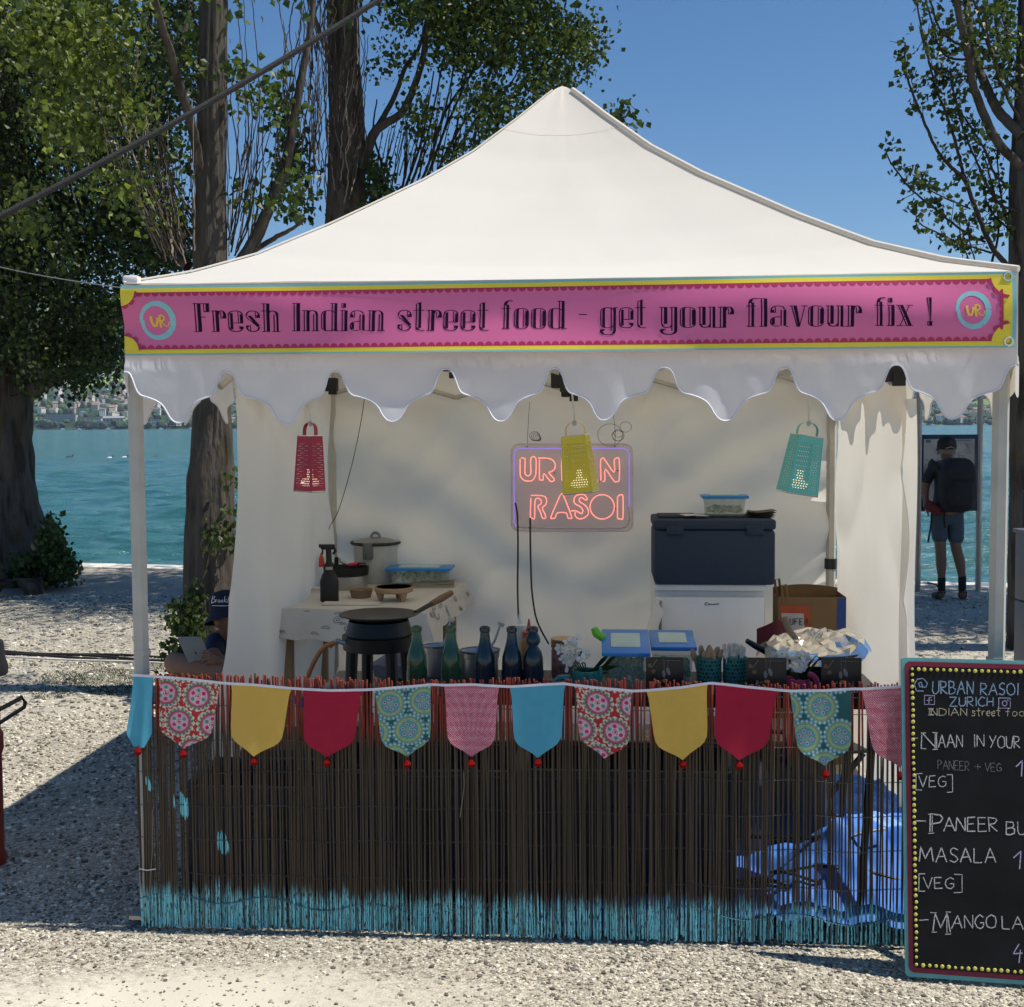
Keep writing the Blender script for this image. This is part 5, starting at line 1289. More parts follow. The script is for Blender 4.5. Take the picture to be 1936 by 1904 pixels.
# blue ground sheet
M_TARP = mat('blue_tarpaulin', (.045, .16, .52), .62, var=.25, scale=3, bump=.4, bscale=14, spec=.3, col2=(.20, .34, .60), thr=.68)
mb = MB()
def tarp(a, b):
    u, v = 1.35+a*1.7, -.015+b*1.9
    if a > .97: pass
    h = .012+.05*abs(vn2(u*3.1, v*2.4, 31)-.5)*2+.03*abs(vn2(u*9, v*7, 32)-.5)*2+.05*math.exp(-((v-.02)/.05)**2)*vn1(u*7, 4)*(1 if v > .02 else .4)+.20*min(1, max(0, (u-2.26)/.28))*math.exp(-((v-.46)/.26)**2)*(.5+1.0*vn2(u*6, v*6, 6))+.07*abs(vn2(u*13+v*5, v*11, 36)-.5)*(1 if u > 2.1 else .4)
    return (u+.03*(vn2(u*2, v*2, 3)-.5), v, h)
mb.grid(tarp, 130, 130); o = mb.build('tarpaulin', M_TARP, smooth=True, angle=60); o.location = T(0, 0, 0); o.rotation_euler = (0, 0, -TH)
props(o, 'crumpled blue plastic sheet on the ground inside the right half of the stall', 'tarpaulin')
rgc = np.random.default_rng(4)
mb = MB(); mb.tube([(2.15+.22*math.sin(t*1.9)+.06*t, .30+.05*math.cos(t*3.1), .06+.02*math.sin(t*5)+.012*t) for t in np.linspace(0, 9, 90)], .006, 6); o = mb.build('extension_cable', M_BLACKP); o.location = T(0, 0, 0); o.rotation_euler = (0, 0, -TH); props(o, 'black cable lying in loops on the blue sheet behind the reeds', 'cable')
mb = MB(); mb.tube([(2.70+.13*math.cos(t), .34+.10*math.sin(t)+.01*t, .10+.10*math.sin(t*.7)+.008*t) for t in np.linspace(0, 11, 80)], .005, 6); o = mb.build('hose', mat('cream_hose', (.55, .50, .38), .5)); o.location = T(0, 0, 0); o.rotation_euler = (0, 0, -TH); props(o, 'coiled cream hose on the blue sheet at the right end', 'hose')

t = thing('cardboard_box', 'brown cardboard box standing low behind the left half of the reed screen', 'box', (.55, .98, 0), .1)
mb = MB(); mb.box((0, 0, .22), (.9, .4, .44), bev=.004); mb.build('carton', mat('dark_card', (.07, .045, .028), .85, var=.2), t)
t = thing('cool_bag', 'black insulated bag behind the reeds under the right yellow pennant', 'bag', (2.28, .95, 0), -.1)
mb = MB(); mb.box((0, 0, .26), (.6, .4, .52), bev=.04); mb.build('bag_body', M_BLACKP, t)
mb = MB(); mb.tube([(-.15, -.21, .4), (-.12, -.24, .56), (.12, -.24, .56), (.15, -.21, .4)], .012, 6); mb.build('strap', M_BLK, t)
# ================================================================== goods on the counter
def lathe_obj(t, name, prof, m, seg=28, c=(0, 0, 0), **k):
    mb = MB(); mb.lathe(prof, c, seg, **k); return mb.build(name, m, t)
def glass(name, col, rough=.12): 
    return mat(name, col, rough, trans=.55, var=.15, scale=20, spec=.6)
M_GG = glass('green_glass', (.055, .16, .085)); M_BG = glass('blue_glass', (.020, .055, .085))
M_CLEAR = mat('clear_tub', (.55, .66, .58), .25, var=.05, spec=.5, transl=.3)
def see_through(m, f):
    N, L = nodes_of(m); o = N['Material Output']; s_ = o.inputs[0].links[0].from_socket
    tr = N.new('ShaderNodeBsdfTransparent'); ms = N.new('ShaderNodeMixShader'); ms.inputs[0].default_value = f
    L.new(s_, ms.inputs[1]); L.new(tr.outputs[0], ms.inputs[2]); L.new(ms.outputs[0], o.inputs[0])
see_through(M_CLEAR, .76)
M_BLID = mat('blue_lid', (.020, .22, .58), .35, var=.06, spec=.5)
def bottle(dx, green, label, pinch, dxw=1.0):
    u = onv(dx, 1240, .14)[0]
    t = thing('bottle', label, 'bottle', (u, .14, CT), random.uniform(0, 6), 'codd-neck bottles in a row on the counter')
    p = [(.001, .002), (.033, .002), (.0365, .010), (.037, .105), (.0355, .125), (.030, .145)]
    p += [(.021, .158), (.0165, .166), (.026, .178), (.0265, .192), (.021, .204)] if pinch else [(.0245, .165), (.0205, .180), (.0185, .196)]
    p += [(.0165, .214), (.0195, .217), (.0195, .230), (.016, .234), (.013, .234), (.012, .21)]
    lathe_obj(t, 'glass', p, M_GG if green else M_BG, 26)
    mb = MB(); mb.lathe([(.001, 0), (.008, .004), (.009, .009), (.006, .015), (.001, .017)], (0, 0, .206), 12); mb.build('marble', M_GG, t)
    mb = MB(); mb.lathe([(.0385, .03), (.0385, .075)], (0, 0, 0), 26, caps=False); mb.build('embossed_band', M_GG if green else M_BG, t)
bottle(788, True, 'green glass bottle, leftmost of the row beside the black gas burner', False)
bottle(853, True, 'green glass bottle in front of the left steel pot', False)
bottle(917, False, 'dark blue glass bottle in front of the right steel pot', False)
bottle(968, False, 'dark blue glass bottle just left of the squeeze bottles', False)
bottle(1008, False, 'blue-grey bottle with pinched neck before the orange squeeze bottle', True)
# steel pots with ladles
for dx, dyt, wpx, lab in ((824, 1212, 52, 'narrow steel pot between the two green bottles'), (907, 1221, 74, 'wide steel pot behind the first dark blue bottle')):
    u, z = onv(dx, dyt+6, .38); r = abs(onv(dx+wpx/2, dyt, .38)[0]-u); t = thing('steel_pot', lab, 'pot', (u, .38, CT))
    h = z-CT; lathe_obj(t, 'pot_body', [(r*.9, .002), (r*.94, .01), (r*.95, h-.03), (r, h-.028), (r*1.02, h-.003), (r*1.07, h), (r*1.05, h-.004), (r*.93, h-.02), (r*.9, .02)], M_STEEL, 36, caps=False)
    lathe_obj(t, 'contents', [(.001, h*.72), (r*.9, h*.72)], mat('curry', (.30, .16, .05), .5, var=.4, scale=40), 24)
    l = MB(); l.tube([(r*.3, 0, h*.75), (r*.75, .02, h+.03), (r*1.0, .03, h+.085)], .005, 6); l.box((r*1.07, .03, h+.092), (.026, .012, .014), rot=(0, .5, 0)); l.lathe([(.001, h*.68), (.022, h*.7), (.028, h*.75)], (r*.3, 0, 0), 14, caps=False); l.build('ladle', M_STEEL, t)
# squeeze bottles
def squeeze(dx, dyt, v, col, cap, lab):
    u, z = onv(dx, dyt, v); t = thing('squeeze_bottle', lab, 'bottle', (u, v, CT)); h = z-CT; m = mat('sauce_%s' % lab[:5], col, .35, var=.12, scale=25, transl=.15)
    lathe_obj(t, 'bottle_body', [(.028, .002), (.031, .01), (.031, h*.60), (.026, h*.70), (.020, h*.715)], m)
    mc = mat('cap_%s' % lab[:5], cap, .4); lathe_obj(t, 'nozzle_cap', [(.026, h*.70), (.026, h*.79), (.014, h*.81), (.007, h*.88), (.003, h), (.001, h)], mc, 20)
squeeze(983, 1156, .42, (.66, .64, .52), (.70, .68, .56), 'white squeeze bottle with pointed cream nozzle between blue bottles')
squeeze(1000, 1170, .34, (.50, .20, .045), (.42, .06, .03), 'orange sauce squeeze bottle behind the pinched bottle')
# stacked jar
u, z = onv(1066, 1206, .36); t = thing('preserve_jar', 'glass jar with stacked golden lids behind the white flowers', 'jar', (u, .36, CT)); h = z-CT
lathe_obj(t, 'jar_body', [(.045, .002), (.048, .012), (.048, h*.70), (.043, h*.76)], mat('jar_mix', (.30, .14, .12), .3, var=.6, scale=60))
for k in range(3): lathe_obj(t, 'lid', [(.001, h*(.77+.08*k)), (.049, h*(.77+.08*k)), (.050, h*(.83+.08*k)), (.047, h*(.835+.08*k)), (.001, h*(.835+.08*k))], mat('gold_lid', (.50, .34, .17), .4, metal=.5, var=.15))
# flowers
M_PETAL = mat('white_petal', (.80, .80, .80), .6, transl=.25, var=.05); M_LEAFD = mat('dark_leaf', (.03, .055, .02), .5, var=.2)
def petal_flower(mb, c, r, rg):
    n = Vector(rg.normal(0, 1, 3)); n.y -= 1.2; n.normalize(); a = n.orthogonal().normalized(); b = n.cross(a)
    for k in range(5):
        t = 2*PI*k/5+rg.random(); d = a*math.cos(t)+b*math.sin(t); s = n.cross(d)
        P0 = Vector(c); P = [P0, P0+d*r*.55+s*r*.42+n*r*.10, P0+d*r*1.0+s*r*.2+n*r*.2, P0+d*r*1.05-s*r*.15+n*r*.16, P0+d*r*.6-s*r*.44+n*r*.08]
        mb.add(P, [(0, 1, 2, 3, 4)])
def bouquet(name, lab, dx, dy, v, spread, nfl, pot):
    u, z = onv(dx, dy, v); t = thing(name, lab, 'plant', (u, v, CT)); h = z-CT; rg = np.random.default_rng(int(dx))
    mb = MB(); cen = MB()
    for k in range(nfl):
        a = rg.uniform(0, 2*PI); q = rg.random()**.6; c = (spread[0]*q*math.cos(a), -.02+.03*rg.normal(), h+spread[1]*q*math.sin(a)-.02)
        petal_flower(mb, c, .022*rg.uniform(.8, 1.15), rg); cen.box((c[0], c[1]-.004, c[2]), (.006, .006, .006))
    mb.build('blossoms', M_PETAL, t, smooth=False); cen.build('flower_centres', mat('flower_centre', (.55, .55, .12), .7), t, kind='stuff')
    st = MB()
    for k in range(5): st.tube([(.0+pot[0], 0, .05), (.01*k-.02+pot[0]*.5, 0, h*.6), (spread[0]*rg.uniform(-.6, .6), 0, h*.9)], .003, 5)
    for k in range(6):
        s = MB(); x0 = pot[0]+rg.uniform(-.02, .05); a = rg.uniform(-.3, 1.0); st.add([(x0, 0, h*.45), (x0+.05*math.cos(a), -.01, h*.45+.05*math.sin(a)+.012), (x0+.10*math.cos(a), 0, h*.45+.10*math.sin(a)), (x0+.05*math.cos(a), .01, h*.45+.05*math.sin(a)-.012)], [(0, 1, 2, 3)])
    st.build('stems', M_LEAFD, t)
    r, ph, m = pot[1:]; mb = MB(); mb.lathe([(r*.6, .002), (r*.9, .01), (r, ph*.5), (r*.95, ph), (r*.85, ph), (r*.8, ph*.8), (.001, ph*.75)], (pot[0], 0, 0), 26); mb.build('flower_pot', m, t)
    return t
M_TEALP = mat('teal_glaze', (.030, .26, .21), .4, col2=(.02, .12, .10), thr=.58, scale=70, var=.15); M_PINKP = mat('pink_glaze', (.42, .06, .14), .35, var=.2)
t = bouquet('potted_flower', 'white artificial blossoms in a painted teal pot left of the clear salad box', 1084, 1222, .16, (.055, .052), 26, (.045, .052, .075, M_TEALP))
mb = MB()  # little elephant-shaped pot trunk and ear
mb.tube([(-.015, -.02, .045), (-.05, -.03, .050), (-.075, -.03, .035), (-.088, -.03, .045)], [.018, .012, .008, .006], 8); mb.build('pot_spout', M_TEALP, t)
mb = MB(); mb.tube([(.085, -.01, .03), (.10, -.01, .06), (.098, -.01, .09)], [.014, .010, .006], 8); mb.build('pot_tail', M_TEALP, t)
t = bouquet('potted_flower', 'white artificial blossoms in a pink pot before the foil-covered pan', 1488, 1236, .13, (.075, .030), 22, (.035, .048, .06, M_PINKP))
mb = MB(); mb.tube([(.07+.03*math.cos(a), -.03, .045+.035*math.sin(a)) for a in np.linspace(-1.5, 1.6, 10)], .010, 8); mb.build('pot_handle', M_PINKP, t)
# food tubs
def tub(name, lab, u, v, z0, w, d, h, fill, fcol, lid_tilt=0, liddx=0, scoop=False):
    t = thing(name, lab, 'food box', (u, v, z0)); mb = MB()
    n = 28
    def ring(s, z): return [((w*s/2)*math.copysign(abs(math.cos(a))**.35, math.cos(a)), (d*s/2)*math.copysign(abs(math.sin(a))**.35, math.sin(a)), z) for a in [2*PI*(k+.5)/n for k in range(n)]]
    rs = [ring(.90, .002), ring(.93, h*.5), ring(.97, h*.94), ring(1.02, h), ring(.96, h-.001), ring(.91, h*.5), ring(.88, .006)]
    vs_ = sum(rs, []); fs = [tuple(range(n))[::-1]]+[(j*n+i, j*n+(i+1) % n, (j+1)*n+(i+1) % n, (j+1)*n+i) for j in range(len(rs)-1) for i in range(n)]+[tuple(6*n+i for i in range(n))]
    mb.add(vs_, fs); mb.build('tub', M_CLEAR, t)
    if fill:
        rg = np.random.default_rng(5); fm = MB()
        for k in range(120):
            c = (rg.uniform(-.40, .40)*w, rg.uniform(-.40, .40)*d, rg.uniform(.02, fill*h)); r = rg.uniform(.010, .018)
            M = Euler(rg.uniform(-1.5, 1.5, 3)).to_matrix(); pts = [Vector(c)+M @ Vector((r*math.cos(a), r*math.sin(a), 0)) for a in np.linspace(0, 2*PI, 9)[:-1]]; fm.add(pts, [tuple(range(8))])
        fm.build('contents', fcol, t, smooth=False, kind='stuff')
    lid = MB(); lid.box((liddx, 0, h+.008), (w*1.08, d*1.08, .016), bev=.007); 
    lo = lid.build('lid', M_BLID, t); 
    pl = MB(); pl.box((liddx, 0, h+.0175), (w*.66, d*.62, .004)); po = pl.build('lid_panel', mat('lid_pale', (.45, .60, .52), .35, var=.15), lo)
    if lid_tilt: lo.rotation_euler = (lid_tilt, 0, 0); lo.location = (0, 0, .03)
    if scoop:
        s = MB(); s.tube([(-w*.50, 0, h+.045), (-w*.66, 0, h+.065), (-w*.72, 0, h+.085)], [.014, .017, .012], 8); s.tube([(-w*.5, 0, h+.045), (-w*.2, 0, h*.6)], [.012, .010], 8)
        s.build('scoop', mat('lime_plastic', (.16, .50, .03), .4), t)
    return t
M_SALAD = mat('salad', (.34, .44, .13), .5, col2=(.08, .16, .05), thr=.5, scale=60, var=.3)
M_DOUGH = mat('dough', (.55, .52, .40), .7, var=.1)
uA = onv(1141, 1250, .25)[0]; uB = onv(1224, 1250, .25)[0]
tub('food_tub', 'clear tub of cucumber salad under a tilted blue lid with lime scoop', (uA+uB)/2, .27, CT, (uB-uA), .22, .125, .8, M_SALAD, lid_tilt=.20, scoop=True)
uA = onv(1232, 1250, .33)[0]; uB = onv(1311, 1250, .33)[0]
tub('food_tub', 'clear tub with blue lid partly hidden by the leftmost menu card', (uA+uB)/2, .36, CT, (uB-uA), .22, .115, .6, M_SALAD, lid_tilt=.10)
# menu cards
M_CARD = mat('card_black', (.012, .013, .014), .35, var=.2, scale=30, spec=.4)
CMAT = {n: mat('card_'+n, c, .5) for n, c in (('brown', (.13, .08, .05)), ('tan', (.30, .20, .13)), ('orange', (.55, .20, .05)), ('red', (.45, .03, .02)), ('grey', (.18, .17, .17)), ('white', (.75, .75, .75)), ('text', (.16, .15, .15)))}
def card(x0, x1, yt, lab):
    v = .035; u0, zt = onv(x0, yt, v); u1, _ = onv(x1, yt, v); w = u1-u0; h = zt-CT; h = max(h, .10)
    t = thing('menu_card', lab, 'card', ((u0+u1)/2, v, CT+zt-CT-h), 0, 'black flyer cards standing on the counter')
    b = MB(); b.box((0, 0, h/2), (w, .0022, h), rot=None); b.build('card', M_CARD, t)
    Q = {k: MB() for k in CMAT}; fy = -.0022
    def el(k, x, z, rx, rz, a=0):
        pts = [(x*w+rx*w*math.cos(q)*math.cos(a)-rz*h*math.sin(q)*math.sin(a), fy-.0004*(len(Q[k].v) % 5), z*h+rx*w*math.cos(q)*math.sin(a)+rz*h*math.sin(q)*math.cos(a)) for q in np.linspace(0, 2*PI, 11)[:-1]]
        Q[k].add(pts, [tuple(range(10))])
    for (k, x, z, rx, rz, a) in (('grey', -.02, .60, .045, .09, .1), ('grey', .10, .66, .05, .10, .3), ('brown', -.30, .66, .06, .05, .5), ('tan', -.22, .42, .035, .05, .2), ('tan', -.34, .35, .03, .05, .9), ('brown', -.12, .42, .05, .035, .3), ('orange', .02, .44, .075, .045, 0), ('red', -.03, .14, .045, .06, .3), ('tan', -.10, .30, .03, .025, .4), ('brown', -.02, .28, .05, .03, 0), ('brown', -.40, .80, .05, .05, 0), ('tan', -.24, .25, .03, .02, 0), ('brown', .10, .30, .03, .05, .7)): el(k, x, z, rx, rz, a)
    def ln(k, x0_, z0_, x1_, z1_, t_): Q[k].ribbon([(x0_*w, z0_*h), (x1_*w, z1_*h)], t_, lambda a, b: (a, fy-.002, b))
    ln('grey', -.02, .98, -.01, .68, .0012); ln('grey', .10, .98, .08, .75, .001); ln('tan', .13, .40, .02, .18, .002); ln('tan', -.2, .95, -.35, .75, .0015)
    for k in range(7): ln('text', .02+.06*k, .93, .055+.06*k, .925, .0022)
    for a0 in range(12):
        q0, q1 = a0*PI/6, (a0+1)*PI/6; cx, cz, r = .345*w, .26*h, .0095
        Q['white'].add([(cx+r*math.cos(q0), fy-.001, cz+r*math.sin(q0)), (cx+r*math.cos(q1), fy-.001, cz+r*math.sin(q1)), (cx+r*.78*math.cos(q1), fy-.001, cz+r*.78*math.sin(q1)), (cx+r*.78*math.cos(q0), fy-.001, cz+r*.78*math.sin(q0))], [(0, 1, 2, 3)])
    ln('white', .325, .20, .325, .30, .0022); ln('white', .325, .30, .37, .28, .002)
    for k in range(5): ln('white', .25+.042*k, .085, .275+.042*k, .085, .003)
    for k, q in Q.items():
        if q.v: q.build('print_'+k, CMAT[k], t, smooth=False, kind='stuff')
card(1221, 1292, 1242, 'black flyer card with spice picture before the two clear tubs')
card(1411, 1487, 1243, 'black flyer card with spice picture left of the pink pot')
card(1553, 1629, 1243, 'black flyer card with spice picture, rightmost, under the foil pan')
# cutlery canisters: pierced teal tins
M_TIN = mat('teal_tin', (.018, .17, .155), .5, var=.1); M_TINH = mat('tin_hole', (.006, .03, .03), .8)
for (x0, x1, lab, woodn) in ((1317, 1364, 'pierced teal tin full of wooden spoons', True), (1367, 1411, 'pierced teal tin full of white plastic forks', False)):
    v = .13; u0, zt = onv(x0, 1241, v); u1 = onv(x1, 1241, v)[0]; r = (u1-u0)/2; h = zt-CT
    t = thing('cutlery_tin', lab, 'canister', ((u0+u1)/2, v, CT)); lathe_obj(t, 'tin', [(r*.96, .002), (r, .008), (r, h-.004), (r*1.03, h), (r*.97, h), (r*.95, .01)], M_TIN, 32, caps=False)
    hb = MB()
    for j in range(9):
        for k in range(22):
            a = 2*PI*(k+(j % 2)*.5)/22; z = .012+j*(h-.024)/8; d = .0035+.0014*((j+k) % 3); rr = r*1.008
            hb.add([(rr*math.cos(a-d/r), rr*math.sin(a-d/r), z), (rr*math.cos(a), rr*math.sin(a), z-d), (rr*math.cos(a+d/r), rr*math.sin(a+d/r), z), (rr*math.cos(a), rr*math.sin(a), z+d)], [(0, 1, 2, 3)])
    hb.build('pierced_pattern', M_TINH, t, smooth=False, kind='stuff')
    rg = np.random.default_rng(int(x0))
    proto = None
    if woodn:
        for k in range(13):
            mb = MB(); L_ = h+rg.uniform(.022, .045); mb.tube([(0, 0, .01), (0, 0, L_*.75)], .004, 5); mb.lathe([(.001, L_-.055), (.010, L_-.04), (.0115, L_-.02), (.007, L_-.004), (.001, L_)], (0, 0, 0), 8, sy=.3)
            o = mb.build('wooden_spoon', M_WOOD, t); a = rg.uniform(0, 2*PI); q = rg.random()**.5*r*.7; o.location = (q*math.cos(a), q*math.sin(a), 0); o.rotation_euler = (rg.normal(0, .07), rg.normal(0, .12), rg.uniform(-1, 1))
    else:
        for k in range(20):
            mb = MB(); L_ = h+rg.uniform(.030, .045); mb.box((0, 0, L_*.45), (.006, .002, L_*.85))
            mb.box((0, 0, L_-.024), (.018, .0018, .012))
            for q in (-.0078, -.0026, .0026, .0078): mb.box((q, 0, L_-.008), (.0022, .0018, .022))
            o = mb.build('fork', mat('fork_white', (.72, .70, .62), .4, transl=.3), t, smooth=False); a = rg.uniform(0, 2*PI); q = rg.random()**.5*r*.75; o.location = (q*math.cos(a), q*math.sin(a), 0); o.rotation_euler = (rg.normal(0, .05), rg.normal(0, .07), rg.uniform(-.9, .9))
# foil covered wok
M_FOIL = mat('aluminium_foil', (.80, .79, .76), .26, metal=1.0, var=.04, bump=.25, bscale=18)
v = .36; u0, z0 = onv(1437, 1240, v); u1, z1 = onv(1640, 1222, v); r = (u1-u0)/2; uc = (u0+u1)/2
t = thing('foil_covered_pan', 'big black pan heaped over with crumpled aluminium foil at the right of the counter', 'pan', (uc, v, CT))
pz = z1-CT-.005
lathe_obj(t, 'pan_bowl', [(.001, .012), (r*.5, .014), (r*.8, pz*.45), (r*.97, pz*.9), (r*1.0, pz), (r*.95, pz), (r*.78, pz*.5), (.001, .03)], M_BLK, 44)
mb = MB(); rg = np.random.default_rng(6)
n, mrows = 34, 9; vs_ = []
for j in range(mrows+1):
    q = j/mrows
    for k in range(n):
        a = 2*PI*(k+(.55*(hsh(k*7.7+j*3.1)-.5)+.5*(j % 2))*(1 if q < .9 else .3))/n
        R_ = r*(1.03*q+.02*vn2(a*6, q*4, 3)); hgt = pz+.045*(1-q**2.2)+.03*max(0, math.cos(a-.35))*q*0+.030*(vn2(math.cos(a)*q*4+5, math.sin(a)*q*4+5, 1)-.5)*(1.1-q*.5)+.012*(abs(vn2(math.cos(a)*q*8+9, math.sin(a)*q*8, 2)-.5)*2)
        hgt += .016*(hsh(k*5.3+j*9.1)-.5)*(1 if q < .95 else .3)
        if q > .92: hgt -= (.012+.02*vn1(a*5, 7))*(q-.92)/.08; R_ *= 1+.03*hsh(k*1.3)
        tilt = .022*math.cos(a)*q + (-.018)*math.sin(a)*q*-1
        vs_.append((R_*math.cos(a), R_*math.sin(a), hgt+tilt))
mb.add(vs_, [(j*n+k, j*n+(k+1) % n, (j+1)*n+(k+1) % n, (j+1)*n+k) for j in range(mrows) for k in range(n)]); mb.build('foil', M_FOIL, t, smooth=True, angle=9)
# flap of foil hanging over the front left
mb = MB(); mb.grid(lambda a, b: ((-.95+.85*a)*r, -math.sqrt(max(0.01, 1-(.95-.85*a)**2))*r*1.04-.012*b, pz+.01-(.075+.02*math.sin(a*9))*b*(1-a*.75)+.012*vn2(a*9, b*7, 5)), 24, 10); mb.build('foil_flap', M_FOIL, t, angle=14)
mb = MB(); mb.tube([(-r*.9, -.02, pz*.9), (-r*1.12, -.03, pz+.01), (-r*1.28, -.04, pz+.03)], [.014, .012, .009], 8); mb.build('pan_handle', M_BLACKP, t)
mb = MB(); u2, z2 = onv(1482, 1166, v); mb.tube([(u2-uc+.06, 0, pz+.01), (u2-uc+.02, 0, (z2-CT)*.5+pz*.5+.005), (u2-uc, 0, z2-CT)], [.010, .012, .0125], 8); o = mb.build('wooden_spatula', M_WOOD)
o.location = T(uc, v, CT); o.rotation_euler = (0, 0, -TH); props(o, 'pale wooden spatula handle sticking up out of the foil-covered pan', 'spatula')

# ---- fridge, cool box and things at the back right
vf = 2.28
u0, zt = onv(1237, 1103, vf); u1, _ = onv(1447, 1103, vf); w = u1-u0
t = thing('fridge', 'small white fridge with grey bar handle under the dark cool box', 'fridge', ((u0+u1)/2, vf, 0))
mb = MB(); mb.box((0, .28, zt/2-.01), (w, .50, zt-.06), bev=.012); mb.build('cabinet', M_WHITEP, t)
mb = MB(); mb.box((0, .01, (zt-.05)/2), (w-.004, .045, zt-.09), bev=.012); mb.build('door', M_WHITEP, t)
mb = MB(); mb.box((0, .25, zt-.018), (w+.006, .56, .034), bev=.008); mb.build('top_plate', M_WHITEP, t)
hu, hz0 = onv(1244, 1133, vf); _, hz1 = onv(1244, 1210, vf); hx = hu-(u0+u1)/2+.01
M_GREYM = mat('grey_metal', (.25, .24, .23), .4, metal=.6)
mb = MB(); mb.box((hx, -.045, (hz0+hz1)/2), (.016, .012, hz0-hz1), bev=.003); mb.box((hx-.012, -.03, hz0-.02), (.035, .03, .014)); mb.box((hx-.012, -.03, hz1+.02), (.035, .03, .014)); mb.build('handle', M_GREYM, t)
M_INK = mat('dark_ink', (.02, .02, .025), .6)
def txt_strokes(mb, strokes, x, z, s, wd, y):
    for st in strokes: mb.ribbon([(x+p[0]*s, z+p[1]*s) for p in st], wd, lambda a, b: (a, y, b))
lu, lz = onv(1345, 1140, vf); mb = MB()
CL = [[(1.0, .9), (.6, 1.0), (.1, .7), (0, .3), (.3, 0), (.9, .1)], [(1.2, .1), (1.2, .5), (1.7, .5), (1.7, .05)], [(2.0, .1), (2.0, .5), (2.3, .3), (2.6, .5), (2.6, .1)], [(2.9, .1), (3.2, .55), (3.5, .1)], [(3.8, .1), (3.8, .5), (4.4, .5)], [(4.7, .8), (4.7, .1)], [(4.5, .5), (5.0, .5)]]
txt_strokes(mb, CL, lu-(u0+u1)/2-.035, lz-.01, .0145, .004, -.0145); mb.build('lettering', M_INK, t, smooth=False)
M_CB = mat('coolbox_blue', (.024, .040, .075), .75, var=.15, scale=120, bump=.5, bscale=300)
vc = 2.22; a0, ztop = onv(1237, 982, vc); a1, zbt = onv(1466, 1102, vc); w2 = a1-a0
t = thing('cool_box', 'dark blue hard foam cool box standing on the white fridge', 'cool box', ((a0+a1)/2, vc, zt)); hb = ztop-zt
mb = MB(); mb.box((0, .22, hb*.42), (w2, .44, hb*.84), bev=.02); mb.build('box_body', M_CB, t)
mb = MB(); mb.box((0, .22, hb*.92), (w2+.006, .446, hb*.155), bev=.016); mb.build('lid', M_CB, t)
for s in (-.33, .33): mb = MB(); mb.box((s*w2, -.004, hb*.84), (.09, .014, .05), bev=.005); mb.build('latch', M_CB, t)
mb = MB(); mb.box((-.19, .20, hb+.007), (.20, .22, .012), bev=.004); mb.build('lid_recess', M_CB, t)
b0, zb1 = onv(1328, 976, vc+.12); b1, zb2 = onv(1416, 940, vc+.12)
tub('food_tub', 'small clear tub with light blue lid standing on the cool box', (b0+b1)/2, vc+.20, ztop+.012, (b1-b0)*.93, .16, max(.08, zb2-ztop-.02), .45, M_DOUGH)
t = thing('paper_stack', 'few brown paper bags lying on the cool box right of the tub', 'papers', ((onv(1439, 975, vc+.1)[0]), vc+.18, ztop+.002))
for k in range(4):
    mb = MB(); mb.grid(lambda a, b: (-.075+.15*a+.004*k, -.08+.16*b, .004+.009*k+.004*math.sin(a*5+k)), 8, 4); mb.build('paper_bag', mat('kraft_dark', (.10, .085, .07), .8, var=.2), t)
mb = MB(); mb.grid(lambda a, b: (-.06+.13*a, -.07+.14*b, .003+.002*math.sin(a*5)), 6, 4); o = mb.build('paper_sheet', mat('paper_white', (.6, .58, .54), .8)); o.location = T(onv(1290, 975, vc+.1)[0]+.06, vc+.12, ztop+.012); o.rotation_euler = (0, 0, -TH+.2); props(o, 'white sheet of paper lying on the cool box left of the tub', 'paper')
# white chair back beside the fridge
u, z = onv(1214, 1131, 2.0); t = thing('garden_chair', 'white plastic chair seen edge-on left of the fridge', 'chair', (u, 2.0, 0), PI/2)
mb = MB(); mb.grid(lambda a, b: (-.19+.38*a, -.10*b**1.5+.03*math.sin(a*PI), .45+(z-.45)*b-.04*(2*a-1)**2*b), 10, 12); mb.build('backrest', M_WHITEP, t)
mb = MB(); mb.box((0, .22, .44), (.42, .42, .022), bev=.008); mb.build('seat', M_WHITEP, t)
for sx_ in (-.18, .18):
    for sy_ in (.04, .40): mb = MB(); mb.tube([(sx_, sy_, .44), (sx_*1.15, sy_*1.05, 0)], .016, 8); mb.build('leg', M_WHITEP, t)
# shopping bag / carton
vb = 2.25; u0, z0 = onv(1473, 1127, vb); u1, z1 = onv(1600, 1122, vb); w = u1-u0
M_KR = mat('brown_card', (.20, .115, .05), .8, var=.15, scale=6); M_OR = mat('bag_orange', (.42, .075, .02), .6); M_BB = mat('bag_blue', (.02, .06, .22), .6); M_BW2 = mat('bag_white', (.45, .42, .40), .7); M_DIN = mat('bag_inside', (.07, .045, .03), .9)
t = thing('shopping_bag', 'open brown carton bag with orange and blue print right of the fridge', 'bag', ((u0+u1)/2, vb, 0)); zb_ = z1-.02
mb = MB()
for (a, c, d, e) in (((-w/2, 0), (w/2, .0), (w/2, .0), 0),): pass
mb.grid(lambda a, b: (-w/2+w*a+.006*math.sin(b*5), -.01*math.sin(a*PI), zb_*b), 12, 8); mb.grid(lambda a, b: (-w/2+w*a, .24+.02*math.sin(a*PI), (zb_+.02+.015*math.sin(a*PI))*b), 12, 8)
mb.grid(lambda a, b: (-w/2, .24*a, zb_*b), 4, 4); mb.grid(lambda a, b: (w/2, .24*a, zb_*b), 4, 4); mb.build('bag_body', M_KR, t)
q = MB(); q.grid(lambda a, b: (-w/2+w*(.01+.44*a)+.006*math.sin(b*5), -.01*math.sin(a*PI*.44)-.003, zb_-.045-.30*b), 12, 8); q.build('print_panel', M_OR, t)
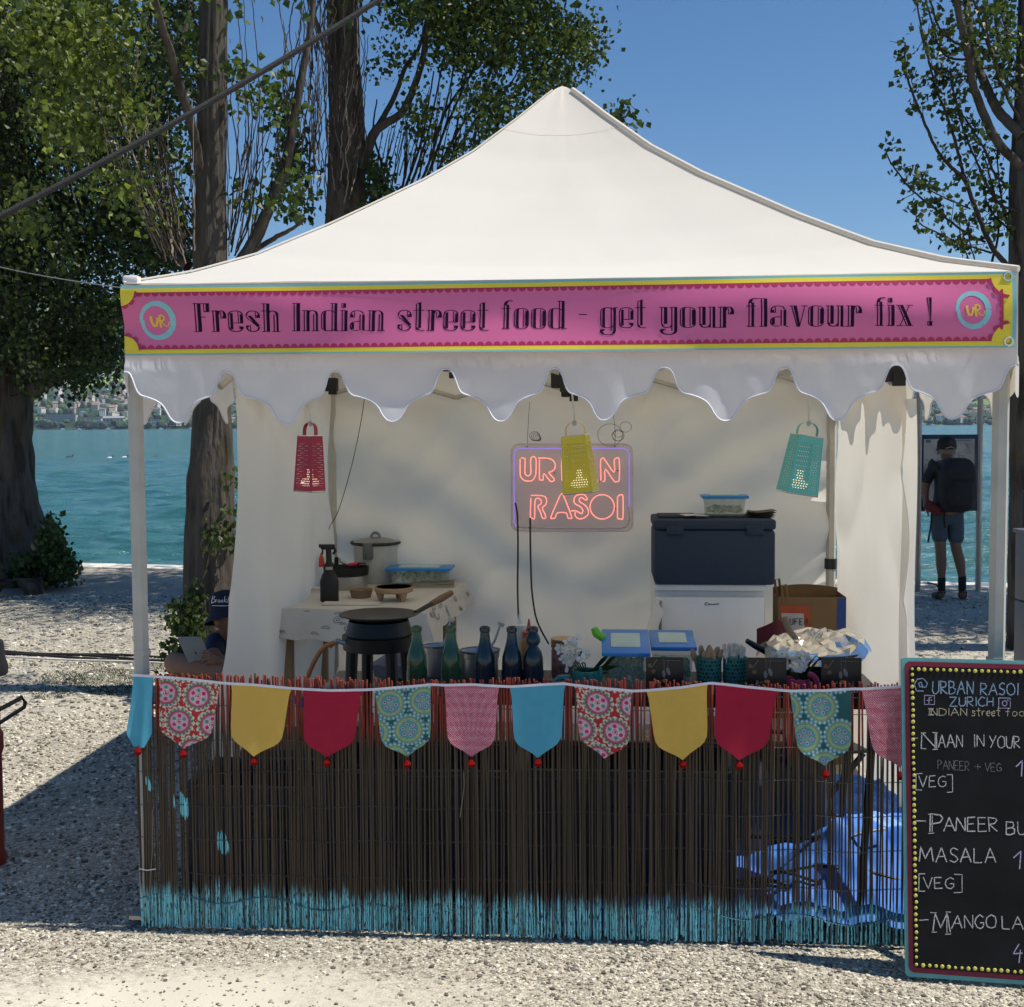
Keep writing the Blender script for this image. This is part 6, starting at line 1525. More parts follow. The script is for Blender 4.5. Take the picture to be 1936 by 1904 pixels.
q = MB(); q.grid(lambda a, b: (-w/2+w*(.03+.33*a)+.006*math.sin(b*5), -.01*math.sin(a*PI*.44)-.0055, zb_-.085-.28*b), 12, 8); q.build('print_panel', M_BW2, t)
q = MB(); q.grid(lambda a, b: (-w/2+w*(.86+.13*a), -.004, zb_-.005-.32*b), 2, 8); q.build('print_panel', M_BB, t)
q = MB(); H = .026; xx = -w/2+.065
for i, ch in enumerate(('E', 'N', 'T', 'E', 'N')[1:] if False else ('A', 'U', 'F', 'E', 'N')):
    S = {'A': [[(0, 0), (.35, 1), (.7, 0)], [(.15, .4), (.55, .4)]], 'U': [[(0, 1), (0, .15), (.3, 0), (.6, .15), (.6, 1)]], 'F': [[(0, 0), (0, 1), (.55, 1)], [(0, .52), (.45, .52)]], 'E': [[(.55, 1), (0, 1), (0, 0), (.55, 0)], [(0, .5), (.45, .5)]], 'N': [[(0, 0), (0, 1), (.6, 0), (.6, 1)]]}[ch]
    for st in S: q.ribbon([(xx-.035+i*.025+p[0]*H, zb_-.145+p[1]*H*1.25) for p in st], .005, lambda a, b: (a, -.018, b))
q.ribbon([(xx+.095, zb_-.140), (xx+.092, zb_-.152)], .004, lambda a, b: (a, -.018, b)); q.build('lettering', M_INK, t, smooth=False)
for s in (0, .24): mb = MB(); mb.tube([(-w/2+.02, s, zb_-.03), (-w/2+.012, s+.01, zb_+.06), (-w/2+.035, s+.01, zb_+.065), (-w/2+.045, s, zb_-.02)], .007, 6); mb.build('bag_handle', M_KR, t)
mb = MB(); mb.grid(lambda a, b: (-.09+.16*a, .0-.05*math.sin(a*PI), .42+.16*b*(1-.6*abs(a-.6))), 8, 8); o = mb.build('red_cloth_bag', mat('dark_red_cloth', (.10, .012, .02), .8)); u, z = onv(1465, 1190, 1.9); o.location = T(u, 1.9, z-.52); o.rotation_euler = (0, 0, -TH); props(o, 'dark red cloth bag slumped between fridge and carton', 'bag')

# ---- table at the back left with its cloth
TZ = .87
FL = uvz(497, 1150, TZ); FR = uvz(782, 1158, TZ); BR_ = uvz(889, 1098, TZ); BL_ = uvz(574, 1110, TZ)
t = thing('trestle_table', 'small wooden table with doodle-print white cloth at the back left of the stall', 'table', ((FL[0]+BR_[0])/2, (FL[1]+BR_[1])/2, 0))
ox, oy = (FL[0]+BR_[0])/2, (FL[1]+BR_[1])/2
def bil(a, b): return ((FL[0]*(1-a)+FR[0]*a)*(1-b)+(BL_[0]*(1-a)+BR_[0]*a)*b-ox, (FL[1]*(1-a)+FR[1]*a)*(1-b)+(BL_[1]*(1-a)+BR_[1]*a)*b-oy)
mb = MB(); P = [bil(0, 0), bil(1, 0), bil(1, 1), bil(0, 1)]; mb.add([(p[0], p[1], z) for z in (TZ-.03, TZ-.006) for p in P], [(3, 2, 1, 0), (4, 5, 6, 7), (0, 1, 5, 4), (1, 2, 6, 5), (2, 3, 7, 6), (3, 0, 4, 7)]); mb.build('tabletop', M_WOOD, t, smooth=False)
for (a, b) in ((.12, .10), (.88, .10), (.90, .90), (.12, .90)):
    x, y = bil(a, b); mb = MB(); mb.box((x, y, (TZ-.03)/2), (.075, .055, TZ-.03), bev=.004); mb.build('leg', M_WOOD, t)
M_CLOTH = mat('oilcloth', (.60, .585, .55), .5, var=.08, scale=5, bump=.15, bscale=20)
def cloth(a, b):
    A_ = a*1.28-.14; B_ = b*1.20-.14
    x, y = bil(min(max(A_, 0), 1), min(max(B_, 0), 1)); da = max(-A_, A_-1, 0); db = max(-B_, 0, B_-1)
    s = 1 if A_ > 1 else -1
    drop = (da*.95+db*1.1); z = TZ+.006-drop*1.0+.006*math.sin(a*37+b*11)*min(1, drop*20)
    x += s*da*.28*(1 if da else 0)+(.012*math.sin(b*21) if da else 0); y += (-1 if B_ < 0 else 1)*(db*.22+(.008 if db else 0)); x += s*(.008 if da else 0); y -= 0 if db else 0; y += +(.012*math.sin(a*23) if db else 0)
    if da and db: x += s*.05; y -= .02*(1 if B_ < 0 else -1)
    return (x, y, z)
mb = MB(); mb.grid(cloth, 70, 60); cl_ = mb.build('tablecloth', M_CLOTH, t, angle=70)
q = MB(); rg = np.random.default_rng(17)
for k in range(34):   # doodles along the hanging front and right edges
    side = k % 2; s = rg.uniform(.03, .97); e = rg.uniform(.02, .12); kind = k % 4; sc = rg.uniform(.020, .032)
    st = {0: [[(math.cos(x), math.sin(x)) for x in np.linspace(0, 5.6, 10)], [(.4*math.cos(x), .4*math.sin(x)) for x in np.linspace(0, 6, 7)]], 1: [[(-.6, 1), (-.7, -1)], [(-.2, 1), (0, -1), (.3, 1)]], 2: [[(-1, 0), (-.5, .6), (.4, .7), (1, 0)], [(-.7, -.2), (0, .2), (.7, -.2)]], 3: [[(-.8, -1), (-.6, .9), (-.2, 1), (0, .2), (.2, 1), (.6, .8), (.7, -1)]]}[kind]
    for l in st:
        def mp(X, Y, side=side, s=s, e=e):
            if side: p = cloth((1.0+.14+e+Y*.6)/1.28, (min(max(s+X*.9, .01), .99)+.14)/1.20)
            else: p = cloth((min(max(s+X*1.1, .01), .99)+.14)/1.28, (-e+Y*.55+.14)/1.20)
            return (p[0]+(.0022 if side else 0), p[1]-.0025, p[2]+.0006)
        q.ribbon([(p[0]*sc, p[1]*sc) for p in l], .0050, mp)
q.build('doodle_print', mat('doodle_grey', (.16, .16, .17), .7), cl_, smooth=False, kind='stuff')
def on_t(x, y, z=TZ+.004): u, v = uvz(x, y, z); return (u, v, z)
M_WP = mat('paper_soft', (.62, .59, .54), .8, var=.05)
def sheet(lab, x, y, w, d, rz, m=M_WP, name='paper_sheet', cat='paper', th=.006):
    mb = MB(); mb.grid(lambda a, b: ((a-.5)*w, (b-.5)*d, th+.005*vn2(a*3, b*3, int(x))), 8, 6); mb.box((0, 0, th/2), (w*.98, d*.98, th)); o = mb.build(name, m); p = on_t(x, y); o.location = T(p[0], p[1], TZ+.003); o.rotation_euler = (0, 0, -TH+rz); props(o, lab, cat)
sheet('folded white kitchen paper at the front of the cloth-covered table', 665, 1143, .30, .12, .05); sheet('white paper lying behind the black spray bottle', 600, 1118, .16, .16, .1, th=.02); sheet('brown wet cloth on the table under the blue-lidded tub', 820, 1108, .24, .20, .1, mat('damp_cloth', (.30, .26, .19), .8), 'kitchen_cloth', 'cloth', .02)
# spray bottle
p = on_t(623, 1138); t = thing('spray_bottle', 'matt black spray bottle on the cloth-covered table', 'bottle', (p[0], p[1], TZ+.004)); hS = onv(620, 1030, p[1])[1]-TZ
lathe_obj(t, 'bottle_body', [(.046, .002), (.050, .008), (.050, hS*.36), (.040, hS*.46), (.022, hS*.56)], M_BLACKP, 10, sy=.7)
lathe_obj(t, 'collar_ring', [(.019, hS*.56), (.019, hS*.61)], M_STEEL, 18)
mb = MB(); mb.tube([(0, 0, hS*.6), (-.002, 0, hS*.92)], [.017, .015], 10); mb.box((-.005, 0, hS*.95), (.075, .028, .028), bev=.008); mb.tube([(-.03, 0, hS*.96), (-.052, 0, hS*.97)], .010, 8); mb.tube([(.025, 0, hS*.95), (.035, 0, hS*.88), (.022, 0, hS*.83)], .008, 6); mb.tube([(-.032, 0, hS*.93), (-.036, 0, hS*.82)], .005, 6); mb.build('spray_head', M_BLACKP, t)
# rice cooker
p = on_t(711, 1100); t = thing('rice_cooker', 'white rice cooker with black-rimmed glass lid at the back of the table', 'cooker', (p[0], p[1], TZ+.002)); zt_ = onv(711, 1028, p[1])[1]-TZ; r = (onv(757, 1030, p[1])[0]-onv(665, 1030, p[1])[0])/2
lathe_obj(t, 'cooker_body', [(r*.78, .002), (r*.86, .02), (r*.90, zt_*.95), (r*.92, zt_)], mat('cream_enamel', (.55, .54, .50), .35), 36)
lathe_obj(t, 'lid_rim', [(r*.98, zt_-.004), (r*1.04, zt_+.004), (r*1.0, zt_+.014), (r*.93, zt_+.012)], M_BLACKP, 36, caps=False)
lathe_obj(t, 'glass_lid', [(r*.95, zt_+.008), (r*.7, zt_+.026), (r*.3, zt_+.038), (.001, zt_+.04)], mat('lid_glass', (.40, .40, .37), .15, trans=.5), 36)
mb = MB(); mb.tube([(.026*math.cos(a), 0, zt_+.036+.030*math.sin(a)) for a in np.linspace(0, PI, 10)], .0075, 8); mb.build('lid_knob', M_GREYM, t)
mb = MB(); mb.box((-.02, -r*.92, zt_*.86), (.06, .035, .10), bev=.016); mb.build('side_handle', mat('grey_plastic', (.13, .14, .14), .5), t)
# steel pot with black pan on top
p = on_t(655, 1112); t = thing('steel_pot', 'wide steel pot with a black pan resting in it behind the spray bottle', 'pot', (p[0], p[1], TZ+.002)); ztp = onv(655, 1072, p[1])[1]-TZ; r = (onv(694, 1090, p[1])[0]-onv(612, 1090, p[1])[0])/2
lathe_obj(t, 'pot_body', [(r*.93, .002), (r*.97, .01), (r*.97, ztp*.62)], M_STEEL, 36, caps=False); lathe_obj(t, 'pan', [(r*.6, ztp*.55), (r*1.0, ztp*.64), (r*1.04, ztp), (r*1.0, ztp), (r*.95, ztp*.7), (.001, ztp*.66)], M_BLK, 36)
for s in (-1, 1): mb = MB(); mb.tube([(s*r*.55, -.02, ztp-.01), (s*r*.58, -.02, ztp+.022), (s*r*.9, -.02, ztp+.024), (s*r*.95, -.02, ztp-.01)], .005, 6); mb.build('pan_handle', M_BLK, t)
mb = MB(); mb.tube([(r*.1, 0, ztp+.01), (r*.62, 0, ztp+.018)], .011, 8); o_ = mb.build('pink_tool', mat('pink_plastic', (.55, .04, .10), .4), t)
mb = MB(); mb.tube([(r*.1, 0, ztp+.012), (-r*.25, 0, ztp+.03), (-r*.3, 0, ztp+.05)], .009, 8); mb.build('steel_tool', M_STEEL, t)
mb = MB(); mb.lathe([(.022, 0), (.018, .05), (.001, .085)], (0, 0, 0), 3); o = mb.build('red_packet', mat('packet_red', (.50, .06, .03), .5)); p = on_t(606, 1112); q_ = onv(607, 1062, p[1]); o.location = T(q_[0], p[1], q_[1]-.03); o.rotation_euler = (0, 0, -TH); props(o, 'small red pointed packet behind the black spray bottle', 'packet')
# kraft bowl, round board
p = on_t(683, 1130); t = thing('paper_bowl', 'round brown paper bowl of flour between spray bottle and rolling board', 'bowl', (p[0], p[1], TZ+.004)); lathe_obj(t, 'bowl', [(.052, .002), (.064, .046), (.066, .048), (.062, .046), (.052, .02), (.001, .018)], mat('kraft_bowl', (.26, .17, .10), .7, var=.08), 32); lathe_obj(t, 'flour', [(.001, .040), (.04, .034), (.055, .028)], mat('flour', (.72, .68, .60), .9), 20)
p = on_t(745, 1136); t = thing('rolling_board', 'round three-legged wooden rolling board on the cloth-covered table', 'board', (p[0], p[1], TZ+.004)); zb_ = onv(745, 1112, p[1])[1]-TZ
lathe_obj(t, 'board', [(.09, zb_-.025), (.102, zb_-.018), (.104, zb_), (.10, zb_+.004), (.001, zb_+.004)], M_WOOD, 36); lathe_obj(t, 'flour_dust', [(.001, zb_+.0055), (.094, zb_+.0055)], mat('flour_dust', (.62, .48, .30), .9, var=.2, scale=15), 30)
for k in range(3): a = k*2*PI/3-.7; mb = MB(); mb.tube([(.07*math.cos(a), .07*math.sin(a), 0), (.075*math.cos(a), .075*math.sin(a), zb_-.02)], [.012, .024], 8); mb.build('leg', M_WOOD, t)
# blue lid tub and the box behind it
p = on_t(792, 1108); w3 = onv(852, 1080, p[1])[0]-onv(728, 1080, p[1])[0]
tub('food_tub', 'wide white tub with bright blue lid on the cloth-covered table', p[0], p[1]+.05, TZ+.022, w3*.92, .20, .075, .7, M_DOUGH)
p = on_t(868, 1098); t = thing('carton', 'small open pale carton at the right back corner of the cloth-covered table', 'box', (p[0]-.01, p[1]+.06, TZ+.004)); mb = MB()
for (c, d) in (((0, -.06, .04), (.13, .004, .08)), ((0, .06, .04), (.13, .004, .08)), ((-.065, 0, .04), (.004, .12, .08)), ((.065, 0, .04), (.004, .12, .08)), ((0, 0, .003), (.13, .12, .004))): mb.box(c, d)
mb.build('carton_body', mat('grey_card', (.40, .37, .32), .8), t, smooth=False)
# gas burner with flat pan
vB = .78; u, zt_ = onv(716, 1160, vB); t = thing('gas_burner', 'black ring gas burner on legs in front of the cloth-covered table', 'burner', (u, vB, 0)); z1 = zt_-.015
lathe_obj(t, 'burner_ring', [(.125, z1-.135), (.15, z1-.13), (.155, z1-.075), (.135, z1-.07), (.125, z1-.03), (.11, z1-.03), (.115, z1-.07), (.02, z1-.10)], M_BLK, 36, caps=False)
lathe_obj(t, 'windshield', [(.14, z1-.065), (.125, z1-.012)], M_BLK, 30, caps=False)
for k in range(4): a = k*PI/2+.6; mb = MB(); mb.tube([(.12*math.cos(a), .12*math.sin(a), z1-.11), (.17*math.cos(a), .17*math.sin(a), 0)], [.026, .018], 8); mb.build('leg', M_BLK, t)
mb = MB(); mb.tube([(-.10, -.08, z1-.105), (-.16, -.09, z1-.085), (-.19, -.09, z1-.11)], .010, 8); mb.build('gas_tap', M_STEEL, t)
mb = MB(); mb.tube([(p_[0], p_[1], p_[2]) for p_ in catmull([(-.16, -.09, z1-.09), (-.22, -.10, z1-.12), (-.275, -.10, z1-.22), (-.295, -.10, z1-.32), (-.31, -.12, .1), (-.1, -.2, .01)], 8)], .010, 10); mb.build('gas_hose', mat('orange_hose', (.42, .16, .05), .5, var=.1), t)
mb = MB(); mb.box((-.315, -.11, z1-.335), (.06, .03, .03), rot=(0, .5, 0), bev=.006); mb.build('blue_tap', mat('tap_blue', (.02, .08, .45), .4), t)
t2_ = thing('flat_pan', 'flat black iron pan with long wooden handle on the gas burner', 'pan', (u, vB, z1)); r = (onv(790, 1160, vB)[0]-onv(643, 1160, vB)[0])/2
lathe_obj(t2_, 'pan_plate', [(.001, -.004), (r*.75, -.002), (r, .012), (r*1.0, .016), (r*.74, .004), (.001, .002)], mat('iron_pan', (.03, .028, .027), .55, var=.3), 44)
h0 = Vector((r*.9, .05, .012)); ue, ze = onv(853, 1121, vB+.35); h1 = Vector((ue-u, .35, ze-z1)); hm_ = h0.lerp(h1, .42)
mb = MB(); mb.tube([h0, hm_], [.010, .011], 8); mb.build('handle_stem', M_BLK, t2_); mb = MB(); mb.tube([hm_, hm_.lerp(h1, .5), h1], [.012, .016, .013], 10); mb.build('handle', M_WOOD2, t2_)
# grey bundle and low shelf behind the burner
mb = MB(); mb.lathe([(.03, 0), (.09, .02), (.10, .07), (.05, .11), (.001, .12)], (0, 0, 0), 16)
for i, v_ in enumerate(mb.v): mb.v[i] = (v_[0]*(1+.3*hsh(i)), v_[1]*.8, v_[2]*(1+.2*hsh(i*2.2)))
u, z = onv(940, 1262, 1.3); o = mb.build('cloth_bundle', mat('grey_cloth', (.12, .13, .17), .9, var=.3)); u, z = onv(985*.75+10, 1262, 1.3); o.location = T(u, 1.3, .63); props(o, 'crumpled grey cloth bundle seen behind the gas burner legs', 'cloth')
t = thing('low_shelf', 'low grey steel shelf standing behind the gas burner', 'shelf', (u, 1.32, 0)); mb = MB(); mb.box((0, 0, .62), (.62, .34, .02), bev=.004); mb.build('shelf_board', M_GREYM, t)
for sx_ in (-.29, .29):
    for sy_ in (-.15, .15): mb = MB(); mb.tube([(sx_, sy_, 0), (sx_, sy_, .61)], .010, 6); mb.build('leg', M_GREYM, t)
# ================================================================== hanging graters, neon sign, chalkboard
M_STRING = mat('white_string', (.55, .54, .50), .8)
M_HOLEGLOW = mat('added_hole_glow', (.9, .8, .6), .4, emis=(1.0, .82, .52), estr=.75)  # made-up glow inside the graters, added to brighten their holes
def grater(lab, xs, ytop, ybot, wpx, rz, tilt, col, name, v=.12, spx=None, side='R'):
    x = xs; u, zt = onv(x*S2D, ytop*S2D, v); _, zb = onv(x*S2D, ybot*S2D, v); h = zt-zb
    M = mat('enamel_'+name, col, .38, var=.06, spec=.5); ME = mat('steel_edge', (.70, .69, .66), .25, metal=1.0)
    t = thing('grater_lamp', lab, 'lamp', (u, v, zt+.046)); t.rotation_euler = (Matrix.Rotation(-TH, 4, 'Z') @ Matrix.Rotation(tilt, 4, 'Y') @ Matrix.Rotation(rz, 4, 'Z')).to_euler()
    w0, d0, w1, d1 = wpx*.78, wpx*.62, wpx, wpx*.80
    top = -.046
    def P(cx, cy, b): # corner signs, b 0 top 1 bottom
        return Vector((cx*(w0+(w1-w0)*b)/2, cy*(d0+(d1-d0)*b)/2, top-h*b))
    for (a, c) in (((-1, -1), (1, -1)), ((1, -1), (1, 1)), ((1, 1), (-1, 1)), ((-1, 1), (-1, -1))):
        mb = MB(); nu_, nv_ = 11, 24
        def S(s, b): return P(a[0], a[1], b).lerp(P(c[0], c[1], b), s)
        for j in range(nv_):
            for i in range(nu_):
                s0, s1, b0, b1 = i/nu_, (i+1)/nu_, j/nv_, (j+1)/nv_
                if 1 <= i < nu_-1 and 3 <= j < nv_-2:
                    ds, db = (s1-s0)*.26, (b1-b0)*.30; sh = ((j % 2)-.5)*(s1-s0)*.3
                    O = [S(s0, b0), S(s1, b0), S(s1, b1), S(s0, b1)]; I_ = [S(s0+ds+sh, b0+db), S(s1-ds+sh, b0+db), S(s1-ds+sh, b1-db), S(s0+ds+sh, b1-db)]
                    mb.add(O+I_, [(0, 1, 5, 4), (1, 2, 6, 5), (2, 3, 7, 6), (3, 0, 4, 7)])
                else: mb.add([S(s0, b0), S(s1, b0), S(s1, b1), S(s0, b1)], [(0, 1, 2, 3)])
        mb.build('grating_face', M, t, smooth=False)
    mb = MB(); mb.add([P(-1, -1, 0)+Vector((0, 0, .001)), P(1, -1, 0)+Vector((0, 0, .001)), P(1, 1, 0)+Vector((0, 0, .001)), P(-1, 1, 0)+Vector((0, 0, .001))], [(0, 1, 2, 3)]); mb.build('top_plate', M, t, smooth=False)
    mb = MB()
    for b in (0, 1):
        q = [P(-1, -1, b), P(1, -1, b), P(1, 1, b), P(-1, 1, b)]; mb = MB(); mb.tube(q, .0022, 4, close=True); mb.build('steel_edge', ME, t)
    mb = MB()
    for k in (1, -1): mb.tube([P(k, -1, 0), P(k, -1, 1)], .0022, 4)
    mb.build('corner_seam', M, t, smooth=False)
    hp = [(-w0*.42, 0, top), (-w0*.40, 0, top+.028), (-w0*.22, 0, top+.044), (0, 0, top+.047), (w0*.22, 0, top+.044), (w0*.40, 0, top+.028), (w0*.42, 0, top)]
    mb = MB(); C_ = catmull(hp, 5)
    vs_ = []
    for p_ in C_: vs_ += [(p_.x, -.009, p_.z), (p_.x, .009, p_.z)]
    mb.add(vs_, [(2*k, 2*k+2, 2*k+3, 2*k+1) for k in range(len(C_)-1)]); mb.build('handle', M, t)
    mb = MB(); mb.lathe([(.001, -.014), (.028, -.012), (.036, 0), (.028, .012), (.012, .018), (.010, .05)], (0, 0, top-h*.84), 18); mb.build('hole_glow', M_HOLEGLOW, t)  # added glowing disc, flattened to spread over the lower hole rows
    # cord up to the front truss
    mb = MB(); sx0 = T(u, v, zt+.046); mb.tube([T(u, v, zt+.035), T(u, v, zt+.07), T(u-.006, v-.03, zt+.14), T(u-.004, v-.07, 2.10)], .0032, 6); mb.tube([T(u+.006*math.cos(a), v, zt+.045+.009*math.sin(a)) for a in np.linspace(0, 6.2, 12)], .003, 5)
    o = mb.build('string', M_STRING); props(o, 'white string holding the %s grater lamp' % name, 'string')
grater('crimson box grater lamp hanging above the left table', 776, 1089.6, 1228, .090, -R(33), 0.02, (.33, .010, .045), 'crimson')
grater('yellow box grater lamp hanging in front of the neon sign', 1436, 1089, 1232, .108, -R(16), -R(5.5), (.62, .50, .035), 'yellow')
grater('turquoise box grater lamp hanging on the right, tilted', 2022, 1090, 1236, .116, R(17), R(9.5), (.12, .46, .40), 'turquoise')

# neon sign on its clear panel
VN = 2.84
C4 = lambda x, y: ((1240+x/4.84)*S2D, (1050+y/4.84)*S2D)
def nv(x, y, off=0): u, z = onv(*C4(x, y), VN); return (u, VN-off, z)
sign = thing('neon_sign', 'pink and violet neon sign reading URBAN RASOI on a clear panel on the back wall', 'sign', (0, 0, 0))
M_NP = mat('neon_pink', (1, .3, .25), .4, emis=(1.0, .33, .27), estr=.64); M_NV = mat('neon_violet', (.3, .2, .9), .4, emis=(.33, .26, .80), estr=.38); M_NO = mat('neon_unlit', (.55, .50, .62), .3)
M_PANEL = mat('clear_panel', (.80, .66, .68), .25, var=.1, scale=4, transl=.5); see_through(M_PANEL, .62)
def rrect(x0, y0, x1, y1, r, n=8):
    out = []
    for (cx, cy, a0) in ((x1-r, y0+r, -PI/2), (x1-r, y1-r, 0), (x0+r, y1-r, PI/2), (x0+r, y0+r, PI)):
        for k in range(n+1): a = a0+PI/2*k/n; out.append((cx+r*math.cos(a), cy+r*math.sin(a)))
    return out
pr = rrect(185, 290, 1655, 1345, 95); mb = MB(); n = len(pr)
mb.add([nv(x, y, -.004) for x, y in pr]+[nv(x, y, .003) for x, y in pr], [tuple(range(n)), tuple(range(n, 2*n))[::-1]]+[(i, (i+1) % n, n+(i+1) % n, n+i) for i in range(n)]); mb.build('panel', M_PANEL, sign, smooth=False)
mb = MB(); mb.tube([nv(x, y, .003) for x, y in pr], .0028, 5, close=True); mb.build('panel_edge', mat('panel_edge', (.55, .53, .55), .3), sign)
NEON = {'U': [[(295, 470), (295, 640), (305, 690), (345, 730), (390, 738), (440, 730), (472, 690), (485, 640), (485, 462), (425, 460), (425, 620), (415, 660), (390, 674), (362, 660), (352, 625), (355, 480), (345, 460), (305, 458)]],
 'R': [[(505, 460), (620, 462), (680, 480), (718, 530), (710, 590), (670, 622), (640, 635), (705, 712), (690, 738), (655, 735), (590, 650), (572, 672), (572, 722), (535, 722), (528, 690), (528, 478)]],
 'B': [[(800, 735), (800, 460), (890, 460), (935, 500), (935, 560), (905, 600), (945, 640), (940, 700), (900, 735), (810, 736)]],
 'A': [[(1095, 458), (1005, 720), (1035, 745), (1062, 685), (1135, 685), (1168, 740), (1240, 745)], [(1095, 458), (1140, 458), (1225, 735)]],
 'N': [[(1270, 730), (1265, 500), (1285, 465), (1310, 470), (1430, 635), (1430, 490), (1458, 462), (1490, 478), (1490, 715), (1462, 742), (1425, 735), (1322, 590), (1318, 725), (1290, 742)]],
 'R2': [[(425, 940), (418, 1165), (440, 1184), (470, 1178), (475, 970), (520, 948), (550, 975), (545, 1012), (508, 1045), (540, 1110), (562, 1182), (602, 1182), (598, 1140), (562, 1062), (605, 1020), (614, 960), (572, 915), (425, 910)]],
 'A2': [[(778, 905), (668, 1165), (685, 1187), (718, 1180), (745, 1122), (850, 1122), (870, 1180), (900, 1187), (915, 1165), (815, 905), (785, 903)]],
 'S': [[(1108, 962), (1080, 910), (1035, 898), (975, 910), (945, 960), (958, 1010), (1020, 1045), (1052, 1090), (1035, 1130), (985, 1105), (950, 1095), (905, 1100)], [(965, 1112), (955, 1145), (990, 1187), (1055, 1187), (1112, 1140), (1115, 1085), (1080, 1030), (1018, 990), (1008, 955), (1040, 935), (1075, 962), (1105, 966)]],
 'O': [[(1285+146*math.cos(a), 1048+146*math.sin(a)) for a in np.linspace(0, 2*PI, 34)]],
 'I': [[(1470, 930), (1490, 908), (1515, 905), (1535, 925), (1535, 1172), (1515, 1195), (1488, 1190), (1470, 1170), (1470, 930)]]}
for k, sts in NEON.items():
    mb = MB()
    for st in sts:
        P = catmull([nv(x, y, .022) for x, y in st], 3); mb.tube(P, .0037, 7)
    mb.build('neon_letter', M_NP, sign)
mb = MB(); mb.tube([nv(x, y, .02) for x, y in [(270, 1290), (240, 1270), (222, 1230), (222, 430), (232, 375), (275, 345), (1540, 345), (1590, 365), (1610, 410), (1610, 1060)]], .0042, 7); mb.build('neon_border', M_NV, sign)
mb = MB(); mb.tube([nv(x, y, .02) for x, y in [(1610, 1060), (1608, 1230), (1570, 1290), (1500, 1305), (545, 1302), (270, 1290)]], .0045, 7); mb.build('unlit_tube', M_NO, sign)
for (x, y) in ((300, 520), (505, 462), (620, 470), (710, 640), (480, 340), (1330, 345), (225, 700), (1605, 580), (1605, 1060), (350, 610), (575, 680), (1470, 610), (800, 1120), (905, 1100), (1105, 1130), (575, 910), (1450, 1070), (1100, 960), (1225, 920), (545, 1300), (1250, 745), (380, 320), (1440, 320)):
    mb = MB(); p = nv(x, y, .010); mb.box(p, (.008, .022, .006)); mb.build('tube_clip', M_BLACKP, sign)
for (x, side) in ((380, 0), (1440, 1)):
    mb = MB(); p = nv(x, 290, .01); mb.tube([p, nv(x, 250, .01), nv(x+6, 170, .02), nv(x+20-40*side, -80, .02), nv(x+30-70*side, -220, .01)], .0014, 4)
    for k in range(5):
        cx, cy, r = (x+90+12*k, 195+8*k, 62-8*k) if not side else ((1380, 180, 150) if k == 0 else (1570, 85, 70) if k == 1 else (1480, 160, 55) if k == 2 else (1440+10*k, 190, 70))
        mb.tube([nv(cx+r*math.cos(a), cy+r*.9*math.sin(a), .012+.003*k) for a in np.linspace(k, 6.1+k, 20)], .0013, 4)
    mb.build('hanging_wire', mat('thin_wire', (.12, .11, .10), .4, metal=.6), sign)
for (x0, y0, pts) in ((238, 1000, [(262, 1130), (268, 1330), (270, 1600), (266, 2000), (275, 2350), (300, 2600)]), (418, 1180, [(418, 1400), (424, 1700), (440, 2080), (500, 2420), (640, 2700)])):
    mb = MB(); mb.tube(catmull([nv(x0, y0, .03)]+[nv(x, y, .03) for x, y in pts], 5), .0052, 6); mb.build('power_cable', M_BLACKP, sign)
# thin wire down the back left pole
mb = MB(); mb.tube([(lambda p: (p[0], 2.80, p[1]))(onv(x, y, 2.8)) for x, y in catmull([(690, 745, 0), (682, 800, 0), (665, 880, 0), (640, 965, 0), (622, 1000, 0), (622, 1040, 0)], 5) for x, y in [(x, y)]] if False else [(onv(q.x, q.y, 2.8)[0], 2.8, onv(q.x, q.y, 2.8)[1]) for q in catmull([(690, 745, 0), (682, 800, 0), (665, 880, 0), (640, 965, 0), (622, 1000, 0), (622, 1040, 0)], 5)], .0022, 4)
o = mb.build('hanging_cable', M_BLACKP); o.location = T(0, 0, 0); o.rotation_euler = (0, 0, -TH); props(o, 'thin dark cable hanging from the roof beside the back left pole', 'cable')

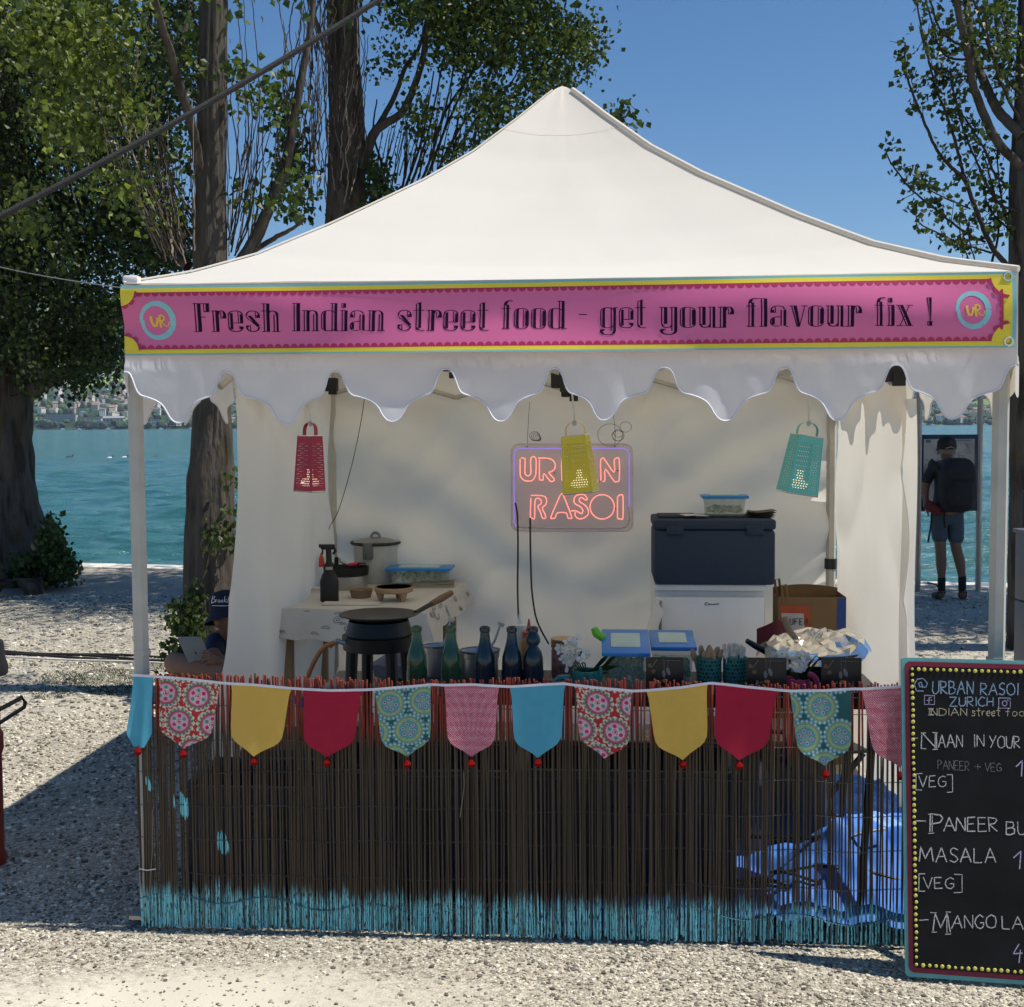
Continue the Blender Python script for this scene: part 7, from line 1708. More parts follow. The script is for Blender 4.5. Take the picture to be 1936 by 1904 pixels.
# ---- single-stroke hand lettering
F_ = {
'A': [[(0, 0), (.35, 1), (.7, 0)], [(.14, .38), (.56, .38)]], 'B': [[(0, 0), (0, 1), (.45, .92), (.5, .7), (.35, .55), (0, .52)], [(.3, .54), (.6, .4), (.55, .12), (.3, 0), (0, 0)]], 'C': [[(.6, .88), (.35, 1), (.1, .8), (0, .5), (.1, .15), (.35, 0), (.62, .14)]],
'D': [[(0, 0), (0, 1), (.3, .97), (.58, .75), (.62, .4), (.45, .08), (0, 0)]], 'E': [[(.5, 1), (0, 1), (0, 0), (.55, .02)], [(0, .52), (.42, .52)]], 'G': [[(.6, .85), (.35, 1), (.08, .8), (0, .45), (.15, .08), (.4, 0), (.62, .2), (.62, .45), (.35, .45)]],
'H': [[(0, 0), (0, 1)], [(0, .5), (.55, .5)], [(.55, 0), (.55, 1)]], 'I': [[(.1, 0), (.1, 1)]], 'IS': [[(0, 1), (.5, 1)], [(.25, 1), (.25, 0)], [(0, 0), (.5, 0)]], 'L': [[(0, 1), (0, 0), (.5, 0)]], 'M': [[(0, 0), (.12, 1), (.42, .2), (.75, 1), (.88, 0)]], 'N': [[(0, 0), (0, 1), (.55, 0), (.55, 1)]],
'O': [[(.35, 1), (.08, .8), (0, .5), (.1, .15), (.35, 0), (.62, .15), (.7, .5), (.6, .85), (.35, 1)]], 'P': [[(0, 0), (0, 1), (.4, .95), (.52, .75), (.4, .52), (0, .45)]], 'R': [[(0, 0), (0, 1), (.4, .95), (.5, .75), (.38, .55), (0, .48), (.55, 0)]], 'S': [[(.5, .88), (.28, 1), (.05, .85), (.1, .6), (.42, .4), (.5, .2), (.3, 0), (0, .12)]],
'U': [[(0, 1), (0, .25), (.15, .03), (.4, .03), (.55, .25), (.55, 1)]], 'V': [[(0, 1), (.3, 0), (.6, 1)]], 'W': [[(0, 1), (.2, 0), (.4, .8), (.6, 0), (.8, 1)]], 'Y': [[(0, 1), (.28, .5)], [(.6, 1), (.1, 0)]], 'Z': [[(0, 1), (.6, 1), (0, 0), (.7, 0)]], 'T': [[(0, 1), (.6, 1)], [(.3, 1), (.3, 0)]],
'+': [[(.3, .15), (.3, .75)], [(0, .45), (.6, .45)]], '-': [[(0, .5), (.5, .5)]], '[': [[(.3, 1.1), (0, 1.1), (0, -.12), (.3, -.12)]], ']': [[(0, 1.1), (.3, 1.1), (.3, -.12), (0, -.12)]], '@': [[(.55, .35), (.35, .3), (.3, .6), (.5, .68), (.55, .35), (.75, .3), (.85, .6), (.6, .95), (.2, .9), (0, .5), (.15, .05), (.6, 0)]],
's': [[(.35, .55), (.1, .6), (.1, .4), (.35, .25), (.3, .03), (0, .05)]], 't': [[(.2, .95), (.2, .05), (.35, 0)], [(0, .6), (.4, .6)]], 'r': [[(.05, 0), (.05, .6)], [(.05, .4), (.25, .6), (.35, .52)]], 'e': [[(.02, .3), (.38, .34), (.3, .58), (.08, .5), (0, .2), (.15, 0), (.38, .08)]], 'f': [[(.35, .95), (.18, .9), (.15, 0)], [(0, .55), (.32, .55)]], 'o': [[(.2, .6), (.02, .4), (.05, .1), (.25, 0), (.42, .2), (.38, .5), (.2, .6)]], 'd': [[(.38, 1), (.38, 0)], [(.38, .45), (.15, .6), (0, .3), (.12, .03), (.38, .12)]],
'1': [[(0, .6), (.35, 1), (.30, 0)]], '4': [[(.4, 1), (0, .35), (.65, .38)], [(.45, .6), (.38, -.25)]], '3': [[(0, .95), (.4, .95), (.2, .6), (.45, .35), (.3, 0), (0, .05)]],
}
def write(mb, text, x, y, h, wd, mp, sx=1.0, gap=.16, jit=.02, dy=0.0, x1=None, serif=False, rg=np.random.default_rng(3)):
    """text in src-photo crop units; x,y baseline; y grows down"""
    toks = []
    i = 0
    while i < len(text): toks.append(text[i]); i += 1
    def width(c): return .35 if c == ' ' else max(p[0] for st in F_[c] for p in st)
    tot = sum(width(c) for c in toks)+gap*(len(toks)-1)
    if x1 is not None: sx = (x1-x)/(tot*h)
    pen = 0
    for c in toks:
        w = width(c)
        if c != ' ':
            for st in F_[c]:
                P = [(x+(pen+p[0])*h*sx+rg.normal(0, jit)*h, y-p[1]*h+dy*(pen)*h*sx+rg.normal(0, jit)*h) for p in st]
                Q = []
                for a, b in zip(P[:-1], P[1:]):
                    m = max(1, int(math.hypot(b[0]-a[0], b[1]-a[1])/(h*.12)))
                    for k in range(m): Q.append((a[0]+(b[0]-a[0])*k/m+rg.normal(0, .004)*h, a[1]+(b[1]-a[1])*k/m+rg.normal(0, .004)*h))
                Q.append(P[-1]); mb.ribbon(Q, wd*rg.uniform(.85, 1.15), mp)
        pen += w+gap
# chalkboard: leaning board with painted border
P0 = onz(1712, 1846, .012); Pr_ = onz(1936, 1862, .012); bx = (Pr_-P0); bx.z = 0; bx.normalize()
lean = R(9.5); bn = Vector((bx.y, -bx.x, 0)); 
if bn.y > 0: bn = -bn
bup = (Vector((0, 0, 1))*math.cos(lean)-bn*math.sin(lean)).normalized(); nrm = bx.cross(bup).normalized()
if nrm.dot(CAMP-P0) < 0: nrm = -nrm
def on_board(x, y, off=0.0):
    d = ray(x, y); q = P0+nrm*off; t = (q-CAMP).dot(nrm)/d.dot(nrm); return CAMP+d*t
def bl(p): q = p-P0; return q.dot(bx), q.dot(bup)
BT_ = bl(on_board(1703, 1243)); BHh = BT_[1]; BWw = .72
C7 = lambda x, y: ((2220+x/2.1676)*S2D, (1640+y/2.1676)*S2D)
board = thing('chalkboard_menu', 'tall black chalkboard menu with turquoise and crimson border, cut by the right edge', 'menu board', (P0.x, P0.y, P0.z), tent=False)
Mb = Matrix((( bx.x, -nrm.x, bup.x), (bx.y, -nrm.y, bup.y), (bx.z, -nrm.z, bup.z))); board.rotation_euler = Mb.to_euler()   # local x along, y into the board, z up
M_CB1 = mat('border_turquoise', (.12, .36, .36), .6, var=.12, scale=20); M_CB2 = mat('border_crimson', (.20, .012, .035), .6, var=.12, scale=20); M_SLATE = mat('slate_black', (.011, .011, .012), .75, var=.35, scale=6, spec=.2)
M_YD = mat('yellow_stud', (.62, .56, .12), .5, var=.15)
def rr_local(x0, z0, x1, z1, r, y, n=6):
    out = []
    for (cx, cz, a0) in ((x1-r, z1-r, 0), (x0+r, z1-r, PI/2), (x0+r, z0+r, PI), (x1-r, z0+r, 1.5*PI)):
        for k in range(n+1): a = a0+PI/2*k/n; out.append((cx+r*math.cos(a), y, cz+r*math.sin(a)))
    return out
def slab(name, x0, z0, x1, z1, r, y0, y1, m):
    A_ = rr_local(x0, z0, x1, z1, r, y0); B_ = rr_local(x0, z0, x1, z1, r, y1); n = len(A_); mb = MB()
    mb.add(A_+B_, [tuple(range(n)), tuple(range(n, 2*n))[::-1]]+[(i, n+i, n+(i+1) % n, (i+1) % n) for i in range(n)]); return mb.build(name, m, board, smooth=False)
slab('board_panel', 0, 0, BWw, BHh, .012, 0, .018, M_CB1)
slab('crimson_border', .010, .014, BWw-.010, BHh-.012, .02, -.002, .001, M_CB2)
slab('writing_surface', .025, .030, BWw-.025, BHh-.028, .012, -.0045, -.001, M_SLATE)
stud = MB(); stud.lathe([(.0062, 0), (.005, .0025), (.001, .0035)], (0, 0, 0), 8)
for i, v_ in enumerate(stud.v): stud.v[i] = (v_[0], -v_[2], v_[1])
so_ = stud.build('stud', M_YD, board); first = True
L0 = bl(on_board(*C7(112, 90)))
xA, zT = .034, BHh-.037; zB = .040
spots = [(xA+k*.0200, zT) for k in range(int((BWw-2*xA)/.0200)+1)]+[(xA+k*.0200, zB) for k in range(int((BWw-2*xA)/.0200)+1)]+[(xA, zT-(k+1)*.0192) for k in range(int((zT-zB)/.0192)-1)]+[(BWw-xA, zT-(k+1)*.0192) for k in range(int((zT-zB)/.0192)-1)]
for (x, z) in spots:
    if first: o = so_; first = False
    else: o = so_.copy(); COL.objects.link(o); o.parent = board
    o.location = (x+random.gauss(0, .0006), -.0046, z+random.gauss(0, .0006)); s_ = random.uniform(.8, 1.12); o.scale = (s_, 1, s_)
def chalk(name, col, thr=.42):
    m = mat(name, col, .95, spec=.05); N, L = nodes_of(m); b = N['Principled BSDF']; s_ = b.inputs['Base Color'].links[0].from_socket
    g = N.new('ShaderNodeNewGeometry'); n = N.new('ShaderNodeTexNoise'); n.inputs['Scale'].default_value = 420; n.inputs['Detail'].default_value = 2; L.new(g.outputs['Position'], n.inputs['Vector'])
    mr = N.new('ShaderNodeMapRange'); mr.inputs['From Min'].default_value = thr-.08; mr.inputs['From Max'].default_value = thr+.10; L.new(n.outputs['Fac'], mr.inputs[0])
    L.new(mixc(N, L, mr.outputs[0], (.08, .08, .08), s_), b.inputs['Base Color']); return m
M_CW = chalk('chalk_white', (.62, .62, .60)); M_CBL = chalk('chalk_blue', (.30, .44, .60)); M_CYL = chalk('chalk_cream', (.58, .52, .34)); M_CVI = chalk('chalk_violet', (.50, .48, .66)); M_CGR = chalk('chalk_faint', (.30, .30, .30), .5)
def bmp(x, y):
    p = on_board(*C7(x, y)); a, b = bl(p); return (a, -.0056, b)
def wtext(name, m, items):
    mb = MB()
    for it in items: write(mb, *it[:4], it[4], bmp, **it[5])
    mb.build(name, m, board, smooth=False, kind='stuff')
wtext('chalk_lettering', M_CBL, [('@', 140, 190, 72, 5, dict(x1=212)), ('URBAN', 240, 206, 70, 6, dict(x1=460)), ('RASOI', 500, 212, 66, 6, dict(x1=702)), ('ZURICH', 332, 272, 50, 6, dict(x1=568))])
wtext('chalk_lettering', M_CYL, [('INDIAN', 216, 322, 40, 4, dict(x1=425)), ('street', 452, 324, 46, 4, dict(x1=606)), ('food', 636, 326, 46, 4, dict(x1=772))])
wtext('chalk_lettering', M_CW, [('-', 124, 468, 50, 4, dict(x1=162)), ('N', 180, 502, 88, 6, dict(x1=262)), ('AAN', 268, 494, 68, 5, dict(x1=402)), ('IN', 462, 492, 66, 5, dict(x1=520)), ('YOUR', 548, 498, 66, 5, dict(x1=712)), ('[', 152, 716, 74, 5, dict(x1=184)), ('VEG', 168, 708, 60, 5, dict(x1=312)), (']', 316, 728, 78, 5, dict(x1=348)),
     ('-', 148, 922, 60, 5, dict(x1=206)), ('P', 228, 952, 98, 8, dict(x1=296)), ('ANEER', 300, 948, 74, 6, dict(x1=590)), ('BUTT', 640, 968, 72, 6, dict(x1=860)), ('MASALA', 166, 1112, 78, 6, dict(x1=582, dy=.02)), ('[', 166, 1262, 76, 5, dict(x1=200)), ('VEG', 190, 1260, 62, 5, dict(x1=356)), (']', 356, 1268, 78, 5, dict(x1=398)),
     ('-', 166, 1458, 60, 5, dict(x1=220)), ('M', 240, 1492, 100, 6, dict(x1=335)), ('ANGO', 345, 1474, 72, 6, dict(x1=585)), ('LASSI', 616, 1478, 70, 6, dict(x1=860))])
mb = MB()   # serifs of the big initials
for (x0, y0, x1, y1) in ((176, 416, 204, 416), (240, 414, 268, 416), (176, 500, 205, 502), (240, 506, 268, 504), (216, 856, 248, 856), (216, 960, 248, 958), (228, 1388, 262, 1390), (312, 1384, 340, 1386), (234, 1494, 264, 1494), (308, 1506, 340, 1504), (254, 500, 254, 420), (318, 1500, 316, 1390), (238, 950, 238, 862), (216, 285, 246, 285), (216, 318, 246, 318)):
    mb.ribbon([(x0, y0), (x1, y1)], 4.5, bmp)
mb.build('chalk_serifs', M_CW, board, smooth=False, kind='stuff')
wtext('chalk_lettering', M_CGR, [('PANEER', 268, 612, 50, 3.5, dict(x1=438, dy=.06)), ('+', 470, 620, 46, 3.5, dict(x1=500)), ('VEG', 524, 624, 44, 3.5, dict(x1=612))])
wtext('chalk_lettering', M_CVI, [('13', 690, 650, 84, 6, dict(x1=790)), ('13', 676, 1150, 92, 6, dict(x1=790)), ('4', 678, 1640, 84, 6, dict(x1=730))])
mb = MB()
for (x0, y0, x1, y1) in ((196, 212, 250, 262), (598, 226, 660, 282)): mb.ribbon([(x0, y0), (x1, y0+2), (x1+1, y1), (x0, y1), (x0, y0)], 4, bmp)
mb.ribbon([(236, 222), (222, 224), (220, 258)], 5, bmp); mb.ribbon([(208, 240), (238, 238)], 4, bmp)
mb.ribbon([(630+13*math.cos(a), 256+14*math.sin(a)) for a in np.linspace(0, 6.28, 14)], 4, bmp); mb.ribbon([(644, 236), (652, 238), (648, 244), (644, 236)], 3, bmp); mb.build('chalk_icons', M_CVI, board, smooth=False)
mb = MB(); mb.box((.12, .25, BHh*.48), (.035, .02, BHh*.98), rot=(-.46, 0, 0)); mb.build('back_strut', M_BLACKP, board)
mb = MB(); mb.box((BWw-.12, .25, BHh*.48), (.035, .02, BHh*.98), rot=(-.46, 0, 0)); mb.build('back_strut', M_BLACKP, board)
# ================================================================== people, map board, things around the stall
def skin_body(name, joints, edges, root, m, parent=None, sub=2, smooth=True, **kw):
    """joints: name -> (point, (rx, ry)); one continuous skinned surface"""
    names = list(joints); idx = {n: i for i, n in enumerate(names)}
    me = bpy.data.meshes.new(name); me.from_pydata([tuple(joints[n][0]) for n in names], [(idx[a], idx[b]) for a, b in edges], [])
    o = bpy.data.objects.new(name, me); COL.objects.link(o)
    mo = o.modifiers.new('Skin', 'SKIN'); mo.use_smooth_shade = True
    if not me.skin_vertices: pass
    for n in names:
        r = joints[n][1]; sv = me.skin_vertices[0].data[idx[n]]; sv.radius = r if isinstance(r, tuple) else (r, r); sv.use_root = (n == root)
    s2 = o.modifiers.new('Sub', 'SUBSURF'); s2.levels = s2.render_levels = sub
    dg = bpy.context.evaluated_depsgraph_get(); ev = o.evaluated_get(dg); me2 = bpy.data.meshes.new_from_object(ev)
    bpy.data.objects.remove(o); me2.materials.clear(); me2.materials.append(m)
    for p in me2.polygons: p.use_smooth = True
    o2 = bpy.data.objects.new(name, me2); COL.objects.link(o2)
    if parent is not None: o2.parent = parent
    return props(o2, **kw)
M_SKIN = mat('skin', (.27, .145, .095), .55, var=.08, spec=.3); M_SHIRT = mat('dark_shirt', (.020, .022, .026), .9, var=.15); M_SHORT = mat('slate_shorts', (.055, .072, .10), .9, var=.12, scale=20); M_PACK = mat('black_backpack', (.010, .010, .012), .8, var=.3, scale=20, bump=.4, bscale=90); M_SHOE = mat('trail_shoe', (.07, .06, .035), .8, var=.3, scale=40); M_CAPB = mat('black_cap', (.010, .010, .011), .85, var=.2)
def fingers(prefix, J, E, wrist, hand, dirs, spread, L=.075, r=.0085):
    """five unequal bent fingers rooted in the palm"""
    for k in range(5):
        f = (k-2)*.5; ln = L*(.62 if k == 0 else (.88, .98, 1.0, .9)[k-1] if k else 1)
        base = hand+spread*(f*.036); d = (dirs+spread*(f*.25 if k else -1.0)).normalized() if k else (dirs*.5-spread*.9).normalized()
        a = base+d*ln*.4; c = a+(d+Vector((0, 0, -.5))).normalized()*ln*.35; e = c+(d+Vector((0, 0, -1.1))).normalized()*ln*.25
        J['%sf%da' % (prefix, k)] = (a, r*(1.15 if k == 0 else 1)); J['%sf%db' % (prefix, k)] = (c, r*.9); J['%sf%dc' % (prefix, k)] = (e, r*.75)
        E += [(hand_name(prefix), '%sf%da' % (prefix, k)), ('%sf%da' % (prefix, k), '%sf%db' % (prefix, k)), ('%sf%db' % (prefix, k), '%sf%dc' % (prefix, k))]
def hand_name(p): return p+'hand'
# ---- man reading the map board, seen from behind
C6 = lambda x, y: ((2220+x/2.72)*S2D, (960+y/2.72)*S2D)
YM = 12.25
def q6(x, y, dY=0): return at(*C6(x, y), YM+dY)
man_o = onz(*C6(455, 1425), 0)
dz = 0.0
man = thing('person', 'person in dark T-shirt, cap, shorts and backpack standing before the map board', 'person', (0, 0, 0), tent=False)
g0 = q6(370, 1415); zoff = -g0.z+.03
def m6(x, y, dY=0): p = q6(x, y, dY); return p+Vector((0, 0, zoff*.5))
hip = m6(400, 835); J = {}; E = []
J['hip'] = (hip, (.155, .115)); J['waist'] = (m6(405, 745), (.15, .11)); J['chest'] = (m6(405, 625), (.175, .12)); J['shld'] = (m6(405, 550), (.15, .095)); J['neck'] = (m6(403, 500, .03), (.058, .058)); J['headb'] = (m6(402, 462, .04), (.070, .078)); J['head'] = (m6(400, 415, .04), (.078, .095)); J['crown'] = (m6(399, 385, .03), (.055, .07))
E += [('hip', 'waist'), ('waist', 'chest'), ('chest', 'shld'), ('shld', 'neck'), ('neck', 'headb'), ('headb', 'head'), ('head', 'crown')]
for s, pts in (('l', [(320, 545), (268, 615), (248, 715), (262, 800), (268, 835)]), ('r', [(492, 545), (548, 620), (572, 700), (520, 690), (470, 650)])):
    dd = (0, .02, .03, -.02, -.03) if s == 'l' else (0, .03, .10, .28, .36)
    nm = ['sh', 'up', 'el', 'wr', 'hand']; rr = [.062, .052, .042, .030, (.036, .022)]
    for n, p, r, d in zip(nm, pts, rr, dd): J[s+n] = (m6(*p, d), r)
    E += [('shld', s+'sh'), (s+'sh', s+'up'), (s+'up', s+'el'), (s+'el', s+'wr'), (s+'wr', s+'hand')]
fingers('l', J, E, J['lwr'][0], J['lhand'][0], Vector((.15, -.1, -1)), Vector((.3, .9, 0)).normalized())
fingers('r', J, E, J['rwr'][0], J['rhand'][0], Vector((-.5, .6, .2)).normalized(), Vector((0, .2, 1)).normalized())
for s, pts in (('l', [(345, 900), (350, 990), (357, 1090), (362, 1190), (365, 1310), (366, 1385)]), ('r', [(455, 900), (462, 1000), (462, 1095), (490, 1190), (505, 1300), (510, 1395)])):
    nm = ['th', 'tm', 'kn', 'cf', 'an', 'he']; rr = [.085, .075, .056, .058, .036, .040]
    for n, p, r in zip(nm, pts, rr): J[s+n] = (m6(*p), r)
    J[s+'he'] = (Vector((J[s+'he'][0].x, J[s+'he'][0].y, .05)), .036); tip = J[s+'he'][0]+Vector((.05 if s == 'r' else -.02, .15, -.015)); J[s+'toe'] = (tip, (.040, .026))
    E += [('hip', s+'th'), (s+'th', s+'tm'), (s+'tm', s+'kn'), (s+'kn', s+'cf'), (s+'cf', s+'an'), (s+'an', s+'he'), (s+'he', s+'toe')]
skin_body('body', J, E, 'hip', mat('shaded_skin', (.17, .09, .06), .6), man)  # darker than the other skin: the figure's shade is put into the colour
def sub(keys, edges, grow, root, name, m, mod=None):
    K_ = {k: (J[k][0], tuple(x*grow for x in (J[k][1] if isinstance(J[k][1], tuple) else (J[k][1], J[k][1])))) for k in keys}
    if mod: K_.update(mod)
    return skin_body(name, K_, edges, root, m, man)
le = J['lup'][0].lerp(J['lel'][0], .55); re_ = J['rup'][0].lerp(J['rel'][0], .55)
sub(['waist', 'chest', 'shld', 'lsh', 'rsh', 'lup', 'rup'], [('hipt', 'waist'), ('waist', 'chest'), ('chest', 'shld'), ('shld', 'lsh'), ('shld', 'rsh'), ('lsh', 'lup'), ('rsh', 'rup'), ('lup', 'le'), ('rup', 're')], 1.16, 'waist', 'shirt', M_SHIRT, {'hipt': (hip+Vector((0, 0, .05)), (.17, .13)), 'le': (le, .060), 're': (re_, .060)})
lk = J['lkn'][0]+Vector((0, 0, .03)); rk = J['rkn'][0]+Vector((0, 0, .03))
sub(['hip', 'lth', 'ltm', 'rth', 'rtm'], [('hipt', 'hip'), ('hip', 'lth'), ('lth', 'ltm'), ('ltm', 'lk'), ('hip', 'rth'), ('rth', 'rtm'), ('rtm', 'rk')], 1.15, 'hip', 'shorts', M_SHORT, {'hipt': (hip+Vector((0, 0, .09)), (.155, .12)), 'lk': (lk, .084), 'rk': (rk, .086)})
for s in 'lr':
    a = J[s+'he'][0]; b_ = J[s+'toe'][0]; skin_body('shoe', {'a': (Vector((a.x, a.y, .045)), (.048, .045)), 'b': (a.lerp(b_, .5)+Vector((0, 0, 0)), (.050, .040)), 'c': (b_+Vector((0, .02, 0)), (.046, .032)), 'd': (a+Vector((0, 0, .05)), .046)}, [('d', 'a'), ('a', 'b'), ('b', 'c')], 'a', M_SHOE, man)
    sk = J[s+'an'][0]; skin_body('sock', {'a': (Vector((sk.x, sk.y, .08)), .040), 'b': (sk+Vector((0, 0, .05)), .044)}, [('a', 'b')], 'a', M_CAPB, man)
hd = J['head'][0]
mb = MB(); mb.lathe([(.092, -.035), (.095, 0), (.090, .045), (.065, .085), (.03, .10), (.001, .104)], (hd.x, hd.y, hd.z+.02), 28, sy=1.15); mb.add([(hd.x+.085*math.cos(a), hd.y+.09+.0*math.sin(a), hd.z-.01) for a in np.linspace(PI, 0, 10)]+[(hd.x+.07*math.cos(a), hd.y+.10+.09*math.sin(a), hd.z-.03) for a in np.linspace(PI, 0, 10)], [(i, i+1, 11+i, 10+i) for i in range(9)])
mb.build('cap', M_CAPB, man)
mb = MB(); mb.tube([(hd.x-.05, hd.y-.100, hd.z-.005), (hd.x, hd.y-.108, hd.z+.012), (hd.x+.05, hd.y-.100, hd.z-.005)], .006, 6); mb.build('cap_strap', M_SKIN, man)
for s in (-1, 1): mb = MB(); mb.lathe([(.001, -.028), (.014, -.012), (.016, .010), (.001, .028)], (hd.x+s*.083, hd.y+.01, hd.z-.045), 10, sy=.9); mb.build('ear', M_SKIN, man)
mb = MB(); mb.lathe([(.083, -.05), (.084, -.02), (.080, 0)], (hd.x, hd.y-.004, hd.z-.012), 24, sy=1.1, caps=False); mb.build('hair', mat('grey_hair', (.16, .14, .12), .8, var=.3, scale=60), man)
pk = m6(470, 680, -.20)
def superell(c, r, e=.55, n=20):
    mb = MB(); f = lambda v: math.copysign(abs(v)**e, v)
    mb.grid(lambda a, b: (c[0]+r[0]*f(math.cos(PI*(b-.5)))*f(math.cos(2*PI*a))*(1-.16*(b-.5)), c[1]+r[1]*f(math.cos(PI*(b-.5)))*f(math.sin(2*PI*a)), c[2]+r[2]*f(math.sin(PI*(b-.5)))), n*2, n); return mb
superell(pk+Vector((0, 0, .02)), (.175, .12, .27)).build('backpack', M_PACK, man); superell(pk+Vector((0, -.11, -.06)), (.12, .05, .14)).build('backpack_pocket', M_PACK, man)
mb = MB(); mb.tube([pk+Vector((-.16, .04, .18)), pk+Vector((-.20, .16, .26)), pk+Vector((-.18, .30, .20))], .018, 6); mb.tube([m6(300, 860, -.1), m6(290, 960, -.1), m6(272, 1058, -.1)], .010, 5); mb.tube([m6(385, 820, -.12), m6(382, 900, -.12), m6(388, 960, -.12)], .010, 5); mb.build('backpack_strap', M_PACK, man)
rp_ = m6(310, 835, -.12); skin_body('waist_jacket', {'a': (rp_+Vector((-.08, 0, .07)), .05), 'b': (rp_, .06), 'c': (rp_+Vector((.10, 0, -.03)), .035)}, [('a', 'b'), ('b', 'c')], 'b', mat('dark_red_cloth2', (.12, .015, .015), .8, var=.3), man)

# ---- map board on two posts
YB = 12.95
def b6(x, y, dY=0): return at(*C6(x, y), YB+dY)
mapb = thing('map_board', 'dark framed map board on two tall steel posts at the water edge', 'sign', (0, 0, 0), tent=False)
M_POST = mat('post_steel', (.30, .28, .26), .45, metal=.5, var=.15); M_FR = mat('frame_navy', (.012, .016, .045), .4)
for (x, ytop) in ((202, -60), (612, -60)):
    p = b6(x, ytop); q_ = b6(x, 1385); mb = MB(); mb.tube([(q_.x, YB, -.05), (q_.x, YB, p.z)], .030, 10); mb.build('post', M_POST, mapb)
A_ = b6(214, 345); Bq = b6(604, 862); w, h = Bq.x-A_.x, A_.z-Bq.z; cx, cz = (A_.x+Bq.x)/2, (A_.z+Bq.z)/2
mb = MB(); mb.box((cx, YB+.01, cz), (w, .05, h), bev=.008); mb.build('frame', M_FR, mapb)
mb = MB(); mb.box((cx, YB-.018, cz), (w*.87, .004, h*.885)); mb.build('map_sheet', mat('map_paper', (.20, .20, .21), .25, var=.1, scale=5, col2=(.26, .27, .25), thr=.52, coat=.4), mapb)
mb = MB(); rg = np.random.default_rng(2)
for k in range(16):
    x0, z0 = cx+rg.uniform(-.36, .36)*w, cz+rg.uniform(-.38, .36)*h; P = [(x0, z0)]
    for _ in range(6): P.append((np.clip(P[-1][0]+rg.normal(0, .06), cx-.4*w, cx+.4*w), np.clip(P[-1][1]+rg.normal(0, .06), cz-.41*h, cz+.38*h)))
    mb.ribbon(P, .006, lambda a, b: (a, YB-.0215, b))
mb.ribbon([(cx-.40*w, cz+.415*h), (cx-.32*w, cz+.415*h)], .03, lambda a, b: (a, YB-.0215, b)); mb.ribbon([(cx-.2*w, cz+.42*h), (cx+.38*w, cz+.42*h)], .008, lambda a, b: (a, YB-.0215, b)); mb.build('map_lines', mat('map_ink', (.07, .075, .09), .5), mapb, smooth=False, kind='stuff')
mb = MB(); mb.tube([onz(*C6(270, 1350), .03), onz(*C6(330, 1365), .05), onz(*C6(345, 1385), .02)], .010, 5); props(mb.build('fallen_stick', M_TWIG), 'thin dark stick lying by the left post of the map board', 'stick')

# ---- person sitting with a tablet
def s_(x, y, Y): return at(x, y, Y)
sit = thing('person', 'person in navy bucket cap sitting cross-legged under the forked tree looking at a tablet', 'person', (0, 0, 0), tent=False)
M_NAVYC = mat('navy_shirt', (.022, .030, .070), .85, var=.15, scale=15); M_NAVYH = mat('navy_cap', (.012, .014, .030), .85, var=.1)
J = {}; E = []
J['hip'] = (s_(462, 1335, 7.45), (.15, .13)); J['waist'] = (s_(455, 1290, 7.45), (.14, .11)); J['chest'] = (s_(448, 1240, 7.38), (.16, .12)); J['shld'] = (s_(440, 1208, 7.33), (.13, .09)); J['neck'] = (s_(433, 1192, 7.26), .055); J['headb'] = (s_(426, 1176, 7.20), (.066, .072)); J['head'] = (s_(426, 1156, 7.20), (.078, .088)); J['crown'] = (s_(430, 1138, 7.22), (.06, .07))
J['nose'] = (s_(411, 1175, 7.11), .013); J['chin'] = (s_(419, 1190, 7.14), .03)
E += [('hip', 'waist'), ('waist', 'chest'), ('chest', 'shld'), ('shld', 'neck'), ('neck', 'headb'), ('headb', 'head'), ('head', 'crown'), ('headb', 'chin'), ('headb', 'nose')]
for s, pts in (('l', [(408, 1214, 7.25), (402, 1240, 7.12), (428, 1262, 7.05), (412, 1252, 6.98), (404, 1245, 6.96)]), ('r', [(462, 1214, 7.42), (440, 1245, 7.35), (410, 1268, 7.25), (388, 1264, 7.1), (376, 1262, 7.04)])):
    nm = ['sh', 'up', 'el', 'wr', 'hand']; rr = [.060, .048, .040, .030, (.036, .022)]
    for n, p, r in zip(nm, pts, rr): J[s+n] = (s_(*p), r)
    E += [('shld', s+'sh'), (s+'sh', s+'up'), (s+'up', s+'el'), (s+'el', s+'wr'), (s+'wr', s+'hand')]
fingers('l', J, E, None, J['lhand'][0], Vector((-.9, -.15, .1)).normalized(), Vector((-.2, 0, 1)).normalized(), r=.010)
fingers('r', J, E, None, J['rhand'][0], Vector((-.8, -.1, .2)).normalized(), Vector((0, .6, .8)).normalized(), r=.010)
for s, pts in (('l', [(410, 1290, 7.35), (352, 1262, 7.22), (322, 1250, 7.10), (400, 1268, 6.98), (478, 1286, 6.92), (500, 1296, 6.9)]), ('r', [(500, 1340, 7.4), (560, 1320, 7.3), (610, 1300, 7.2), (560, 1335, 7.15), (500, 1350, 7.1), (480, 1352, 7.1)])):
    nm = ['th', 'tm', 'kn', 'cf', 'an', 'he']; rr = [.085, .078, .066, .056, .040, .040]
    for n, p, r in zip(nm, pts, rr): J[s+n] = (s_(*p), r)
    J[s+'toe'] = (s_(pts[-1][0]+(28 if s == 'l' else -30), pts[-1][1]+2, pts[-1][2]-.02), (.038, .026))
    E += [('hip', s+'th'), (s+'th', s+'tm'), (s+'tm', s+'kn'), (s+'kn', s+'cf'), (s+'cf', s+'an'), (s+'an', s+'he'), (s+'he', s+'toe')]
skin_body('body', J, E, 'hip', M_SKIN, sit)
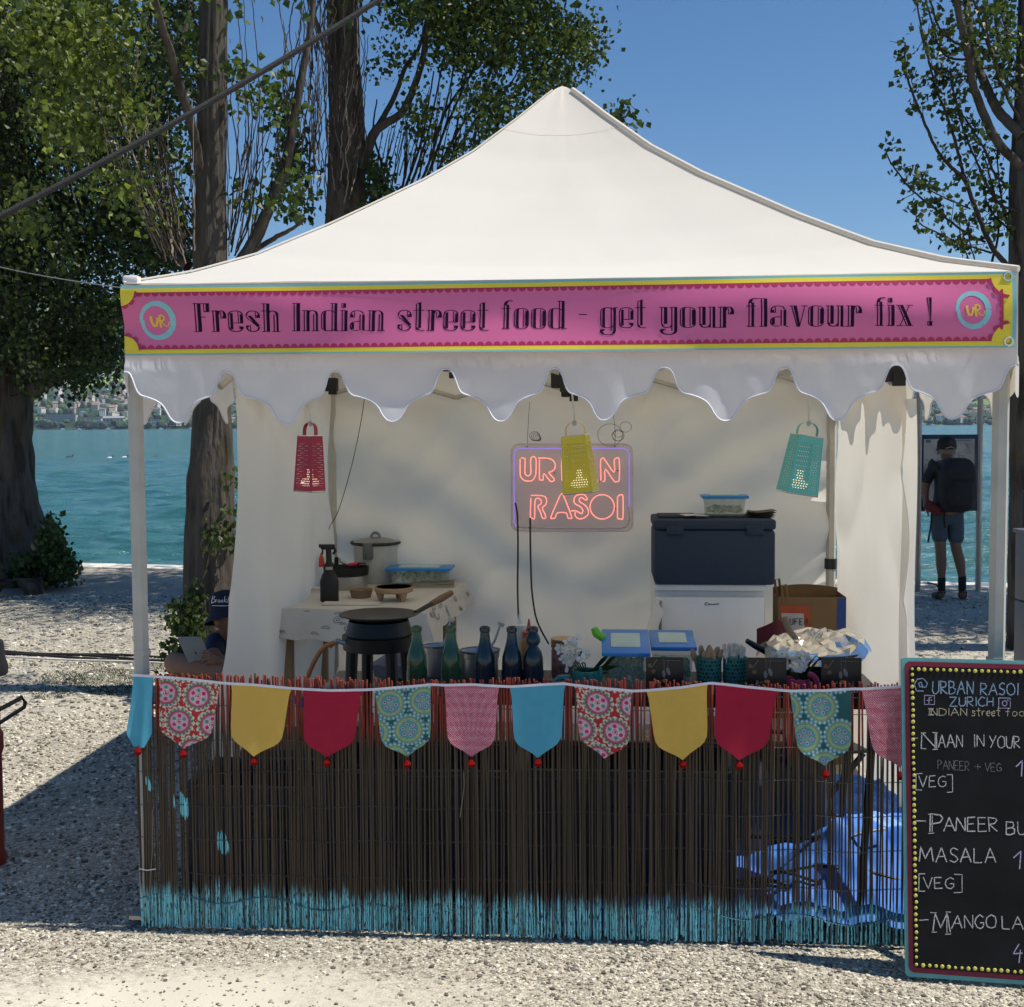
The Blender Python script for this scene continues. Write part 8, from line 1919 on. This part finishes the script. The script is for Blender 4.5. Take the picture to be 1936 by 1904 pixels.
def sub2(keys, edges, grow, root, name, m, mod=None):
    K_ = {k: (J[k][0], tuple(x*grow for x in (J[k][1] if isinstance(J[k][1], tuple) else (J[k][1], J[k][1])))) for k in keys}
    if mod: K_.update(mod)
    return skin_body(name, K_, edges, root, m, sit)
sub2(['waist', 'chest', 'shld', 'lsh', 'rsh', 'lup', 'rup'], [('waist', 'chest'), ('chest', 'shld'), ('shld', 'lsh'), ('shld', 'rsh'), ('lsh', 'lup'), ('rsh', 'rup')], 1.18, 'waist', 'shirt', M_NAVYC)
sub2(['hip', 'lth', 'rth'], [('hip', 'lth'), ('lth', 'k'), ('hip', 'rth')], 1.14, 'hip', 'shorts', mat('grey_shorts', (.28, .27, .26), .9, var=.1), {'k': (J['lth'][0].lerp(J['ltm'][0], .75), .090)})
a = J['lhe'][0]; b_ = J['ltoe'][0]; skin_body('shoe', {'a': (a, (.05, .045)), 'b': (a.lerp(b_, .6), (.05, .042)), 'c': (b_+(b_-a)*.3, (.045, .034)), 'd': (J['lan'][0].lerp(a, .3), .048)}, [('d', 'a'), ('a', 'b'), ('b', 'c')], 'a', mat('blue_shoe', (.02, .07, .26), .7), sit)
hd = J['head'][0]; tl = Matrix.Rotation(R(-12), 3, 'Y') @ Matrix.Rotation(R(-14), 3, 'X')
mb = MB(); mb.lathe([(.094, -.03), (.096, .0), (.090, .06), (.072, .095), (.035, .108), (.001, .11)], (0, 0, 0), 28, sy=1.1); n = 28
br = [(.095, -.028), (.118, -.050), (.134, -.072), (.136, -.074), (.118, -.046), (.095, -.02)]; mb.lathe(br, (0, 0, 0), 28, sy=1.08, caps=False)
mb.v = [tuple((tl @ Vector(v))+hd+Vector((0, 0, .018))) for v in mb.v]; mb.build('cap', M_NAVYH, sit)
e1 = hd+Vector((-.035, -.075, -.022)); e2 = hd+Vector((-.062, -.045, -.022))
for e in (e1, e2): mb = MB(); mb.lathe([(.001, -.008), (.010, 0), (.001, .008)], tuple(e), 10); mb.build('eye', mat('eye_dark', (.02, .015, .012), .3), sit)
mb = MB(); c_ = J['chin'][0]; mb.tube([c_+Vector((-.035, -.018, .022)), c_+Vector((-.018, -.036, .020)), c_+Vector((.004, -.038, .024))], .005, 5); mb.build('mouth', mat('lips', (.26, .10, .08), .5), sit)
capmp = lambda x, y: tuple((lambda p: (p.x, p.y, p.z))(at(x, y, 7.085)))
# white script on the cap front
def cap_mp(x, y):
    p = at(x, y, 7.2); d = (p-CAMP).normalized(); o_ = CAMP; c0_ = hd+Vector((0, 0, .018)); 
    # meet the upright cap wall
    dx, dy = d.x, d.y; fx, fy = o_.x-c0_.x, (o_.y-c0_.y)/1.1; dy2 = dy/1.1
    A2 = dx*dx+dy2*dy2; B2 = 2*(fx*dx+fy*dy2); C2_ = fx*fx+fy*fy-.104**2; D2 = B2*B2-4*A2*C2_
    t = (-B2-math.sqrt(max(D2, 0)))/(2*A2) if D2 > 0 else (p-CAMP).length-.1
    q = o_+d*t; return (q.x, q.y, q.z)
mb = MB()
BR_S = [[(400, 1140), (403, 1127), (407, 1128), (404, 1132), (408, 1135), (404, 1139), (400, 1140)], [(408, 1139), (409, 1134), (411, 1134)], [(414, 1139), (412, 1136), (415, 1134), (417, 1137), (414, 1139)], [(419, 1139), (418, 1136), (421, 1134), (422, 1137), (419, 1139)], [(424, 1139), (426, 1127)], [(429, 1133), (425, 1136), (430, 1139)], [(431, 1139), (433, 1128)], [(433, 1134), (434, 1138), (437, 1134), (434, 1143)], [(438, 1139), (439, 1134), (441, 1135), (441, 1139)]]
for st in BR_S: mb.ribbon([(x-.5, y) for x, y in st], 1.15, cap_mp)
mb.ribbon([(401, 1145), (425, 1145.5), (440, 1144)], 1.0, cap_mp); mb.build('cap_lettering', mat('white_thread', (.8, .8, .8), .7), sit, smooth=False)
# chair back behind
mb = MB(); mb.tube([at(396, 1215, 7.6), at(392, 1190, 7.6), at(398, 1176, 7.6), at(412, 1176, 7.6)], .014, 8); o = mb.build('camp_chair', mat('olive_cloth', (.08, .075, .05), .8)); props(o, 'low camp chair frame behind the sitting person', 'chair')
# tablet held up
tb_ = thing('tablet', 'silver tablet held up by the sitting person, dark fruit mark on its back', 'tablet', (0, 0, 0), tent=False)
TL, TR, BR2, BL2 = at(335, 1205, 6.93), at(380, 1205, 6.95), at(404, 1262, 7.02), at(360, 1262, 7.0); nn = (TR-TL).cross(BL2-TL).normalized(); nn = nn if nn.dot(CAMP-TL) > 0 else -nn
def tq(a, b, o=0): return TL.lerp(TR, a).lerp(BL2.lerp(BR2, a), b)+nn*o
pr = rrect(0, 0, 1, 1, .06, 4); mb = MB(); n = len(pr); mb.add([tq(x, y, 0) for x, y in pr]+[tq(x, y, -.009) for x, y in pr], [tuple(range(n)), tuple(range(n, 2*n))[::-1]]+[(i, n+i, n+(i+1) % n, (i+1) % n) for i in range(n)]); mb.build('case', mat('silver_back', (.55, .55, .55), .35, metal=.6), tb_, smooth=False)
mb = MB(); pts = [(-.35, .9), (-.75, .45), (-.9, -.1), (-.8, -.6), (-.4, -.85), (0, -.7), (.4, -.85), (.72, -.6), (.5, -.2), (.55, .15), (.8, .45), (.35, .92), (0, .8)]
mb.add([tq(.50+p[0]*.055, .52+p[1]*.04, .0006) for p in pts], [tuple(range(len(pts)))]); mb.add([tq(.50+p[0]*.055, .52+p[1]*.04, .0006) for p in [(0, -.95), (.05, -1.35), (.4, -1.55), (.32, -1.15)]], [(0, 1, 2, 3)]); mb.build('mark', M_INK, tb_, smooth=False, kind='stuff')
mb = MB(); mb.add([tq(.5+.46*math.cos(a), .5+.47*math.sin(a), -.0095) for a in np.linspace(0, 6.1, 24)], [tuple(range(24))]); mb.build('screen', M_INK, tb_, smooth=False)

# ---- left edge: red stand with black lid
pb = onz(2, 1648, 0); X0 = pb.x-.118
t = thing('litter_bin', 'red upright bin with black lid and black handle cut off by the left photo edge', 'bin', (X0, pb.y+.10, 0), tent=False)
ztop = at(8, 1262, pb.y+.1).z; ztt = at(8, 1205, pb.y+.1).z
M_REDB = mat('worn_red_paint', (.19, .026, .014), .45, var=.3, scale=9, bump=.2, bscale=30)
lathe_obj(t, 'bin_body', [(.09, 0), (.095, .02), (.086, .05), (.084, ztop*.55), (.092, ztop*.58), (.092, ztop*.66), (.082, ztop*.68), (.080, ztop)], M_REDB, 28)
lathe_obj(t, 'lid', [(.115, ztop-.03), (.118, ztop), (.108, ztop+.03), (.10, ztt-.02), (.07, ztt), (.001, ztt+.01)], M_BLACKP, 28)
hz_a = at(30, 1330, pb.y).z; hz_b = at(5, 1372, pb.y).z; xr = at(44, 1330, pb.y).x-X0
mb = MB(); mb.tube([(.06, -.06, hz_b+.03), (xr-.012, -.08, hz_a+.02), (xr, -.08, hz_a), (xr-.005, -.08, hz_a-.02), (.06, -.06, hz_b-.03)], .009, 6); mb.build('handle', M_BLACKP, t)
# cables on the gravel
M_RUB = mat('rubber_black', (.015, .013, .012), .6); M_CABW = mat('cable_white', (.62, .60, .56), .6)
for i, (dy0, m, nm_, lab) in enumerate(((0, M_RUB, 'power_cable', 'black cable on the gravel, farthest of the bundle left of the tent'), (4, M_RUB, 'power_cable', 'black cable in the middle of the bundle lying left of the tent'), (8, M_RUB, 'power_cable', 'black cable, nearest dark one of the bundle left of the tent'), (13, M_CABW, 'power_cable', 'white cable lying nearest in the cable bundle left of the tent'))):
    P = [onz(x, 1229+dy0*.8+(x+40)*.042+2.2*math.sin(x*.02+i*1.9)*(1 if i < 3 else .4), .012+.004*i) for x in np.linspace(-60, 330, 40)]
    mb = MB(); mb.tube(P, .011 if i < 3 else .008, 6); props(mb.build(nm_, m), lab, 'cable', 'cables lying on the gravel')
# thin weeds in the shade
def tuft(cx, cy, rx, ry, n, seed):
    rg = np.random.default_rng(seed); V = []; F = []
    for k in range(n):
        a = rg.uniform(0, 2*PI); q = rg.random()**.5; p = onz(cx+rx*q*math.cos(a), cy+ry*q*math.sin(a), 0); h = rg.uniform(.008, .032); d = rg.normal(0, .018, 2); w = .003
        b = len(V); V += [(p.x-w, p.y, -.002), (p.x+w, p.y, -.002), (p.x+d[0], p.y+d[1], h)]; F.append((b, b+1, b+2))
    return V, F
acc = Acc()
for (cx, cy, rx, ry, n, sd2) in ((210, 1292, 70, 26, 2600, 1), (120, 1285, 45, 14, 700, 2), (95, 1312, 40, 12, 350, 3), (300, 1262, 50, 10, 500, 4), (150, 1262, 60, 6, 200, 5), (400, 1262, 60, 14, 400, 6)):
    V, F = tuft(cx, cy, rx, ry, n, sd2); acc.add(np.array(V), np.array(F))
acc.build('weeds', mat('weed_green', (.035, .060, .018), .7, var=.3, scale=12), None, smooth=False, kind='stuff', label='thin patches of short green weeds growing in the gravel', category='weeds')
V = []; F = []; rg = np.random.default_rng(12); Cc = []
for k in range(420):
    x, y = (rg.uniform(-4.2, -1.5), rg.uniform(4.5, 12)) if k % 12 else (rg.uniform(-1.9, 2.0), rg.uniform(3.3, 4.15)); a = rg.uniform(0, 6.28); l = rg.uniform(.007, .016); z = ground_h(x, y)+.006
    b = len(V); V += [(x, y, z), (x+l*math.cos(a+.6), y+l*math.sin(a+.6), z+.006), (x+1.5*l*math.cos(a), y+1.5*l*math.sin(a), z+.002), (x+l*math.cos(a-.6), y+l*math.sin(a-.6), z+.004)]; F.append((b, b+1, b+2, b+3)); c = rg.uniform(.5, 1.1); Cc += [(.16*c, .11*c, .05*c)]*4
mesh_np('fallen_leaves', V, F, mat('dry_leaf', (1, 1, 1), .8, attr=True), colors=np.array(Cc), kind='stuff', label='scattered small dry brown leaves lying on the gravel', category='leaves')
# ---- right edge: grey slatted crate stack and dark rack behind the right leg
pg = at(1917, 1016, 6.3)
t = thing('storage_cabinet', 'blue-grey plastic cabinet behind the right front leg at the photo edge', 'cabinet', (.4155*6.85+.34, 6.6, 0), tent=False)
M_CAB = mat('bluegrey_plastic', (.075, .085, .11), .55, var=.15, scale=5)
for k, (z0, z1) in enumerate(((0, .40), (.405, .80), (.805, pg.z-.02))): mb = MB(); mb.box((0, 0, (z0+z1)/2), (.66, .50, z1-z0), bev=.012); mb.build('drawer', M_CAB, t)
mb = MB(); mb.box((0, 0, pg.z-.01), (.68, .52, .022), bev=.006); mb.build('top_rim', M_CAB, t)
for x in (-.28, -.02, .25): mb = MB(); mb.box((x, -.253, pg.z*.5), (.035, .012, pg.z*.93), bev=.004); mb.build('rib', M_CAB, t)
p2 = at(1922, 930, 7.4); t = thing('notice_panel', 'dark narrow panel standing behind the blue-grey cabinet', 'panel', (.422*7.52+.22, 7.5, 0), tent=False)
mb = MB(); mb.box((0, 0, p2.z/2), (.44, .04, p2.z), bev=.006); mb.build('panel_board', M_BLACKP, t); mb = MB(); mb.tube([(-.22, -.03, p2.z), (.22, -.03, p2.z+.01)], .008, 5); mb.build('top_rail', M_POST, t)
pk2 = onz(1905, 1240, 0)
t = thing('wire_rack', 'low dark wire rack behind the foot of the right front leg', 'rack', (pk2.x+.05, 7.0, 0), tent=False); 
for z in (.12, .35, .60): mb = MB(); mb.tube([(-.14, 0, z), (.10, 0, z)], .010, 5); mb.build('rail', M_BLK, t)
for x in (-.13, -.03, .08): mb = MB(); mb.tube([(x, 0, 0), (x, 0, .66)], .009, 5); mb.build('upright', M_BLK, t)

# ================================================================== air: a thin haze over the lake, one closed box
hz = MB(); hz.box((0, 1650, 139), (7000, 3900, 284)); ho = hz.build('haze', [], smooth=False)
hm_ = bpy.data.materials.new('air_haze'); hm_.use_nodes = True; N, L = nodes_of(hm_); N.remove(N['Principled BSDF'])
pv = N.new('ShaderNodeVolumePrincipled'); pv.inputs['Color'].default_value = (.62, .78, 1, 1); pv.inputs['Density'].default_value = .00007; pv.inputs['Anisotropy'].default_value = 0.2
L.new(pv.outputs[0], N['Material Output'].inputs['Volume']); ho.data.materials.append(hm_); props(ho, kind='stuff', label='thin blue air haze over the lake and far hills', cat='haze')
